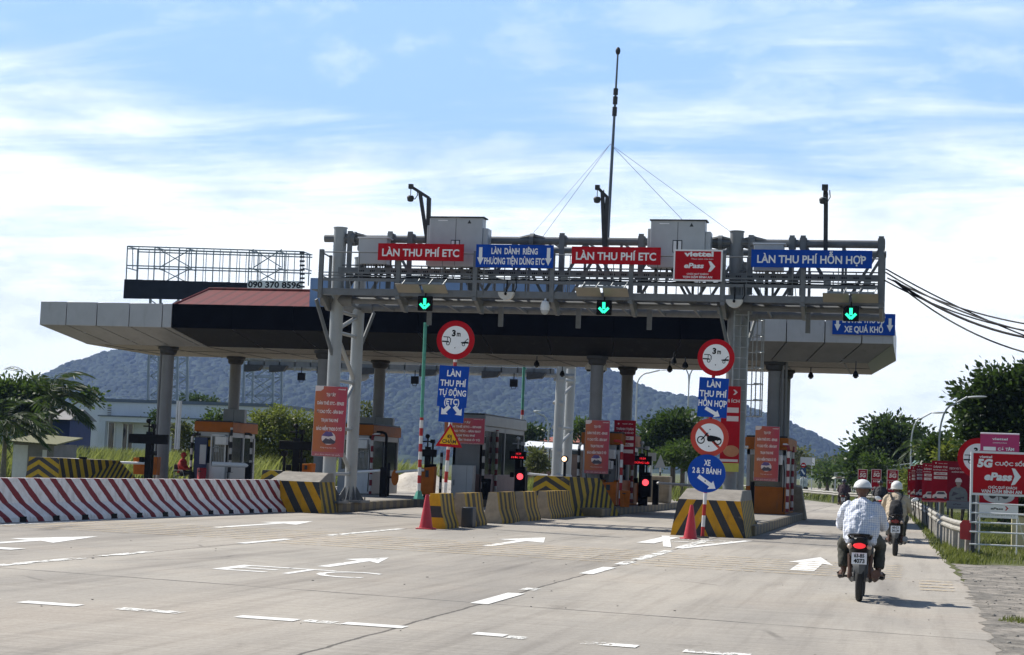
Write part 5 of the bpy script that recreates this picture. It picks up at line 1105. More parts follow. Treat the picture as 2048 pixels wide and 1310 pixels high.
mb.text('CHÚC QUÝ KHÁCH', x0+.62*k, z0+.12*k, .58*k, .052*k, y, 2, .03); mb.text('VẠN DẶM BÌNH AN', x0+.60*k, z0+.03*k, .82*k, .065*k, y, 2, .04)
mb.build('board', [WHITE, SRED, SWHITE], t, smooth=False)
mb = MB(); mb.box(x0+.0, x0+.09, Yb+.04, Yb+.13, 0, z0+.3); mb.build('post', mat('dark_post', (.035, .04, .05), .6, 0, .2), t, bevel=.01)
mb = MB(); mb.tube((x0-.02, Yb, z0-.6), (x0-.02, Yb, z1), .02, n=8); mb.build('edge_tube', WHITE, t)
for p in (1007, 1026, 1045, 1064, 1089): z = at(1960, p, Yb).z; mb = MB(); mb.tube((x0-.03, Yb, z), (x1, Yb+.02, z-.0), .018, n=8); mb.build('rail', WHITE, t)
# pink poster with its own legs behind it
Yp = 43.2; a = at(1961, 868, Yp); b = at(2036, 1038, Yp); W = b.x-a.x; H = a.z-b.z
t = thing('advert_poster', 'tall pink and white poster standing behind the large red board, its top showing above', 'poster', ((a.x+b.x)/2, Yp, b.z)); y = -.02
PINK = mat('poster_pink', (.42, .02, .13), .5, 0, .12, 3)
mb = MB(); mb.box(-W/2, W/2, -.015, .015, 0, H, 0); mb.text('viettel', 0, H*.935, W*.40, .05, y, 1, .03); mb.text('CONSTRUCTION', 0, H*.895, W*.36, .022, y, 1, .02)
for k, s in enumerate(('CÓ TÂM', 'CÓ TÀI')): mb.text(s, W*.16, H*(.81-.075*k), W*.42, .065, y, 1, .04); mb.rect(-W*.42, -W*.10, H*(.805-.075*k), H*(.85-.075*k), y, 1)
mb.rect(-W/2, W/2, 0, H*.165, y, 1); mb.rect(-W/2, W/2, H*.165, H*.30, y, 2); mb.disc(0, H*.26, W*.40, y-.002, 3, 30, H*.085); mb.disc(-W*.16, H*.275, W*.1, y-.004, 4, 16); mb.disc(W*.16, H*.275, W*.1, y-.004, 4, 16); mb.line((-W*.2, H*.27), (W*.2, H*.26), .03, y-.005, 4); mb.line((0, H*.26), (0, H*.21), .02, y-.005, 4)
mb.text('ePass', -W*.05, H*.10, W*.32, .05, y-.003, 4, .03, skew=.2); mb.add([(W*.16+q, y-.003, H*.12+z) for q, z in ((0, .05), (.03, .05), (.08, 0), (.03, -.05), (0, -.05), (.04, 0))], [(0, 5, 2, 1), (5, 4, 3, 2)], 5); mb.text('Công ty cổ phần giao thông số', 0, H*.03, W*.85, .02, y-.003, 4, 0.)
mb.build('print', [PINK, SWHITE, SREDB, mat('print_grey', (.45, .47, .50), .5, 0, .15, 8), STEELD, SRED], t, world=False, smooth=False)
mb = MB()
for s in (-1, 1): mb.tube((s*(W/2-.02), .03, -b.z), (s*(W/2-.02), .03, H), .016, n=8); mb.tube((s*(W/2-.02), .03, .1), (s*(W/2+.3), 1.0, -b.z), .014, n=6)
mb.tube((-W/2, .03, H+.02), (W/2, .03, H+.02), .02, n=8); mb.build('frame', WHITE, t, world=False)
# round width sign behind
c = at(1956, 916, 45.6); width_sign('round red ringed width sign half hidden by the large red board', c, .49, 0.); bpy.data.objects[[o.name for o in bpy.data.objects if o.name.startswith('width_sign')][-1]]
t = thing('sign_pole', 'pale post under the half hidden round sign by the guardrail end', 'pole', (c.x, 45.68, 0)); mb = MB(); mb.tube((0, 0, 0), (0, 0, c.z+.2), .04, n=10); mb.build('post', STEEL, t, world=False)
# row of red posters behind the guardrail
MAROON = mat('poster_maroon', (.22, .006, .018), .6, 0, .12, 3, spec=.15)
def car_poster(label, px0, py0, px1, py1, Y, full):
    a = at(px0, py0, Y); b = at(px1, py1, Y); W = max(b.x-a.x, .55); H = a.z-b.z; z0 = b.z
    t = thing('advert_poster', label, 'poster', (a.x+W/2, Y, z0), group='red posters along the guardrail'); y = -.016; mb = MB(); mb.box(-W/2, W/2, -.012, .012, 0, H, 0)
    mb.disc(-W*.28, H*.945, .022, y, 1, 10); mb.text('viettel  ePass', W*.1, H*.93, W*.5, .022, y, 1); mb.text('DÀNH THẺ', 0, H*.83, W*.8, .055, y, 1, .03); mb.text('KHÔNG DỪNG', 0, H*.765, W*.86, .035, y, 1, .02)
    for k in range(2): mb.rect(-W*.38, W*.42, H*(.66-.10*k), H*(.725-.10*k), y, 1)
    mb.text('MIỄN PHÍ', 0, H*.675, W*.5, .035, y-.003, 0, .02); mb.text('TẠI TRẠM', 0, H*.575, W*.5, .035, y-.003, 0, .02)
    # car: glasshouse, body, wheels
    mb.flat([(-W*.30, H*.18), (-W*.20, H*.26), (W*.22, H*.27), (W*.36, H*.19)], y, 1); mb.flat([(-W*.22, H*.19), (-W*.15, H*.245), (W*.18, H*.25), (W*.27, H*.195)], y-.003, 2); mb.flat([(-W*.46, H*.10), (-W*.42, H*.17), (-W*.28, H*.195), (W*.36, H*.195), (W*.45, H*.15), (W*.43, H*.10)], y-.002, 1)
    for s in (-.26, .26): mb.disc(W*s, H*.10, W*.075, y-.005, 2, 16)
    mb.rect(-W/2, W/2, 0, H*.035, y, 3); mb.build('print', [SREDB, PALE, SLATE, mat('print_foot', (.5, .12, .12), .5)], t, world=False, smooth=False)
    mb = MB()
    for s in (-1, 1): mb.bar((s*(W/2-.03), .03, -z0), (s*(W/2-.03), .03, H), .035)
    mb.bar((-W*.3, .05, .1), (-W*.1, .9, -z0), .03); mb.build('leg', STEELD, t, world=False, smooth=False)
for i, (x0, y0, x1, y1, Y) in enumerate(((1864, 921, 1895.5, 1005, 57), (1845, 926, 1864, 1004, 63), (1831, 929, 1847, 997, 71), (1821, 932, 1832, 995, 77), (1816, 938, 1824, 990, 83))):
    car_poster(['red car poster standing next to the maroon poster of a helmeted man', 'second red car poster behind the guardrail', 'third red car poster in the receding row', 'fourth red poster in the row, mostly hidden', 'last red poster at the far end of the row, only an edge showing'][i], x0, y0, x1, y1, Y, i < 3)
Ym = 51.; a = at(1895, 922, Ym); b = at(1939, 1019, Ym); W = b.x-a.x; H = a.z-b.z; z0 = b.z
t = thing('advert_poster', 'maroon poster showing a helmeted man with folded arms, grey strip at its foot', 'poster', (a.x+W/2, Ym, z0)); mb = MB(); mb.box(-W/2, W/2, -.012, .012, 0, H, 0); y = -.016
mb.text('viettel', W*.2, H*.93, W*.3, .025, y, 1); mb.text('DỊCH VỤ THU PHÍ', 0, H*.83, W*.8, .05, y, 1, .02); mb.text('KHÔNG DỪNG', 0, H*.76, W*.6, .04, y, 1, .02)
mb.flat([(-W*.40, H*.17), (-W*.40, H*.33), (-W*.30, H*.42), (-W*.10, H*.475), (W*.10, H*.475), (W*.30, H*.42), (W*.40, H*.33), (W*.40, H*.17)], y, 2)
mb.rect(-W*.07, W*.07, H*.45, H*.52, y-.001, 4); mb.disc(0, H*.545, W*.115, y-.003, 4, 20, H*.065); mb.flat([(-W*.15, H*.565), (-W*.14, H*.61), (-W*.07, H*.65), (W*.07, H*.65), (W*.14, H*.61), (W*.15, H*.565)], y-.005, 1)
mb.flat([(-W*.30, H*.27), (-W*.22, H*.36), (W*.28, H*.28), (W*.24, H*.22)], y-.004, 5); mb.flat([(W*.30, H*.27), (W*.22, H*.36), (-W*.24, H*.27), (-W*.20, H*.22)], y-.005, 2); mb.rect(-W*.12, W*.12, H*.20, H*.24, y-.006, 5)
mb.rect(-W/2, W/2, 0, H*.165, y-.007, 3); mb.text('ePass', -W*.05, H*.085, W*.36, .04, y-.01, 5, .03, skew=.2); mb.text('tổng đài hỗ trợ khách hàng', 0, H*.03, W*.85, .02, y-.01, 5)
mb.build('print', [MAROON, PALE, mat('print_overall', (.16, .17, .17), .6, 0, .2, 12), mat('print_strip', (.17, .18, .20), .6), mat('print_skin', (.35, .24, .19), .6, 0, .15, 9), SLATE], t, world=False, smooth=False)
mb = MB()
for s in (-1, 1): mb.bar((s*(W/2-.03), .03, -z0), (s*(W/2-.03), .03, H), .035); mb.bar((s*W*.3, .05, .1), (s*W*.1, .9, -z0), .03)
mb.build('leg', STEELD, t, world=False, smooth=False)
# three small 5G posters in the distance
for i, (x0, y0, x1, y1, Y) in enumerate(((1716, 938, 1734, 985, 112), (1743, 938, 1762, 982, 106), (1774, 939, 1796, 986, 99))):
    a = at(x0, y0, Y); b = at(x1, y1, Y); W = b.x-a.x; H = a.z-b.z; t = thing('advert_poster', ['small red 5G poster above the white helmet of the nearest rider', 'small red 5G poster in the middle of the distant three', 'small red 5G poster nearest the row of car posters'][i], 'poster', ((a.x+b.x)/2, Y, b.z), group='small red posters in the distance'); y = -.02
    mb = MB(); mb.box(-W/2, W/2, -.015, .015, 0, H, 1); mb.rect(-W/2+.03, W/2-.03, H*.55, H-.03, y, 0); mb.rect(-W/2+.03, W/2-.03, .03, H*.53, y, 0)
    mb.text('5G', 0, H*.66, W*.62, H*.17, y-.004, 1, .05, skew=.1); mb.text('viettel', 0, H*.88, W*.5, H*.05, y-.004, 1); mb.text('MỚI', 0, H*.40, W*.6, H*.08, y-.004, 1, .03); mb.text('ePass', -W*.05, H*.12, W*.6, H*.07, y-.004, 1, .04)
    mb.build('print', [SREDB, PALE], t, world=False, smooth=False); mb = MB()
    for s in (-1, 1): mb.bar((s*W*.4, .03, -b.z), (s*W*.4, .03, .1), .04)
    mb.build('leg', STEEL, t, world=False, smooth=False)
t = thing('low_wall', 'pale yellow low wall at the right picture edge behind the railed frame', 'wall', (2.9, 47, 0)); mb = MB(); mb.box(2.35, 6, 46.8, 47.0, 0, .85); mb.build('panel', mat('cream_wall', (.55, .50, .30), .8, 0, .1, 2, dirt=.2), t, smooth=False, bevel=.02); mb = MB(); mb.box(2.3, 6.05, 46.75, 47.05, .852, .92); mb.build('coping', CONC, t, bevel=.01)
# street lamps
LAMPG = mat('lamp_pole', (.42, .45, .46), .5, .3, .06)
def street_lamp(label, bx, Y, ty, reach, double=False, group=None, r=.05, ztop=None):
    b = at(bx, 950, Y); tp = at(bx+1, ty, Y); h = tp.z if ztop is None else ztop; t = thing('street_lamp', label, 'street lamp', (b.x, Y, 0), group=group)
    mb = MB(); pts = [(0, 0, 0), (0, 0, h-1.6)]+[(reach*.5*(1-math.cos(rad(a))), 0, h-1.6+1.35*math.sin(rad(a))) for a in range(15, 91, 15)]+[(reach, 0, h+.05)]
    mb.path(pts, [r*1.2]+[r*.75]*(len(pts)-1), 10)
    if double: mb.path([(0, 0, h-1.6)]+[(-reach*.5*(1-math.cos(rad(a))), 0, h-1.6+1.35*math.sin(rad(a))) for a in range(15, 91, 15)]+[(-reach, 0, h+.05)], r*.7, 8)
    mb.build('pole', LAMPG, t, world=False)
    for s in ((1, -1) if double else (1,)): mb = MB(); mb.ell((s*(reach+.35), 0, h+.06), (.38, .11, .05), 10, rot=(0, -.06*s, 0)); mb.build('lamp_head', LAMPG, t, world=False)
street_lamp('single arm street lamp right of the dark spreading tree', 1821, 96, 826, 1.0); street_lamp('single arm street lamp in front of the palm, taller of the right pair', 1877, 70, 795, 1.0)
street_lamp('slim street lamp behind the canopy, right of the paired dark columns', 1268, 175, 740, 2.2, r=.1); street_lamp('slender Y topped pole left of the right round signs', 1372, 150, 740, .25, True, r=.08)
t = thing('pole', 'thick plain pale pole beside the Y topped pole', 'pole', (at(1378, 940, 120).x, 120, 0)); mb = MB(); mb.tube((0, 0, 0), (.12, 0, at(1380, 822, 120).z), .11, n=12); mb.tube((0, 0, 0), (0, 0, .1), .2, n=12); mb.build('post', LAMPG, t, world=False)
street_lamp('pale street lamp with left arm in front of the red house roof', 1094, 160, 824, -1.5, r=.1)
# distant signs beyond the rail
def far_sign(name, label, px0, py0, px1, py1, Y, mats, draw, cat='sign', posts=(-.4, .4)):
    a = at(px0, py0, Y); b = at(px1, py1, Y); W = b.x-a.x; H = a.z-b.z; t = thing(name, label, cat, ((a.x+b.x)/2, Y, b.z)); mb = MB(); mb.box(-W/2, W/2, -.03, .03, 0, H, 0); draw(mb, W, H); mb.build('board', mats, t, world=False, smooth=False)
    mb = MB()
    for p in posts: mb.tube((W*p, .08, -b.z), (W*p, .08, H*.8), .06, n=8)
    mb.build('post', LAMPG, t, world=False)
GBR = mat('board_green_grey', (.33, .36, .30), .6, 0, .1)
far_sign('place_sign', 'pale green distant board lettered NHÀ THỜ', 1668, 944, 1698, 959, 165, [GBR, SLATE, BOR], lambda m, W, H: (m.text('NHÀ THỜ', 0, H*.5, W*.8, H*.3, -.035, 1, .05), m.text('GIÁO XỨ', 0, H*.1, W*.8, H*.25, -.035, 2, .03)))
far_sign('direction_sign', 'small distant blue sign right of the pale green board', 1700, 940, 1713, 954, 168, [SBLUE, SWHITE], lambda m, W, H: m.arrow((-W*.2, H*.2), (W*.2, H*.8), .12, .4, .4, -.035, 1), posts=(0,))
far_sign('yellow_board', 'small dull yellow board under the distant blue sign', 1697, 958, 1711, 972, 150, [mat('dull_yellow', (.32, .28, .08), .7), SLATE], lambda m, W, H: m.rect(-W*.4, W*.4, H*.3, H*.4, -.035, 1))
far_sign('direction_sign', 'distant blue diagonal arrow sign topped by a red disc beside the right booth', 1601, 936, 1612, 953, 140, [mat('far_blue', (.01, .05, .16), .5), SWHITE, SRED], lambda m, W, H: (m.line((-W*.3, H*.8), (W*.25, H*.25), .12, -.035, 1), m.disc(0, H*1.35, W*.45, -.035, 2, 20), m.rect(-W*.3, W*.3, H*1.28, H*1.42, -.04, 1)), posts=(0,))
far_sign('roadside_board', 'large pale grey board on posts far beyond the right booth', 1601, 914, 1630, 931, 220, [GREY, SWHITE], lambda m, W, H: m.rect(W*.3, W*.48, H*.0, H*.95, -.035, 1), posts=(-.3, .3))
far_sign('triangle_sign', 'grey back of a triangular sign on a striped post below the hedge tree', 1312, 908, 1330, 936, 105, [GREY], lambda m, W, H: None, posts=())
o = bpy.data.objects['triangle_sign']; [bpy.data.objects.remove(c) for c in list(o.children)]
mb = MB(); mb.prism([(-.33, 0), (.33, 0), (0, .78)], -.02, .02); mb.build('plate', mat('sign_back', (.28, .29, .30), .5, .2, .1), o, world=False, smooth=False); mb = MB(); mb.tube((0, .05, -o.location.z), (0, .05, .4), .05, n=8); mb.build('post', BW, o, world=False)
far_sign('display_board', 'grey back of a rectangular board beside the red lettered display', 1293, 905, 1312, 922, 80, [mat('sign_back', (.3, .3, .3)), GREY], lambda m, W, H: None, posts=(0,))
# ================================================================= RIDERS
RUBBER = mat('tyre_rubber', (.018, .018, .018), .8, 0, .2, 8)
PLAS = mat('black_plastic', (.013, .013, .014), .45, 0, .2, 6, spec=.25)
DPLAS = mat('grey_plastic', (.10, .105, .11), .55, 0, .2, 6)
METAL = mat('worn_metal', (.26, .26, .26), .4, .7, .25, 8, dirt=.3)
RUST = mat('brown_metal', (.13, .07, .05), .6, .3, .3, 8)
TAILR = bpy.data.materials.new('brake_lamp'); TAILR.use_nodes = True; b_ = TAILR.node_tree.nodes['Principled BSDF']; b_.inputs['Base Color'].default_value = (.7, .01, .02, 1); b_.inputs['Emission Color'].default_value = (1, .04, .05, 1); b_.inputs['Emission Strength'].default_value = .55
TAILD = mat('tail_lens', (.16, .012, .012), .25, 0, .1)
AMBER = mat('indicator_lens', (.45, .35, .28), .3, 0, .1)
SKIN = mat('skin', (.12, .06, .038), .6, 0, .12, 20)
HELW = mat('helmet_white', (.70, .70, .68), .28, 0, .06, 6, dirt=.12)
DARKC = mat('dark_cloth', (.02, .02, .022), .9, 0, .2, 9, .2, 60)
def wheel(t, y, r, w, m=RUBBER):
    mb = MB(); n = 36; k = 12; R = r-w*.5; V = []
    for i in range(n):
        a = 2*math.pi*i/n
        for j in range(k):
            b = 2*math.pi*j/k; q = R+w*.55*math.cos(b); V.append((w*.5*math.sin(b), y+q*math.cos(a), r+q*math.sin(a)))
    mb.add(V, [(i*k+j, ((i+1) % n)*k+j, ((i+1) % n)*k+(j+1) % k, i*k+(j+1) % k) for i in range(n) for j in range(k)]); wh = mb.build('wheel', m, t, world=False)
    mb = MB(); mb.path([(-.025, y, r), (.025, y, r)], .07, 16)
    for i in range(6): a = math.pi*i/3; mb.bar((0, y, r), (0, y+(R-.03)*math.cos(a), r+(R-.03)*math.sin(a)), .02, .03, up=(1, 0, 0))
    V = []
    for i in range(n):
        a = 2*math.pi*i/n
        for x, q in ((-.025, R-.01), (.025, R-.01), (.025, R-.045), (-.025, R-.045)): V.append((x, y+q*math.cos(a), r+q*math.sin(a)))
    mb.add(V, [(i*4+j, ((i+1) % n)*4+j, ((i+1) % n)*4+(j+1) % 4, i*4+(j+1) % 4) for i in range(n) for j in range(4)]); mb.build('rim', METAL, wh, world=False)
def loft(mb, secs, n=16):
    """sections (y, zc, half width, half height) along the machine, superelliptic"""
    V = []
    for y, z, rw, rh in secs:
        for k in range(n):
            a = 2*math.pi*k/n; c, s = math.cos(a), math.sin(a); V.append((rw*math.copysign(abs(c)**.7, c), y, z+rh*math.copysign(abs(s)**.7, s)))
    m = len(secs); mb.add(V, [(i*n+k, i*n+(k+1) % n, (i+1)*n+(k+1) % n, (i+1)*n+k) for i in range(m-1) for k in range(n)]+[tuple(range(n-1, -1, -1)), tuple((m-1)*n+k for k in range(n))])
def motorbike(label, loc, kind='underbone', lit=True, plate=('63-B5', '4073'), body=PLAS, rot=0., box=False, det=True):
    t = thing('motorcycle', label, 'motorcycle', loc, (0, 0, rot)); r = .29 if kind == 'underbone' else .26; w = .095 if kind == 'underbone' else .115; wb = 1.22
    wheel(t, 0, r, w); wheel(t, wb, r, w*.9)
    mb = MB()
    if kind == 'underbone': loft(mb, [(-.40, .80, .05, .05), (-.36, .775, .105, .085), (-.25, .745, .135, .12), (0, .70, .15, .14), (.35, .64, .14, .15), (.62, .55, .11, .13), (.80, .48, .07, .10)])
    else: loft(mb, [(-.36, .80, .06, .06), (-.32, .76, .12, .11), (-.2, .70, .17, .17), (0, .63, .185, .22), (.3, .55, .18, .24), (.50, .42, .16, .18), (.62, .33, .15, .08), (.88, .32, .15, .07)])
    mb.build('body', body, t, world=False)
    mb = MB(); loft(mb, [(-.34, .85, .08, .03), (-.2, .845, .12, .045), (.1, .825, .135, .05), (.4, .80, .125, .05), (.62, .78, .08, .035)]); mb.build('seat', DARKC, t, world=False)
    mb = MB(); mb.path([(-.135, .0, .83), (-.15, -.25, .87), (-.12, -.40, .885), (0, -.44, .89), (.12, -.40, .885), (.15, -.25, .87), (.135, .0, .83)], .016, 8); mb.build('grab_rail', PLAS, t, world=False)
    mb = MB(); mb.path([(0, -.415, .745), (0, -.36, .745)], [(.07, .035), (.085, .042)], 18); mb.build('tail_light', TAILR if lit else TAILD, t, world=False)
    for s in (-1, 1): mb = MB(); mb.ell((s*.125, -.36, .735), (.035, .05, .035), 10); mb.build('indicator', AMBER, t, world=False)
    mb = MB(); mb.cbox((0, -.40, .58), (.195, .012, .15), (rad(-14), 0, 0), 0)
    tf = lambda p: (p[0], -.410+(p[2]-.58)*.25, p[2])
    mb.text(plate[0], 0, .595, .13, .045, 0, 1, .03, tf=tf); mb.text(plate[1], 0, .525, .14, .05, 0, 1, .03, tf=tf); mb.build('number_plate', [SWHITE, BLACK], t, world=False, smooth=False)
    mb = MB(); V = []
    for i, (y, z, hw) in enumerate(((-.24, .66, .075), (-.33, .56, .085), (-.37, .49, .085), (-.385, .43, .065), (-.38, .38, .03))): V += [(-hw, y+.03, z), (0, y-.015, z+.01), (hw, y+.03, z), (0, y+.02, z)]
    mb.add(V, [(i*4+j, i*4+(j+1) % 4, i*4+4+(j+1) % 4, i*4+4+j) for i in range(4) for j in range(4)]); mb.build('mudguard', DPLAS, t, world=False)
    for s in (-1, 1): mb = MB(); mb.tube((s*.13, .06, .33), (s*.14, .12, .62), .028, n=10); mb.tube((s*.13, .06, .3), (s*.13, .06, .36), .035, n=10); mb.build('shock_absorber', RUST, t, world=False)
    for s in (-1, 1): mb = MB(); mb.bar((s*.10, 0, r), (s*.11, .48, .34), .03, .05); mb.build('swing_arm', METAL, t, world=False)
    mb = MB(); mb.path([(.17, .62, .27), (.19, .35, .27), (.20, .1, .32), (.21, -.22, .38)], [.025, .03, .055, .058], 12); mb.build('exhaust', METAL if kind != 'underbone' else RUST, t, world=False)
    mb = MB(); mb.cbox((0, .56, .36), (.20, .34, .24)); mb.ell((.12, .55, .34), (.06, .13, .12), 12); mb.ell((-.12, .55, .34), (.06, .13, .12), 12); mb.build('engine', DPLAS, t, world=False, bevel=.03)
    mb = MB(); mb.path([(-.30, .5, .30), (.30, .5, .30)], .016, 8); mb.build('foot_peg', RUBBER, t, world=False)
    mb = MB(); loft(mb, [(.74, .62, .16, .26), (.82, .62, .19, .28), (.90, .66, .17, .22)] if kind != 'underbone' else [(.78, .60, .10, .24), (.88, .60, .16, .24), (.95, .62, .13, .18)]); mb.build('leg_shield', body, t, world=False)
    for s in (-1, 1): mb = MB(); mb.tube((s*.07, wb, r), (s*.07, 1.0, .72), .025, n=8); mb.build('fork', METAL, t, world=False)
    mb = MB(); loft(mb, [(.80, .96, .08, .05), (.9, .98, .13, .09), (1.02, .96, .10, .08)]); mb.build('headlight_cowl', body, t, world=False)
    mb = MB(); mb.path([(-.34, .78, 1.0), (-.2, .84, 1.02), (0, .88, 1.0), (.2, .84, 1.02), (.34, .78, 1.0)], .014, 8); h = mb.build('handlebar', METAL, t, world=False)
    for s in (-1, 1):
        mb = MB(); mb.tube((s*.22, .83, 1.02), (s*.36, .772, 1.0), .018, n=10); mb.build('grip', RUBBER, h, world=False)
        m_ = t if kind == 'scooter' or s < 0 else None
        if m_ and kind == 'scooter': mb = MB(); mb.path([(s*.2, .86, 1.02), (s*.34, .86, 1.16)], .008, 6, 0); mb.ell((s*.40, .85, 1.21), (.075, .018, .045), 14, 1, (0, -.3*s, 0)); mb.build('mirror', [PLAS, mat('mirror_bright', (.75, .78, .8), .15, .2, 0)], t, world=False)
    return t
def hand(mb, x, y, z, s):
    """palm over the grip, four unequal fingers curled round it and a thumb under"""
    mb.ell((x, y-.015, z+.022), (.044, .05, .016), 12)
    for i, (l, o) in enumerate(((.9, -.032), (1.05, -.011), (1.0, .011), (.8, .031))):
        px = x+o; mb.path([(px, y+.005, z+.03), (px, y+.035*l, z+.022), (px, y+.042*l, z-.004), (px, y+.022, z-.024)], [.0095, .009, .008, .007], 8)
    mb.path([(x-s*.035, y-.035, z+.01), (x-s*.052, y-.01, z-.006), (x-s*.048, y+.015, z-.016)], [.011, .010, .008], 8)
def person_rider(label, loc, shirt, trouser, helm, skin=SKIN, half=True, wide=1., rot=0., vox=.011, sandal=DARKC, bare=True, scoot=False, gloves=None):
    mb = MB(); E = lambda c, r, **k: mb.ell(c, r, 14, **k)
    # trunk, neck, head with face
    mb.path([(0, .22, .84), (0, .24, .95), (0, .30, 1.10), (0, .34, 1.22), (0, .37, 1.30), (0, .385, 1.36)], [(.11, .155), (.11, .145), (.115, .16), (.105, .17), (.075, .11), (.05, .052)], 16)
    mb.path([(0, .375, 1.32), (0, .40, 1.43)], .055, 14); E((0, .425, 1.475), (.074, .092, .108)); E((0, .455, 1.43), (.055, .07, .06))
    E((0, .52, 1.465), (.014, .018, .022)); E((0, .505, 1.425), (.026, .012, .007))
    for s in (-1, 1): E((s*.078, .42, 1.47), (.012, .022, .032)); E((s*.03, .508, 1.49), (.014, .01, .009))
    for s in (-1, 1):
        fx = .23 if not scoot else .14
        mb.path([(s*.15, .36, 1.28), (s*.235, .40, 1.15), (s*.28, .50, 1.02), (s*.285, .66, 1.0), (s*.295, .765, 1.025)], [.055, .05, .042, .036, .028], 12)
        hand(mb, s*.29, .80, 1.015, s)
        mb.path([(s*.09, .22, .84), (s*.17, .42, .82), (s*(fx+.02), .66, .72), (s*fx, .60, .55), (s*fx, .53, .36)], [.09, .085, .062, .055, .038], 14)
        mb.path([(s*fx, .50, .35), (s*(fx+.015), .56, .335), (s*(fx+.055), .66, .325), (s*(fx+.075), .72, .322)], [(.034, .034), (.034, .032), (.02, .042), (.012, .035)], 12)
    p = organic(mb, 'person', skin, None, vox, 3); p.location = loc; p.rotation_euler.z = rot; tag(p, label, 'person')
    W = wide; mb = MB()
    mb.path([(0, .18, .745), (0, .19, .80), (0, .20, .90), (0, .25, 1.02), (0, .31, 1.15), (0, .345, 1.25), (0, .375, 1.31), (0, .39, 1.345)], [(.155, .205*W), (.165, .225*W), (.165, .245*W), (.16, .245*W), (.145, .225*W), (.12, .20), (.082, .12), (.06, .066)], 20)
    for s in (-1, 1): mb.path([(s*.13, .35, 1.275), (s*.205, .38, 1.20), (s*.25*W, .42, 1.10), (s*.268*W, .50, 1.0), (s*.275, .58, .985), (s*.305, .70, 1.005)], [.075, .085, .085, .08, .07, .05], 14)
    sh = organic(mb, 'shirt', shirt, p, .014, 5, .05)
    mb = MB()
    for s in (-1, 1):
        fx = .235 if not scoot else .145
        mb.path([(s*.07, .12, .83), (s*.10, .26, .83), (s*.185, .46, .80), (s*(fx+.02), .66, .715), (s*(fx+.005), .62, .62), (s*fx, .565, .50), (s*fx, .54, .42)], [.10, .115, .10, .082, .08, .078, .072], 14)
    mb.path([(0, .14, .80), (0, .16, .93)], [(.12, .165), (.11, .155)], 16)
    organic(mb, 'trousers', trouser, p, .014, 4, .025)
    mb = MB(); hc = (0, .425, 1.492); n = 24; V = []; rows = 10; low = .5 if half else .64
    for i in range(rows+1):
        th = math.pi*low*i/rows
        for k in range(n):
            a = 2*math.pi*k/n; V.append((hc[0]+.122*math.sin(th)*math.cos(a)*(1 if th < 1.5 else 1), hc[1]+.142*math.sin(th)*math.sin(a), hc[2]+.118*math.cos(th)-(.0 if th < 1.2 else .02*(th-1.2))))
    o = len(V); V += [(hc[0]+(x-hc[0])*.93, hc[1]+(y-hc[1])*.93, hc[2]+(z-hc[2])*.93 if i >= n*rows else z-.008) for i, (x, y, z) in enumerate(V)]
    F = [(i*n+k, (i+1)*n+k, (i+1)*n+(k+1) % n, i*n+(k+1) % n) for i in range(rows) for k in range(n)]; F += [tuple(o+q for q in f[::-1]) for f in F]; F += [(rows*n+k, o+rows*n+k, o+rows*n+(k+1) % n, rows*n+(k+1) % n) for k in range(n)]
    mb.add(V, F)
    mb.path([(hc[0]+.125*math.cos(rad(a)), hc[1]+.145*math.sin(rad(a)), hc[2]+.115*math.cos(math.pi*low)) for a in range(0, 361, 15)], .009, 8, 1, False)
    if half: mb.prism([(.12*math.cos(rad(a)), hc[1]+.06+.15*math.sin(rad(a))) for a in range(20, 161, 14)], hc[2]+.03, hc[2]+.042, 'xy', 1)
    mb.build('helmet', [helm, DPLAS if half else helm], p, world=False)
    mb = MB(); mb.path([(-.088, .42, 1.49), (-.07, .45, 1.41), (0, .475, 1.372), (.07, .45, 1.41), (.088, .42, 1.49)], .008, 6); mb.build('chin_strap', DARKC, p, world=False)
    for s in (-1, 1):
        fx = .23 if not scoot else .14
        mb = MB(); mb.path([(s*(fx-.005), .47, .317), (s*(fx+.02), .56, .312), (s*(fx+.06), .67, .306), (s*(fx+.08), .74, .304)], [(.012, .038), (.013, .042), (.012, .05), (.01, .035)], 12)
        mb.path([(s*(fx+.02), .63, .325), (s*(fx+.045), .645, .362), (s*(fx+.09), .64, .325)], .014, 8); mb.build('sandal', sandal, p, world=False)
    return p
def plaid():
    m = bpy.data.materials.new('blue_check_cloth'); m.use_nodes = True; t = m.node_tree; b = t.nodes['Principled BSDF']; b.inputs['Roughness'].default_value = .85; b.inputs['Specular IOR Level'].default_value = .1
    o = t.nodes.new('ShaderNodeTexCoord').outputs['Object']; o2 = mixc(t, .035, o, noise(t, o, 4, 4, .5, 0, 'Color')); s = t.nodes.new('ShaderNodeSeparateXYZ'); t.links.new(o2, s.inputs[0])
    f = lambda v, p: math_(t, 'LESS_THAN', math_(t, 'FRACT', math_(t, 'MULTIPLY', v, 1/p)), .45)
    k = math_(t, 'ADD', f(s.outputs[0], .028), f(s.outputs[2], .028)); c = mixc(t, math_(t, 'MULTIPLY', k, .5), (.74, .76, .80), (.46, .50, .62))
    t.links.new(c, b.inputs['Base Color']); bn = t.nodes.new('ShaderNodeBump'); bn.inputs['Strength'].default_value = 1; bn.inputs['Distance'].default_value = .05
    t.links.new(noise(t, mapping(t, o, scale=(9, 3, 2.2)), 1.4, 4, .5), bn.inputs['Height']); t.links.new(bn.outputs[0], b.inputs['Normal']); return m
g1 = gr(1718, 1203); motorbike('dark motorbike with lit brake light ridden by the person in the checked shirt', g1, 'underbone', True, ('63-B5', '4073'))
TRO = mat('khaki_trousers', (.055, .055, .045), .9, 0, .25, 8, .4, 40)
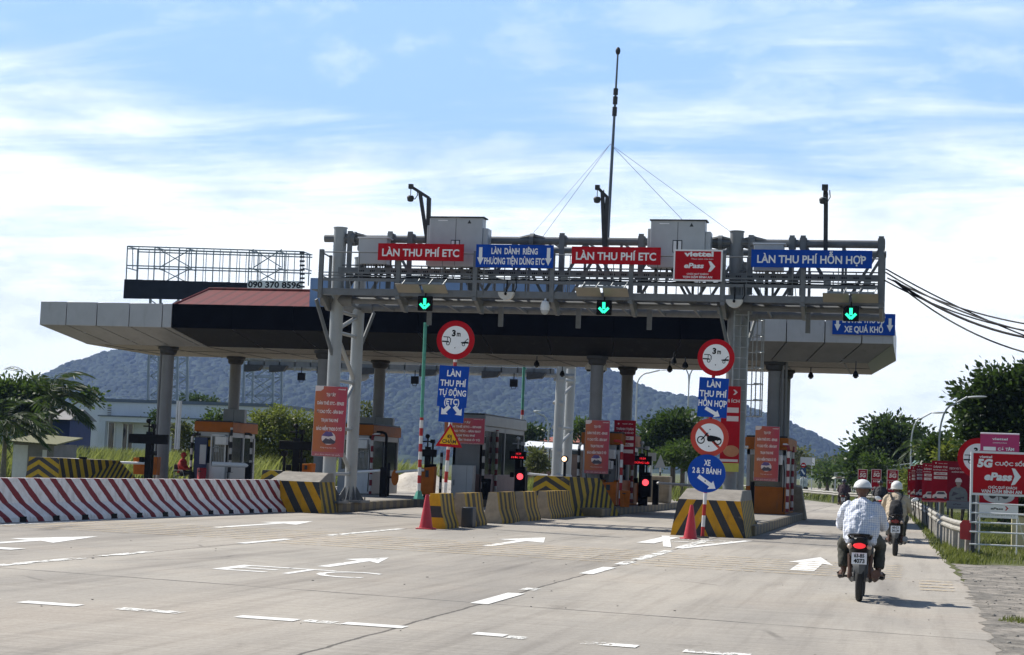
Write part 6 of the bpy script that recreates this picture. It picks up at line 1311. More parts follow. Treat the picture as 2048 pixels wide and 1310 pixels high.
person_rider('person in a pale blue checked shirt and silver white helmet riding the nearest motorbike', g1, plaid(), TRO, HELW, wide=.98, sandal=mat('brown_sandal', (.045, .032, .025), .7))
g2_ = gr(1790, 1112); motorbike('black scooter with unlit tail light under the rider with a backpack', g2_, 'scooter', False, ('60-C1', '541.39'))
BEIGE = mat('beige_jacket', (.46, .38, .28), .85, 0, .1, 6, .3, 25)
person_rider('person in beige jacket and white round helmet wearing a black backpack', g2_, BEIGE, TRO, HELW, half=False, wide=.92, scoot=True)
t = thing('backpack', 'black backpack worn by the person in the beige jacket', 'backpack', g2_); mb = MB(); mb.path([(0, .03, .84), (0, .02, .90), (0, .06, 1.02), (0, .13, 1.14), (0, .18, 1.19)], [(.06, .11), (.10, .145), (.105, .145), (.08, .12), (.03, .07)], 18)
organic(mb, 'bag', DARKC, t, .012, 4, .02)
mb = MB(); mb.path([(-.05, -.06, .93), (.05, -.06, .93), (.05, -.065, 1.0), (-.05, -.065, 1.0), (-.05, -.06, .93)], .008, 6); mb.build('pocket_seam', PLAS, t, world=False)
for s in (-1, 1): mb = MB(); mb.path([(s*.07, .16, 1.17), (s*.12, .235, 1.285), (s*.13, .36, 1.345), (s*.12, .45, 1.27)], .02, 8); mb.build('strap', DARKC, t, world=False)
g3 = gr(1686, 1021); motorbike('small dark motorbike of the distant rider left of the checked shirt', g3, 'underbone', False, ('60-B2', '8811')); person_rider('person in dark clothes and dark helmet riding away left of the checked shirt', g3, mat('dark_plum_cloth', (.035, .02, .028), .9), DARKC, mat('helmet_dark', (.03, .032, .05), .3), half=False, vox=.016)
g4 = gr(1759, 1034); motorbike('dark motorbike half hidden between the two near riders', g4, 'underbone', True, ('63-B1', '2207')); person_rider('person in a black jacket with white collar half hidden between the two near riders', g4, mat('black_jacket', (.018, .02, .026), .8), DARKC, mat('helmet_black', (.015, .015, .017), .3), half=True, vox=.016)
g5 = gr(1607, 994); motorbike('small motorbike carrying a white box far beyond the right booth', g5, 'underbone', False, ('60-H1', '3310'))
person_rider('person riding the far motorbike, hidden behind its white box', g5, DARKC, DARKC, HELW, vox=.02); t = thing('delivery_box', 'white delivery box on the far motorbike beyond the right booth', 'box', g5); mb = MB(); mb.prism([(-.30, .85), (.30, .85), (.30, 1.45), (.22, 1.58), (-.22, 1.58), (-.30, 1.45)], -.45, .05); mb.build('case', WHITE, t, world=False, bevel=.03); mb = MB(); mb.rect(-.16, .16, 1.1, 1.35, -.456); mb.build('lid_panel', GREY, t, world=False, smooth=False)
# seated person in red by the far left booth
p6 = at(363, 945, 69.0); p6.z = .285; mb = MB(); E = lambda c, r, **k: mb.ell(c, r, 14, **k)
mb.path([(0, 0, .50), (0, .02, .70), (.02, .03, .90), (.03, .04, 1.02), (.04, .05, 1.08)], [(.12, .16), (.11, .15), (.115, .17), (.07, .11), (.05, .05)], 16); mb.path([(.04, .05, 1.05), (.05, .04, 1.16)], .05, 12); E((.06, .03, 1.22), (.09, .085, .108)); E((.15, .03, 1.21), (.02, .014, .02)); E((.135, .03, 1.17), (.02, .025, .008)); E((.06, -.06, 1.21), (.025, .012, .03)); E((.06, .11, 1.21), (.025, .012, .03))
for s in (-1, 1):
    mb.path([(.02, s*.16, 1.0), (.06, s*.22, .82), (.20, s*.19, .70), (.33, s*.1, .66)], [.055, .048, .04, .03], 12); mb.path([(.0, s*.09, .50), (.24, s*.11, .52), (.44, s*.12, .50), (.47, s*.12, .28), (.48, s*.12, .06)], [.09, .08, .062, .052, .04], 12); mb.path([(.46, s*.12, .05), (.55, s*.13, .04), (.64, s*.14, .03)], [.035, .035, .025], 10)
    E((.37, s*.09, .655), (.05, .04, .02))
    for i in range(4): mb.path([(.40, s*(.065+.017*i), .655), (.435, s*(.065+.017*i), .645), (.45, s*(.065+.017*i), .62)], [.009, .008, .007], 8)
    mb.path([(.36, s*.05, .65), (.39, s*.035, .64), (.41, s*.035, .62)], [.010, .009, .007], 8)
p = organic(mb, 'person', SKIN, None, .012, 3); p.location = p6; tag(p, 'person in a red hooded top and dark trousers sitting beside the far left booth', 'person')
REDT = mat('red_cloth', (.34, .025, .02), .85, 0, .15, 8, .3, 30); mb = MB(); mb.path([(0, 0, .50), (0, .02, .66), (.01, .03, .86), (.03, .04, 1.02), (.04, .05, 1.10)], [(.16, .19), (.15, .18), (.15, .20), (.11, .15), (.07, .07)], 18)
for s in (-1, 1): mb.path([(.02, s*.14, 1.0), (.06, s*.22, .82), (.18, s*.19, .71), (.30, s*.11, .675)], [.075, .07, .06, .05], 12)
mb.ell((.04, .04, 1.24), (.115, .115, .13), 16); organic(mb, 'hooded_top', REDT, p, .014, 4, .02)
mb = MB()
for s in (-1, 1): mb.path([(-.02, s*.09, .50), (.22, s*.11, .53), (.44, s*.12, .51), (.475, s*.12, .30), (.48, s*.12, .12)], [.11, .10, .08, .075, .07], 12)
organic(mb, 'trousers', DARKC, p, .014, 4)
t = thing('chair', 'metal tube chair under the seated person in red', 'chair', p6); mb = MB(); mb.box(-.22, .24, -.22, .22, .38, .41); mb.build('seat', STEELD, t, world=False, bevel=.01); mb = MB(); mb.box(-.26, -.23, -.2, .2, .55, .85); mb.build('backrest', STEELD, t, world=False, bevel=.01)
for x, y in ((-.22, -.2), (-.22, .2), (.22, -.2), (.22, .2)): mb = MB(); mb.path([(x, y, 0), (x, y, .39)], .014, 8); mb.build('leg', STEEL, t, world=False)
mb = MB(); mb.path([(-.22, -.24, .39), (-.22, -.26, .62), (.15, -.26, .62), (.22, -.24, .39)], .014, 8); mb.build('armrest', STEEL, t, world=False)
# ================================================================= VEGETATION
def leaf_mat(name, c1, c2, trans=.35, rough=.55):
    m = bpy.data.materials.new(name); m.use_nodes = True; t = m.node_tree; b = t.nodes['Principled BSDF']; b.inputs['Roughness'].default_value = rough; b.inputs['Specular IOR Level'].default_value = .25
    g = t.nodes.new('ShaderNodeNewGeometry'); o = t.nodes.new('ShaderNodeTexCoord').outputs['Object']
    k = math_(t, 'ADD', math_(t, 'MULTIPLY', g.outputs['Random Per Island'], .6), math_(t, 'MULTIPLY', noise(t, o, .9, 4), .5))
    c = mixc(t, mrange(t, k, .2, .9), c1, c2); t.links.new(c, b.inputs['Base Color'])
    tr = t.nodes.new('ShaderNodeBsdfTranslucent'); t.links.new(mixc(t, .5, c, (c2[0]*1.3, c2[1]*1.5, c2[2]*.6)), tr.inputs[0]); mx = t.nodes.new('ShaderNodeMixShader'); mx.inputs[0].default_value = trans
    t.links.new(b.outputs[0], mx.inputs[1]); t.links.new(tr.outputs[0], mx.inputs[2]); t.links.new(mx.outputs[0], t.nodes['Material Output'].inputs[0]); return m
LDARK = leaf_mat('dark_leaf', (.012, .026, .009), (.065, .100, .034), .3, .42); LMID = leaf_mat('mid_leaf', (.025, .050, .014), (.085, .125, .035)); LBAM = leaf_mat('bamboo_leaf', (.07, .095, .02), (.20, .22, .06)); LOLIVE = leaf_mat('olive_leaf', (.05, .06, .022), (.13, .14, .055)); LGRASS = leaf_mat('grass_blade', (.06, .085, .02), (.20, .21, .075)); LDRY = leaf_mat('dry_grass', (.10, .125, .04), (.29, .30, .125)); LPALM = leaf_mat('palm_leaf', (.016, .036, .012), (.075, .105, .038))
BARK = mat('bark', (.10, .08, .06), .9, 0, .3, 6, .5, 20)
NR = np.random.default_rng(11)
def quads_obj(name, P, D, S, m, parent=None, aspect=.5, off=None):
    """leaf quads: centres P, directions D, lengths S, each folded a little along its length"""
    n = len(P); D = D/np.linalg.norm(D, axis=1, keepdims=True); R = NR.normal(size=(n, 3)); Sd = np.cross(D, R); Sd /= np.linalg.norm(Sd, axis=1, keepdims=True)
    S = S[:, None]; a = P-D*S*.5; b = P+D*S*.5; w = Sd*S*aspect*.5; mid = P+D*S*.05
    V = np.stack([a, mid-w, b, mid+w], 1).reshape(-1, 3)
    if off is not None: V = V-np.array(off)
    return fast_mesh(name, V, n, 4, m, parent)
def fast_mesh(name, V, n, k, m, parent=None):
    me = bpy.data.meshes.new(name); me.vertices.add(len(V)); me.vertices.foreach_set('co', V.astype(np.float32).ravel())
    me.loops.add(n*k); me.loops.foreach_set('vertex_index', np.arange(n*k, dtype=np.int32)); me.polygons.add(n); me.polygons.foreach_set('loop_start', np.arange(0, n*k, k, dtype=np.int32))
    me.update(calc_edges=True); me.materials.append(m); o = bpy.data.objects.new(name, me); COL.objects.link(o)
    if parent is not None: o.parent = parent
    return o
def tree(label, base, blobs, n, size, m, trunk=.16, name='tree', fork=None, cat='tree', droop=.0, group=None):
    """blobs: (dx, dy, z, rx, ry, rz) clumps; leaves sit in many small sprays inside each, so gaps stay open"""
    t = thing(name, label, cat, base, group=group); tot = sum(b[3]*b[5] for b in blobs); P = []; D = []
    for dx, dy, z, rx, ry, rz in blobs:
        k = int(n*rx*rz/tot); ns = max(6, k//34)
        u = NR.normal(size=(ns, 3)); u /= np.linalg.norm(u, axis=1, keepdims=True); rr = NR.uniform(.35, 1.08, ns)**.6
        c = u*rr[:, None]*np.array([rx, ry, rz])+np.array([dx, dy, z])
        idx = NR.integers(0, ns, k); q = NR.normal(size=(k, 3))*np.array([1, 1, .7])*size*1.15
        P.append(c[idx]+q); d = q+u[idx]*size*1.2+np.array([0, 0, -droop]); D.append(d+NR.normal(size=(k, 3))*size*.4)
    P = np.concatenate(P); D = np.concatenate(D); ok = P[:, 2] > .05; P = P[ok]; D = D[ok]
    quads_obj('crown', P, D, NR.uniform(.6, 1.25, len(P))*size, m, t, .55)
    mb = MB(); top = fork or min(b[2]-b[5]*.5 for b in blobs); top = max(top, .4); mb.path([(0, 0, 0), (.03, 0, top*.5), (0, .02, top)], [trunk*1.25, trunk, trunk*.85], 10)
    for dx, dy, z, rx, ry, rz in blobs: mb.path([(0, 0, top*.92), (dx*.5+.1, dy*.5, top+(z-top)*.55), (dx, dy, z+rz*.3)], [trunk*.6, trunk*.35, trunk*.1], 7)
    mb.build('trunk', BARK, t, world=False); return t
def ptree(label, Y, blobs_px, n, size, m, base=None, depth=1., **k):
    """clumps given where they stand at distance Y, with real widths"""
    bl = []; bx = at(base if base else sum(b[0] for b in blobs_px)/len(blobs_px), 940, Y).x; s = Y/CF*1.03
    for px, py, rx, rz in blobs_px: c = at(px, py, Y); bl.append((c.x-bx, NR.uniform(-.4, .4)*rx*s, c.z, rx*s, rx*s*depth, rz*s))
    return tree(label, (bx, Y, 0), bl, n, size, m, **k)
ptree('large dark leafy tree filling the upper right behind the posters', 76, [(1980, 790, 42, 36), (2030, 785, 46, 40), (2070, 810, 60, 60), (1955, 822, 34, 28), (2000, 850, 50, 40), (1938, 790, 18, 16), (1962, 876, 34, 28), (2040, 870, 60, 46), (1932, 842, 18, 14), (2080, 760, 50, 36), (1995, 752, 20, 14)], 13000, .28, LDARK, base=2010, trunk=.24)
ptree('dark spreading tree left of the street lamps, standing clear against the sky', 140, [(1770, 868, 34, 26), (1740, 895, 34, 28), (1800, 880, 36, 30), (1730, 925, 30, 28), (1775, 925, 44, 34), (1825, 905, 34, 30), (1790, 850, 22, 12), (1830, 940, 34, 26), (1845, 872, 14, 9), (1750, 852, 12, 8), (1760, 950, 50, 20), (1720, 945, 20, 20)], 11000, .45, LDARK, base=1775, trunk=.22)
ptree('small dark tree between the palm and the large right tree', 85, [(1868, 895, 18, 16), (1885, 905, 22, 22), (1856, 912, 14, 14), (1890, 880, 12, 10)], 1800, .24, LDARK, trunk=.08)
ptree('feathery mid green tree in front of the dark spreading tree', 118, [(1750, 925, 24, 22), (1742, 950, 24, 18), (1765, 945, 22, 20)], 2600, .22, LMID, trunk=.08)
ptree('round dark tree left of the round signs under the canopy, its top sunlit', 112, [(1345, 850, 36, 24), (1310, 875, 30, 26), (1370, 868, 34, 34), (1325, 895, 42, 24), (1385, 895, 36, 30), (1300, 900, 24, 18)], 6500, .30, LDARK, base=1345, trunk=.16)
ptree('pale green hedge tree below the round dark tree', 106, [(1370, 905, 36, 22), (1330, 915, 34, 18), (1390, 925, 26, 18)], 3600, .22, LMID, trunk=.1)
ptree('sunlit crown showing over the round dark tree', 122, [(1352, 838, 26, 13), (1380, 842, 24, 14)], 1800, .28, LMID, trunk=.12)
ptree('dark tree beside the red house roof', 170, [(1060, 862, 22, 14), (1040, 868, 20, 14), (1075, 872, 20, 14)], 1500, .4, LDARK, trunk=.14)
ptree('mid green tree right of the far gantry legs', 160, [(1158, 855, 22, 14), (1145, 868, 18, 12), (1175, 866, 16, 12)], 1400, .34, LMID, trunk=.12)
ptree('small pale bushy tree below the white awning', 112, [(1075, 915, 15, 20), (1065, 925, 12, 14), (1082, 930, 12, 12)], 1500, .22, LOLIVE, trunk=.06)
ptree('slender young tree beside the left back canopy column', 120, [(735, 815, 8, 14), (728, 838, 12, 16), (740, 855, 12, 14)], 800, .24, LOLIVE, trunk=.06)
ptree('large feathery yellow green bamboo clump left of the tall banner', 98, [(560, 838, 40, 22), (520, 850, 32, 24), (600, 850, 40, 26), (545, 880, 50, 30), (610, 885, 46, 32), (500, 890, 26, 26), (635, 860, 26, 30), (570, 915, 60, 24), (640, 905, 30, 30)], 15000, .20, LBAM, base=570, trunk=.1, name='bamboo', cat='bamboo', droop=.1)
ptree('pale green shrub behind the leftmost canopy column', 96, [(372, 880, 18, 26), (362, 855, 12, 18), (385, 905, 20, 20)], 1600, .20, LOLIVE, trunk=.06, name='shrub', cat='shrub')
ptree('wind blown dark leafed sapling over the far left booth', 100, [(425, 842, 14, 9), (437, 825, 7, 7), (410, 852, 14, 9), (440, 850, 12, 9)], 900, .24, LMID, trunk=.05)
ptree('pale shrub over the right roof of the far left booth', 102, [(448, 852, 12, 10), (460, 862, 12, 10)], 700, .2, LBAM, trunk=.05, name='shrub', cat='shrub')
ptree('dark tree tops behind the white building', 230, [(370, 803, 24, 8), (400, 802, 26, 8), (425, 806, 16, 6)], 1200, .5, LDARK, trunk=.2)
ptree('dense dark green tree behind the left palms', 99, [(60, 785, 50, 32), (20, 795, 46, 34), (85, 800, 26, 26), (180, 795, 12, 12), (30, 830, 50, 36), (-20, 830, 50, 40)], 13000, .30, LMID, base=60, trunk=.25)
ptree('rounded dark shrub left of the leftmost canopy column', 110, [(315, 850, 9, 24), (316, 830, 7, 12)], 900, .2, LDARK, trunk=.05, name='shrub', cat='shrub')
for i, (px, py, rx, rz, Y, n) in enumerate(((1610, 925, 20, 16, 260, 700), (1640, 935, 22, 14, 280, 700), (1670, 928, 24, 16, 300, 800), (1700, 925, 22, 18, 260, 800), (1590, 905, 14, 14, 240, 500), (1655, 948, 22, 10, 200, 600))):
    ptree(['far tree just right of the right booth posts', 'far tree under the large grey roadside board', 'far tree behind the pale green lettered board', 'far tree left of the dark spreading tree', 'far tree peeping over the right booth post', 'low far tree beyond the crossing rail'][i], Y, [(px, py, rx, rz), (px-rx*.6, py+4, rx*.6, rz*.7), (px+rx*.6, py+3, rx*.7, rz*.8)], n, .55, LMID if i % 2 else LOLIVE, trunk=.2, group='far trees beyond the road bend')
for i, (px, py, rx, rz, Y, n, m) in enumerate(((1800, 960, 20, 20, 116, 1500, LMID), (1775, 965, 18, 16, 120, 1100, LOLIVE), (1830, 955, 16, 22, 105, 1300, LBAM), (1735, 968, 20, 14, 126, 1000, LMID), (1905, 905, 22, 18, 84, 1300, LBAM), (2040, 1000, 40, 30, 62, 2200, LDARK), (1925, 960, 30, 24, 74, 1500, LMID))):
    ptree(['green shrub behind the small 5G posters', 'olive shrub behind the middle small poster', 'yellow green shrub at the far end of the poster row', 'low green shrub left of the small posters', 'yellow green fan leaved shrub above the poster row', 'dark shrub behind the pink and white poster foot', 'green shrub behind the man poster'][i], Y, [(px, py, rx, rz), (px-rx*.7, py+5, rx*.6, rz*.8), (px+rx*.7, py+6, rx*.6, rz*.7)], n, .2, m, trunk=.05, name='shrub', cat='shrub', group='shrubs behind the posters')
def palm(label, px, pyc, pyb, Y, L, nf, wind, tr=.11, m=LPALM, lean=0.):
    c = at(px, pyc, Y); b = at(px, pyb, Y); t = thing('palm_tree', label, 'palm', (c.x-lean, Y, 0)); h = c.z; top = np.array([lean, 0, h]); P = []; D = []; S = []; mb = MB()
    for i in range(nf):
        a = 2*math.pi*i/nf+NR.uniform(-.2, .2); el = NR.uniform(.15, 1.25); d = np.array([math.cos(a)*math.cos(el), math.sin(a)*math.cos(el), math.sin(el)]); p = top.copy(); pts = [tuple(p)]; l = L*NR.uniform(.8, 1.1)
        for s in range(12):
            f = s/12; d = d+np.array([wind*.16, 0, -.13-.10*f]); d /= np.linalg.norm(d); p = p+d*l/12; pts.append(tuple(p))
            side = np.cross(d, [0, 0, 1.]); side /= max(np.linalg.norm(side), 1e-3)
            for sg in (-1, 1):
                for q in (0, .5):
                    ld = side*sg*.8+d*.6+np.array([wind*.35, 0, -.35]); ln = l*.30*math.sin(math.pi*(.12+.85*f))**.6; ld = ld/np.linalg.norm(ld); P.append(p-d*l/12*q+ld*ln*.5); D.append(ld); S.append(ln)
        mb.path(pts, [.03-.002*k for k in range(13)], 5)
    quads_obj('frond', np.array(P), np.array(D), np.array(S), m, t, .12)
    mb.build('frond_stem', m, t, world=False); mb = MB(); mb.path([(0, 0, 0), (lean*.4, 0, h*.5), (lean, 0, h+.05)], [tr*1.4, tr, tr*.9], 12); mb.build('trunk', mat('palm_trunk', (.20, .18, .14), .9, 0, .3, 5, .4, 10), t, world=False)
palm('wind swept palm at the left picture edge before the grey shed', 12, 850, 940, 78, 2.5, 20, 1.0); palm('taller wind swept palm left of the white building', 104, 800, 930, 92, 3.0, 24, .9); palm('low wind swept palm beside the blue shed', 60, 862, 940, 84, 2.0, 16, 1.0, .08)
palm('upright feather palm between the two street lamps', 1862, 905, 960, 115, 2.9, 17, .1, .13); palm('pale leafed palm behind the poster row', 1885, 925, 980, 90, 1.9, 12, .1, .1, LBAM)
# ---- grasses
def blades(name, pts, h0, h1, wd, m, lean=(.3, 0)):
    n = len(pts); P = np.zeros((n, 3)); P[:, :2] = pts; h = NR.uniform(h0, h1, n); a = NR.uniform(0, 2*math.pi, n); w = np.stack([np.cos(a), np.sin(a), np.zeros(n)], 1)*wd
    tip = P+np.stack([NR.normal(lean[0], .25, n)*h, NR.normal(lean[1], .25, n)*h, h], 1); mid = P*.5+tip*.5+np.stack([np.zeros(n), np.zeros(n), h*.1], 1)
    V = np.stack([P-w, P+w, mid+w*.7, tip, mid-w*.7], 1).reshape(-1, 3); o = fast_mesh(name, V, n, 5, m); tag(o, kind='stuff'); return o
def scatter(n, x0, x1, y0, y1, f=None, clump=.0):
    p = np.stack([NR.uniform(x0, x1, n), NR.uniform(y0, y1, n)], 1)
    if f: p = p[[bool(f(x, y)) for x, y in p]]
    return p
exs = [e[1] for e in edge]; exx = [e[0] for e in edge]
def vg(x, y): 
    e = np.interp(y, exs, exx); return x > e-.02+.06*math.sin(y*5) and mnoise.noise(Vector((x*1.2, y*.6, 0))) > -.35 and not (y < 38.2 and x > 1.5)
g = blades('verge_grass', scatter(44000, -1.5, 6.5, 37.3, 100, vg), .04, .15, .010, LGRASS, (.15, 0)); tag(g, 'short green grass along the right road edge under the guardrail', 'grass')
g = blades('verge_grass', scatter(5000, .7, 1.25, 37.3, 75, lambda x, y: x > np.interp(y, exs, exx)), .06, .20, .009, LGRASS, (.1, -.2)); tag(g, 'taller grass tufts at the foot of the guardrail posts', 'grass')
g = blades('verge_grass', scatter(9000, .98, 3.5, 20.2, 23.6, lambda x, y: abs(y-22.2-.25*(x-1)) < .9*min(1, (x-.9))*(.7+.5*math.sin(x*7))), .02, .085, .007, LGRASS); tag(g, 'small grass patch on the gravel at the lower right corner', 'grass')
g = blades('tall_grass', scatter(42000, -72, -34, 84, 128, lambda x, y: mnoise.noise(Vector((x*.12, y*.12, 2))) > -.5), .7, 1.9, .03, LDRY, (.35, 0)); tag(g, 'tall pale windblown grass in the field behind the red and white barriers', 'grass')
g = blades('tall_grass', scatter(9000, -30, -9, 100, 150), .3, 1.0, .03, LGRASS, (.3, 0)); tag(g, 'green grass on the verge seen under the canopy beyond the booths', 'grass')
g = blades('tall_grass', scatter(12000, -16, 20, 120, 190, lambda x, y: x > np.interp(y, exs, exx)+.6), .2, .8, .03, LGRASS, (.3, 0)); tag(g, 'rough grass beyond the crossing guardrail', 'grass')
# loose stones on the shoulder and crumbs on the slab
sv = []; rs = np.random.default_rng(4); mbs = MB()
for i in range(700):
    x, y = rs.uniform(.95, 4.5), rs.uniform(16, 36.5); s = .006+.026*rs.uniform(0, 1)**4; mbs.ell((x, y, .012), (s*rs.uniform(.8, 1.5), s, s*.6), 6, rot=(0, 0, rs.uniform(0, 3)))
for i in range(70):
    x, y = rs.uniform(-14, .6), rs.uniform(13.5, 42); s = rs.uniform(.006, .016); mbs.ell((x, y, .008), (s*rs.uniform(.8, 1.8), s, s*.5), 5, rot=(0, 0, rs.uniform(0, 3)))
o = mbs.build('gravel', mat('loose_stone', (.22, .205, .18), .95, 0, .35, 9)); tag(o, 'loose grey stones scattered on the shoulder and road', 'gravel', kind='stuff')
# ================================================================= LEFT BACKGROUND
t = thing('shed', 'grey shed with sloping olive roof behind the barrier at far left', 'shed', (at(80, 920, 80).x, 80, 0)); Ys = 80; xa, xb = at(26, 900, Ys).x, at(108, 900, Ys).x; xm = at(58, 900, Ys).x; zt = at(80, 887, Ys).z
SHW = mat('shed_grey', (.23, .225, .225), .8, 0, .15, 1.5, dirt=.3)
mb = MB(); mb.box(xa, xb, Ys, Ys+2.4, 0, zt); mb.build('wall', SHW, t, smooth=False)
mb = MB(); mb.add([(xa-.2, Ys-.3, zt+.02), (xb+.25, Ys-.3, zt-.08), (xb+.2, Ys+2.6, zt+.30), (xa-.2, Ys+2.6, zt+.40), (xa-.2, Ys-.3, zt+.09), (xb+.25, Ys-.3, zt-.01), (xb+.2, Ys+2.6, zt+.37), (xa-.2, Ys+2.6, zt+.47)], [(3, 2, 1, 0), (4, 5, 6, 7), (0, 1, 5, 4), (1, 2, 6, 5), (2, 3, 7, 6), (3, 0, 4, 7)]); mb.build('roof', stripe_mat('olive_roof', (.20, .20, .10), (.13, .13, .07), (1, 0, 0), .18, .6, 0, None, .2, dirt=.3), t, smooth=False)
mb = MB(); mb.box(xa+.02, xm-.05, Ys-.02, Ys-.002, .1, zt-.1); mb.build('side_panel', WHITE, t, smooth=False)
mb = MB(); mb.box(at(73, 920, Ys).x, at(90, 920, Ys).x, Ys-.03, Ys-.002, .1, at(80, 905, Ys).z); d = mb.build('door', mat('shed_door', (.19, .19, .195), .7, 0, .1), t, smooth=False); mb = MB(); a = at(85, 913, Ys).x; mb.box(a, a+.24, Ys-.036, Ys-.031, 1.1, 1.5); mb.build('notice', WHITE, d, smooth=False)
t = thing('shed', 'deep blue walled shed half hidden by the left palms', 'shed', (at(90, 880, 104).x, 104, 0)); xa, xb = at(28, 880, 104).x, at(138, 880, 104).x; zt = at(90, 838, 104).z
mb = MB(); mb.box(xa, xb, 104, 107, 0, zt); mb.build('wall', mat('blue_sheet', (.012, .035, .16), .6, 0, .15, 2), t, smooth=False); mb = MB(); mb.prism([(103.6, zt), (107.4, zt), (105.5, zt+.7)], xa-.2, xb+.2, 'yz'); mb.build('roof', SHW, t, smooth=False)
# white building
Yb = 165.; t = thing('building', 'long low white building with dark parapet line and a columned entrance at left', 'building', (at(350, 880, Yb).x, Yb, 0)); xa, xb = at(140, 850, Yb).x, at(545, 850, Yb).x; zt = at(350, 808, Yb).z
BWH = mat('building_white', (.58, .62, .68), .7, 0, .06, .6, dirt=.12)
mb = MB(); mb.box(xa, xb, Yb, Yb+14, 0, zt); mb.build('wall', BWH, t, smooth=False); mb = MB(); mb.box(xa-.2, xb+.2, Yb-.15, Yb+14.2, zt+.002, zt+.32); mb.build('parapet', mat('slate_trim', (.10, .13, .17), .6, 0, .1), t, smooth=False)
pa, pb = at(199, 850, Yb-2).x, at(400, 850, Yb-2).x; pz = at(260, 832, Yb-2).z
mb = MB(); mb.box(pa, pb, Yb-2.2, Yb-.01, pz-.6, pz-.12); mb.box(pa, pa+.7, Yb-2.2, Yb-1.6, 0, pz-.6); mb.box(pb-.7, pb, Yb-2.2, Yb-1.6, 0, pz-.6); p_ = mb.build('entrance', BWH, t, smooth=False); mb = MB(); mb.box(pa-.1, pb+.1, Yb-2.3, Yb-.01, pz-.118, pz+.0); mb.build('entrance_roof', mat('slate_trim', (.1, .13, .17)), t, smooth=False)
for a, b_, z0, z1 in ((206, 229, 878, 845), (247, 266, 880, 848), (300, 322, 876, 846), (345, 372, 876, 846)):
    x0, x1 = at(a, 860, Yb).x, at(b_, 860, Yb).x; mb = MB(); mb.box(x0, x1, Yb-.06, Yb-.01, .4, at(a, z1, Yb).z); w_ = mb.build('window', GLASS, t, smooth=False); mb = MB(); xm = (x0+x1)/2; mb.box(xm-.05, xm+.05, Yb-.1, Yb-.062, .4, at(a, z1, Yb).z); mb.box(x0-.1, x0, Yb-.1, Yb-.012, .4, at(a, z1, Yb).z+.1); mb.box(x1, x1+.1, Yb-.1, Yb-.012, .4, at(a, z1, Yb).z+.1); mb.build('frame', WHITE, w_, smooth=False)
mb = MB()
for i in range(5): c = at(219, 812+i*4.5, Yb); mb.box(c.x-.18, c.x+.18, Yb-.08, Yb-.01, c.z-.05, c.z+.05)
mb.build('wall_louvre', SHW, t, smooth=False)
c = at(168, 860, Yb-4); t = thing('satellite_dish', 'dark round dish on a pole beside the white building', 'satellite dish', (c.x, Yb-4, 0)); mb = MB(); mb.ell((0, 0, c.z), (.34*2.2, .25, .34*2.2), 18); mb.build('dish', STEELD, t, world=False); mb = MB(); mb.tube((0, .2, 0), (0, .2, c.z), .08, n=8); mb.build('pole', STEELD, t, world=False)
# billboard frame
Yq = 175.; B = lambda px, py, d=0: at(px, py, Yq)+Vector((0, d, 0)); BST = mat('billboard_steel', (.24, .28, .31), .5, .4, .15, 1)
t = thing('billboard_frame', 'empty steel billboard frame with black lower boards and a phone number, behind the canopy', 'billboard', (at(430, 850, Yq).x, Yq, 0))
mb = MB(); tops = [(255, 492.5), (608, 503.5)]; ty = lambda px: 492.5+(px-255)/353*11
for d in (0, 2.6):
    for dy in (0, 5): mb.bar(B(255, ty(255)+dy, d), B(608, ty(608)+dy, d), .12)
    mb.bar(B(255, 531, d), B(606, 541, d), .12)
    for px in (255, 278, 310, 340, 359, 373, 394, 408, 428, 441, 462, 475, 499, 505, 520, 553, 560, 573, 590, 603): mb.bar(B(px, ty(px), d), B(px-3, 566, d), .10 if px in (255, 310, 359, 499, 553, 603) else .06)
mb.build('frame', BST, t, smooth=False)
for x0, x1 in ((310, 373), (499, 556)):
    mb = MB()
    for a, b_ in ((494, 532), (532, 566)): mb.bar(B(x0, a+2, 1), B(x1, b_, 1), .09); mb.bar(B(x1, a+2, 1.2), B(x0, b_, 1.2), .09)
    mb.build('bracing', BST, t, smooth=False)
for px in (255, 310, 373, 499, 556, 606): mb = MB(); mb.bar(B(px, ty(px), 0), B(px, ty(px), 2.6), .1); mb.bar(B(px, ty(px), 1.3), B(px, 536, 1.3), .08); mb.bar(B(px, 536, 0), B(px, 536, 2.6), .1); mb.build('bracing', BST, t, smooth=False)
mb = MB()
for i in range(9): c = B(606, 506+i*8.5, -.1); mb.box(c.x-.26, c.x+.26, Yq-.3, Yq-.2, c.z-.10, c.z+.10)
mb.build('ladder', STEELD, t, smooth=False)
mb = MB()
for a, b_ in ((250, 285), (285, 330), (330, 373), (373, 415), (415, 460), (460, 495)): p, q = B(a+.6, 559+(a-250)*.03), B(b_-.2, 598+(a-250)*.02); mb.box(p.x, q.x, Yq-.25, Yq-.12, q.z, p.z)
mb.build('black_board', mat('billboard_black', (.014, .017, .022), .7, 0, .2, 1, spec=.1), t, smooth=False)
p, q = B(497, 561), B(606, 579); mb = MB(); mb.box(p.x, q.x, Yq-.25, Yq-.12, q.z, p.z, 0); mb.text('090 370 8596', (p.x+q.x)/2-.05, q.z+.12, (q.x-p.x)*.96, .60, Yq-.255, 1, .035); mb.build('number_board', [SWHITE, BLACK], t, smooth=False)
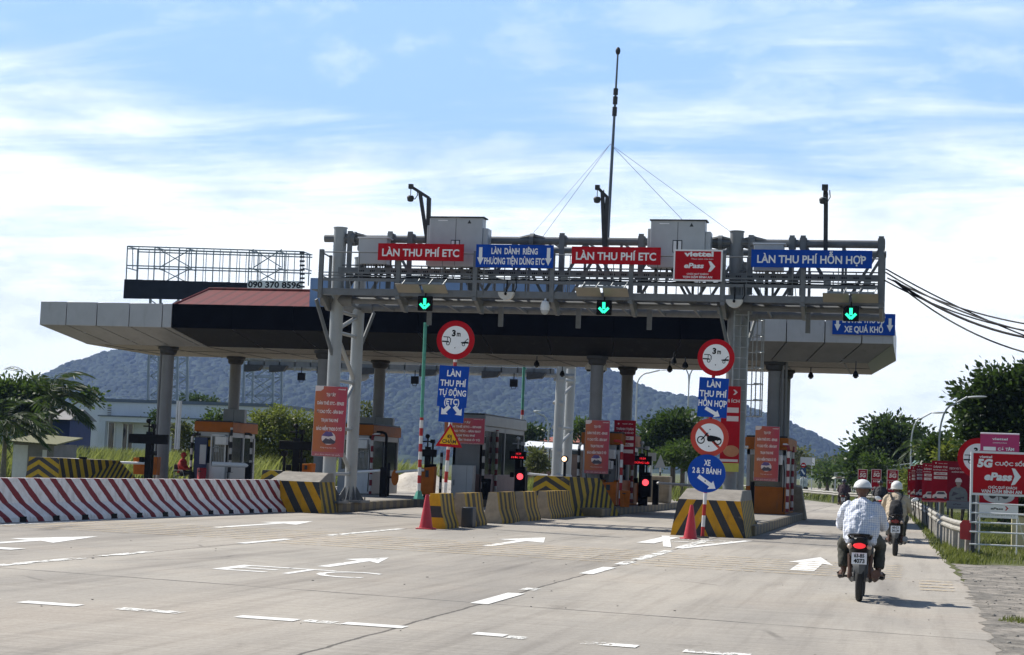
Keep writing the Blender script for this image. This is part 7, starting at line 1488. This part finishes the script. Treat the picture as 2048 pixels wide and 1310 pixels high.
for x0, x1 in ((301, 357), (492, 548)):
    mb = MB()
    for d in (0, 2.6):
        mb.bar(B(x0, 590, d), (B(x0-3, 830, d).x, Yq+d, 0), .22); mb.bar(B(x1, 590, d), (B(x1+2, 830, d).x, Yq+d, 0), .22)
        for i in range(6): a, b_ = 600+i*38, 638+i*38; mb.bar(B(x0, a, d), B(x1, b_, d), .10); mb.bar(B(x1, a, d), B(x0, b_, d), .10); mb.bar(B(x0, b_, d), B(x1, b_, d), .10)
    mb.build('lattice_leg', BST, t, smooth=False)
# houses beyond
Yh = 190.; t = thing('house', 'low house with red tiled roof seen right of the green pole', 'house', (at(1130, 900, Yh).x, Yh, 0)); xa, xb = at(1082, 880, Yh).x, at(1190, 880, Yh).x; ze = at(1130, 884, Yh).z; zr_ = at(1130, 866, Yh).z
mb = MB(); mb.box(xa, xb, Yh, Yh+8, 0, ze); mb.build('wall', mat('brick_brown', (.20, .12, .09), .9, 0, .2, 1), t, smooth=False); mb = MB(); mb.add([(xa-.4, Yh-.5, ze), (xb+.4, Yh-.5, ze), (xb+.4, Yh+8.5, ze), (xa-.4, Yh+8.5, ze), (xa+1.8, Yh+4, zr_), (xb-1.8, Yh+4, zr_)], [(0, 1, 5, 4), (1, 2, 5), (2, 3, 4, 5), (3, 0, 4), (3, 2, 1, 0)]); mb.build('roof', mat('red_tile', (.28, .085, .06), .8, 0, .2, 2, .3, 8), t, smooth=False)
for px in (1098, 1150): a = at(px, 905, Yh); mb = MB(); mb.box(a.x-.6, a.x+.6, Yh-.06, Yh-.01, a.z-.2, a.z+1.0); mb.build('window', GLASS, t, smooth=False)
Ya = 150.; t = thing('awning', 'long white sheet awning on thin posts in front of the red roofed house', 'awning', (at(1085, 900, Ya).x, Ya, 0)); a, b_ = at(1038, 882, Ya), at(1168, 902, Ya); mb = MB(); mb.add([(a.x, Ya, b_.z+.15), (b_.x, Ya, b_.z), (b_.x, Ya+4, a.z-.2), (a.x, Ya+4, a.z), (a.x, Ya, b_.z+.25), (b_.x, Ya, b_.z+.1), (b_.x, Ya+4, a.z-.1), (a.x, Ya+4, a.z+.1)], [(3, 2, 1, 0), (4, 5, 6, 7), (0, 1, 5, 4), (1, 2, 6, 5), (2, 3, 7, 6), (3, 0, 4, 7)]); mb.build('sheet', WHITE, t, smooth=False)
for f in (0., .5, 1.): x = a.x+(b_.x-a.x)*f; mb = MB(); mb.tube((x, Ya+.1, 0), (x, Ya+.1, b_.z+.1), .08, n=8); mb.build('post', LAMPG, t)
t = thing('brick_wall', 'dark red brick yard wall below the white awning', 'wall', (at(1060, 930, 146).x, 146, 0)); mb = MB(); mb.box(at(1000, 930, 146).x, at(1110, 930, 146).x, 146, 146.3, 0, 1.5); mb.build('panel', mat('brick_brown', (.2, .12, .09)), t, smooth=False)
t = thing('house', 'small building with pale teal roof behind the right street lamps', 'house', (at(1848, 930, 128).x, 128, 0)); a, b_ = at(1826, 932, 128), at(1862, 950, 128); zt = at(1845, 911, 128).z; mb = MB(); mb.box(a.x, b_.x, 128, 131, 0, a.z); mb.build('wall', SHW, t, smooth=False); mb = MB(); mb.add([(a.x-.2, 127.7, a.z), (b_.x+.2, 127.7, a.z), (b_.x+.2, 131.3, a.z), (a.x-.2, 131.3, a.z), (a.x+.35, 129.5, zt), (b_.x-.35, 129.5, zt)], [(0, 1, 5, 4), (1, 2, 5), (2, 3, 4, 5), (3, 0, 4), (3, 2, 1, 0)]); mb.build('roof', mat('teal_roof', (.22, .40, .38), .6, 0, .08), t, smooth=False)
t = thing('rail_fence', 'slim pale horizontal railing beside the teal roofed building', 'fence', (at(1800, 928, 120).x, 120, 0)); a, b_ = at(1775, 933, 120), at(1826, 927, 120); mb = MB(); mb.tube(a, b_, .05, n=8); mb.tube(a-Vector((0, 0, .25)), b_-Vector((0, 0, .25)), .04, n=8); mb.build('rail', LAMPG, t)
for p in (a, a.lerp(b_, .5), b_): mb = MB(); mb.tube((p.x, p.y, 0), p, .05, n=8); mb.build('post', LAMPG, t)
# pale earth heap between the left booths
c = at(822, 985, 96); t = thing('earth_heap', 'pale heap of earth behind the green pole and round disc signal', 'earth heap', (c.x, 98, 0)); mb = MB(); n = 18; V = []
for i in range(n):
    for j in range(n):
        x, y = (i/(n-1)-.5)*6.5, (j/(n-1)-.5)*6; r = math.hypot(x/3.2, y/3); V.append((x, y, max(0, (1-r))*1.35+.25*mnoise.noise(Vector((x*1.3, y*1.3, 0)))*(r < .95)-.01))
mb.add(V, [(i*n+j, i*n+j+1, (i+1)*n+j+1, (i+1)*n+j) for i in range(n-1) for j in range(n-1)]); mb.build('mound', ground_mat('pale_earth', (.48, .44, .38), (.56, .52, .46), (.36, .32, .27), 1, 6), t, world=False)

# ---- the forest on the mountain: thousands of rounded crowns, one mass
LFOR = leaf_mat('far_forest_crown', (.008, .019, .011), (.032, .050, .026), .0, 1.0)
def forest(n=30000):
    R_, C_ = MV.shape[0], MV.shape[1]; i = NR.uniform(2, R_-14, n); j = NR.uniform(30, C_-12, n); i0 = i.astype(int); j0 = j.astype(int); P = MV[i0, j0]+(MV[i0+1, j0+1]-MV[i0, j0])*NR.uniform(0, 1, (n, 1))
    ok = P[:, 2] > 4; P = P[ok]; n = len(P); r = NR.uniform(4.5, 10.5, n)*np.clip(.6+P[:, 2]/220, .6, 1.05); h = r*NR.uniform(.7, 1.15, n); k = 8; a = np.arange(k)*2*math.pi/k
    V = np.zeros((n, 1+2*k, 3)); V[:, 0] = P+np.stack([0*r, 0*r, h], 1)
    for q, (fr, fh) in enumerate(((.62, .78), (1.0, .05))):
        w = NR.uniform(.78, 1.22, (n, k)); V[:, 1+q*k:1+(q+1)*k, 0] = P[:, :1]+np.cos(a)*r[:, None]*fr*w; V[:, 1+q*k:1+(q+1)*k, 1] = P[:, 1:2]+np.sin(a)*r[:, None]*fr*w; V[:, 1+q*k:1+(q+1)*k, 2] = P[:, 2:]+h[:, None]*fh*NR.uniform(.85, 1.15, (n, k))-(q*1.5)
    T = [(0, 1+m, 1+(m+1) % k) for m in range(k)]
    for m in range(k): T += [(1+m, 1+k+m, 1+k+(m+1) % k), (1+m, 1+k+(m+1) % k, 1+(m+1) % k)]
    F = (np.arange(n)[:, None, None]*(1+2*k)+np.array(T)[None]).reshape(-1).astype(np.int32); nf = n*len(T)
    me = bpy.data.meshes.new('mountain_forest'); me.vertices.add(n*(1+2*k)); me.vertices.foreach_set('co', V.astype(np.float32).ravel()); me.loops.add(nf*3); me.loops.foreach_set('vertex_index', F); me.polygons.add(nf); me.polygons.foreach_set('loop_start', np.arange(0, nf*3, 3, dtype=np.int32)); me.polygons.foreach_set('use_smooth', np.ones(nf, dtype=bool)); me.update(calc_edges=True); me.materials.append(LFOR)
    o = bpy.data.objects.new('mountain_forest', me); COL.objects.link(o); tag(o, 'far hazy blue green forest covering the mountain behind the plaza', 'forest', kind='stuff')
forest()
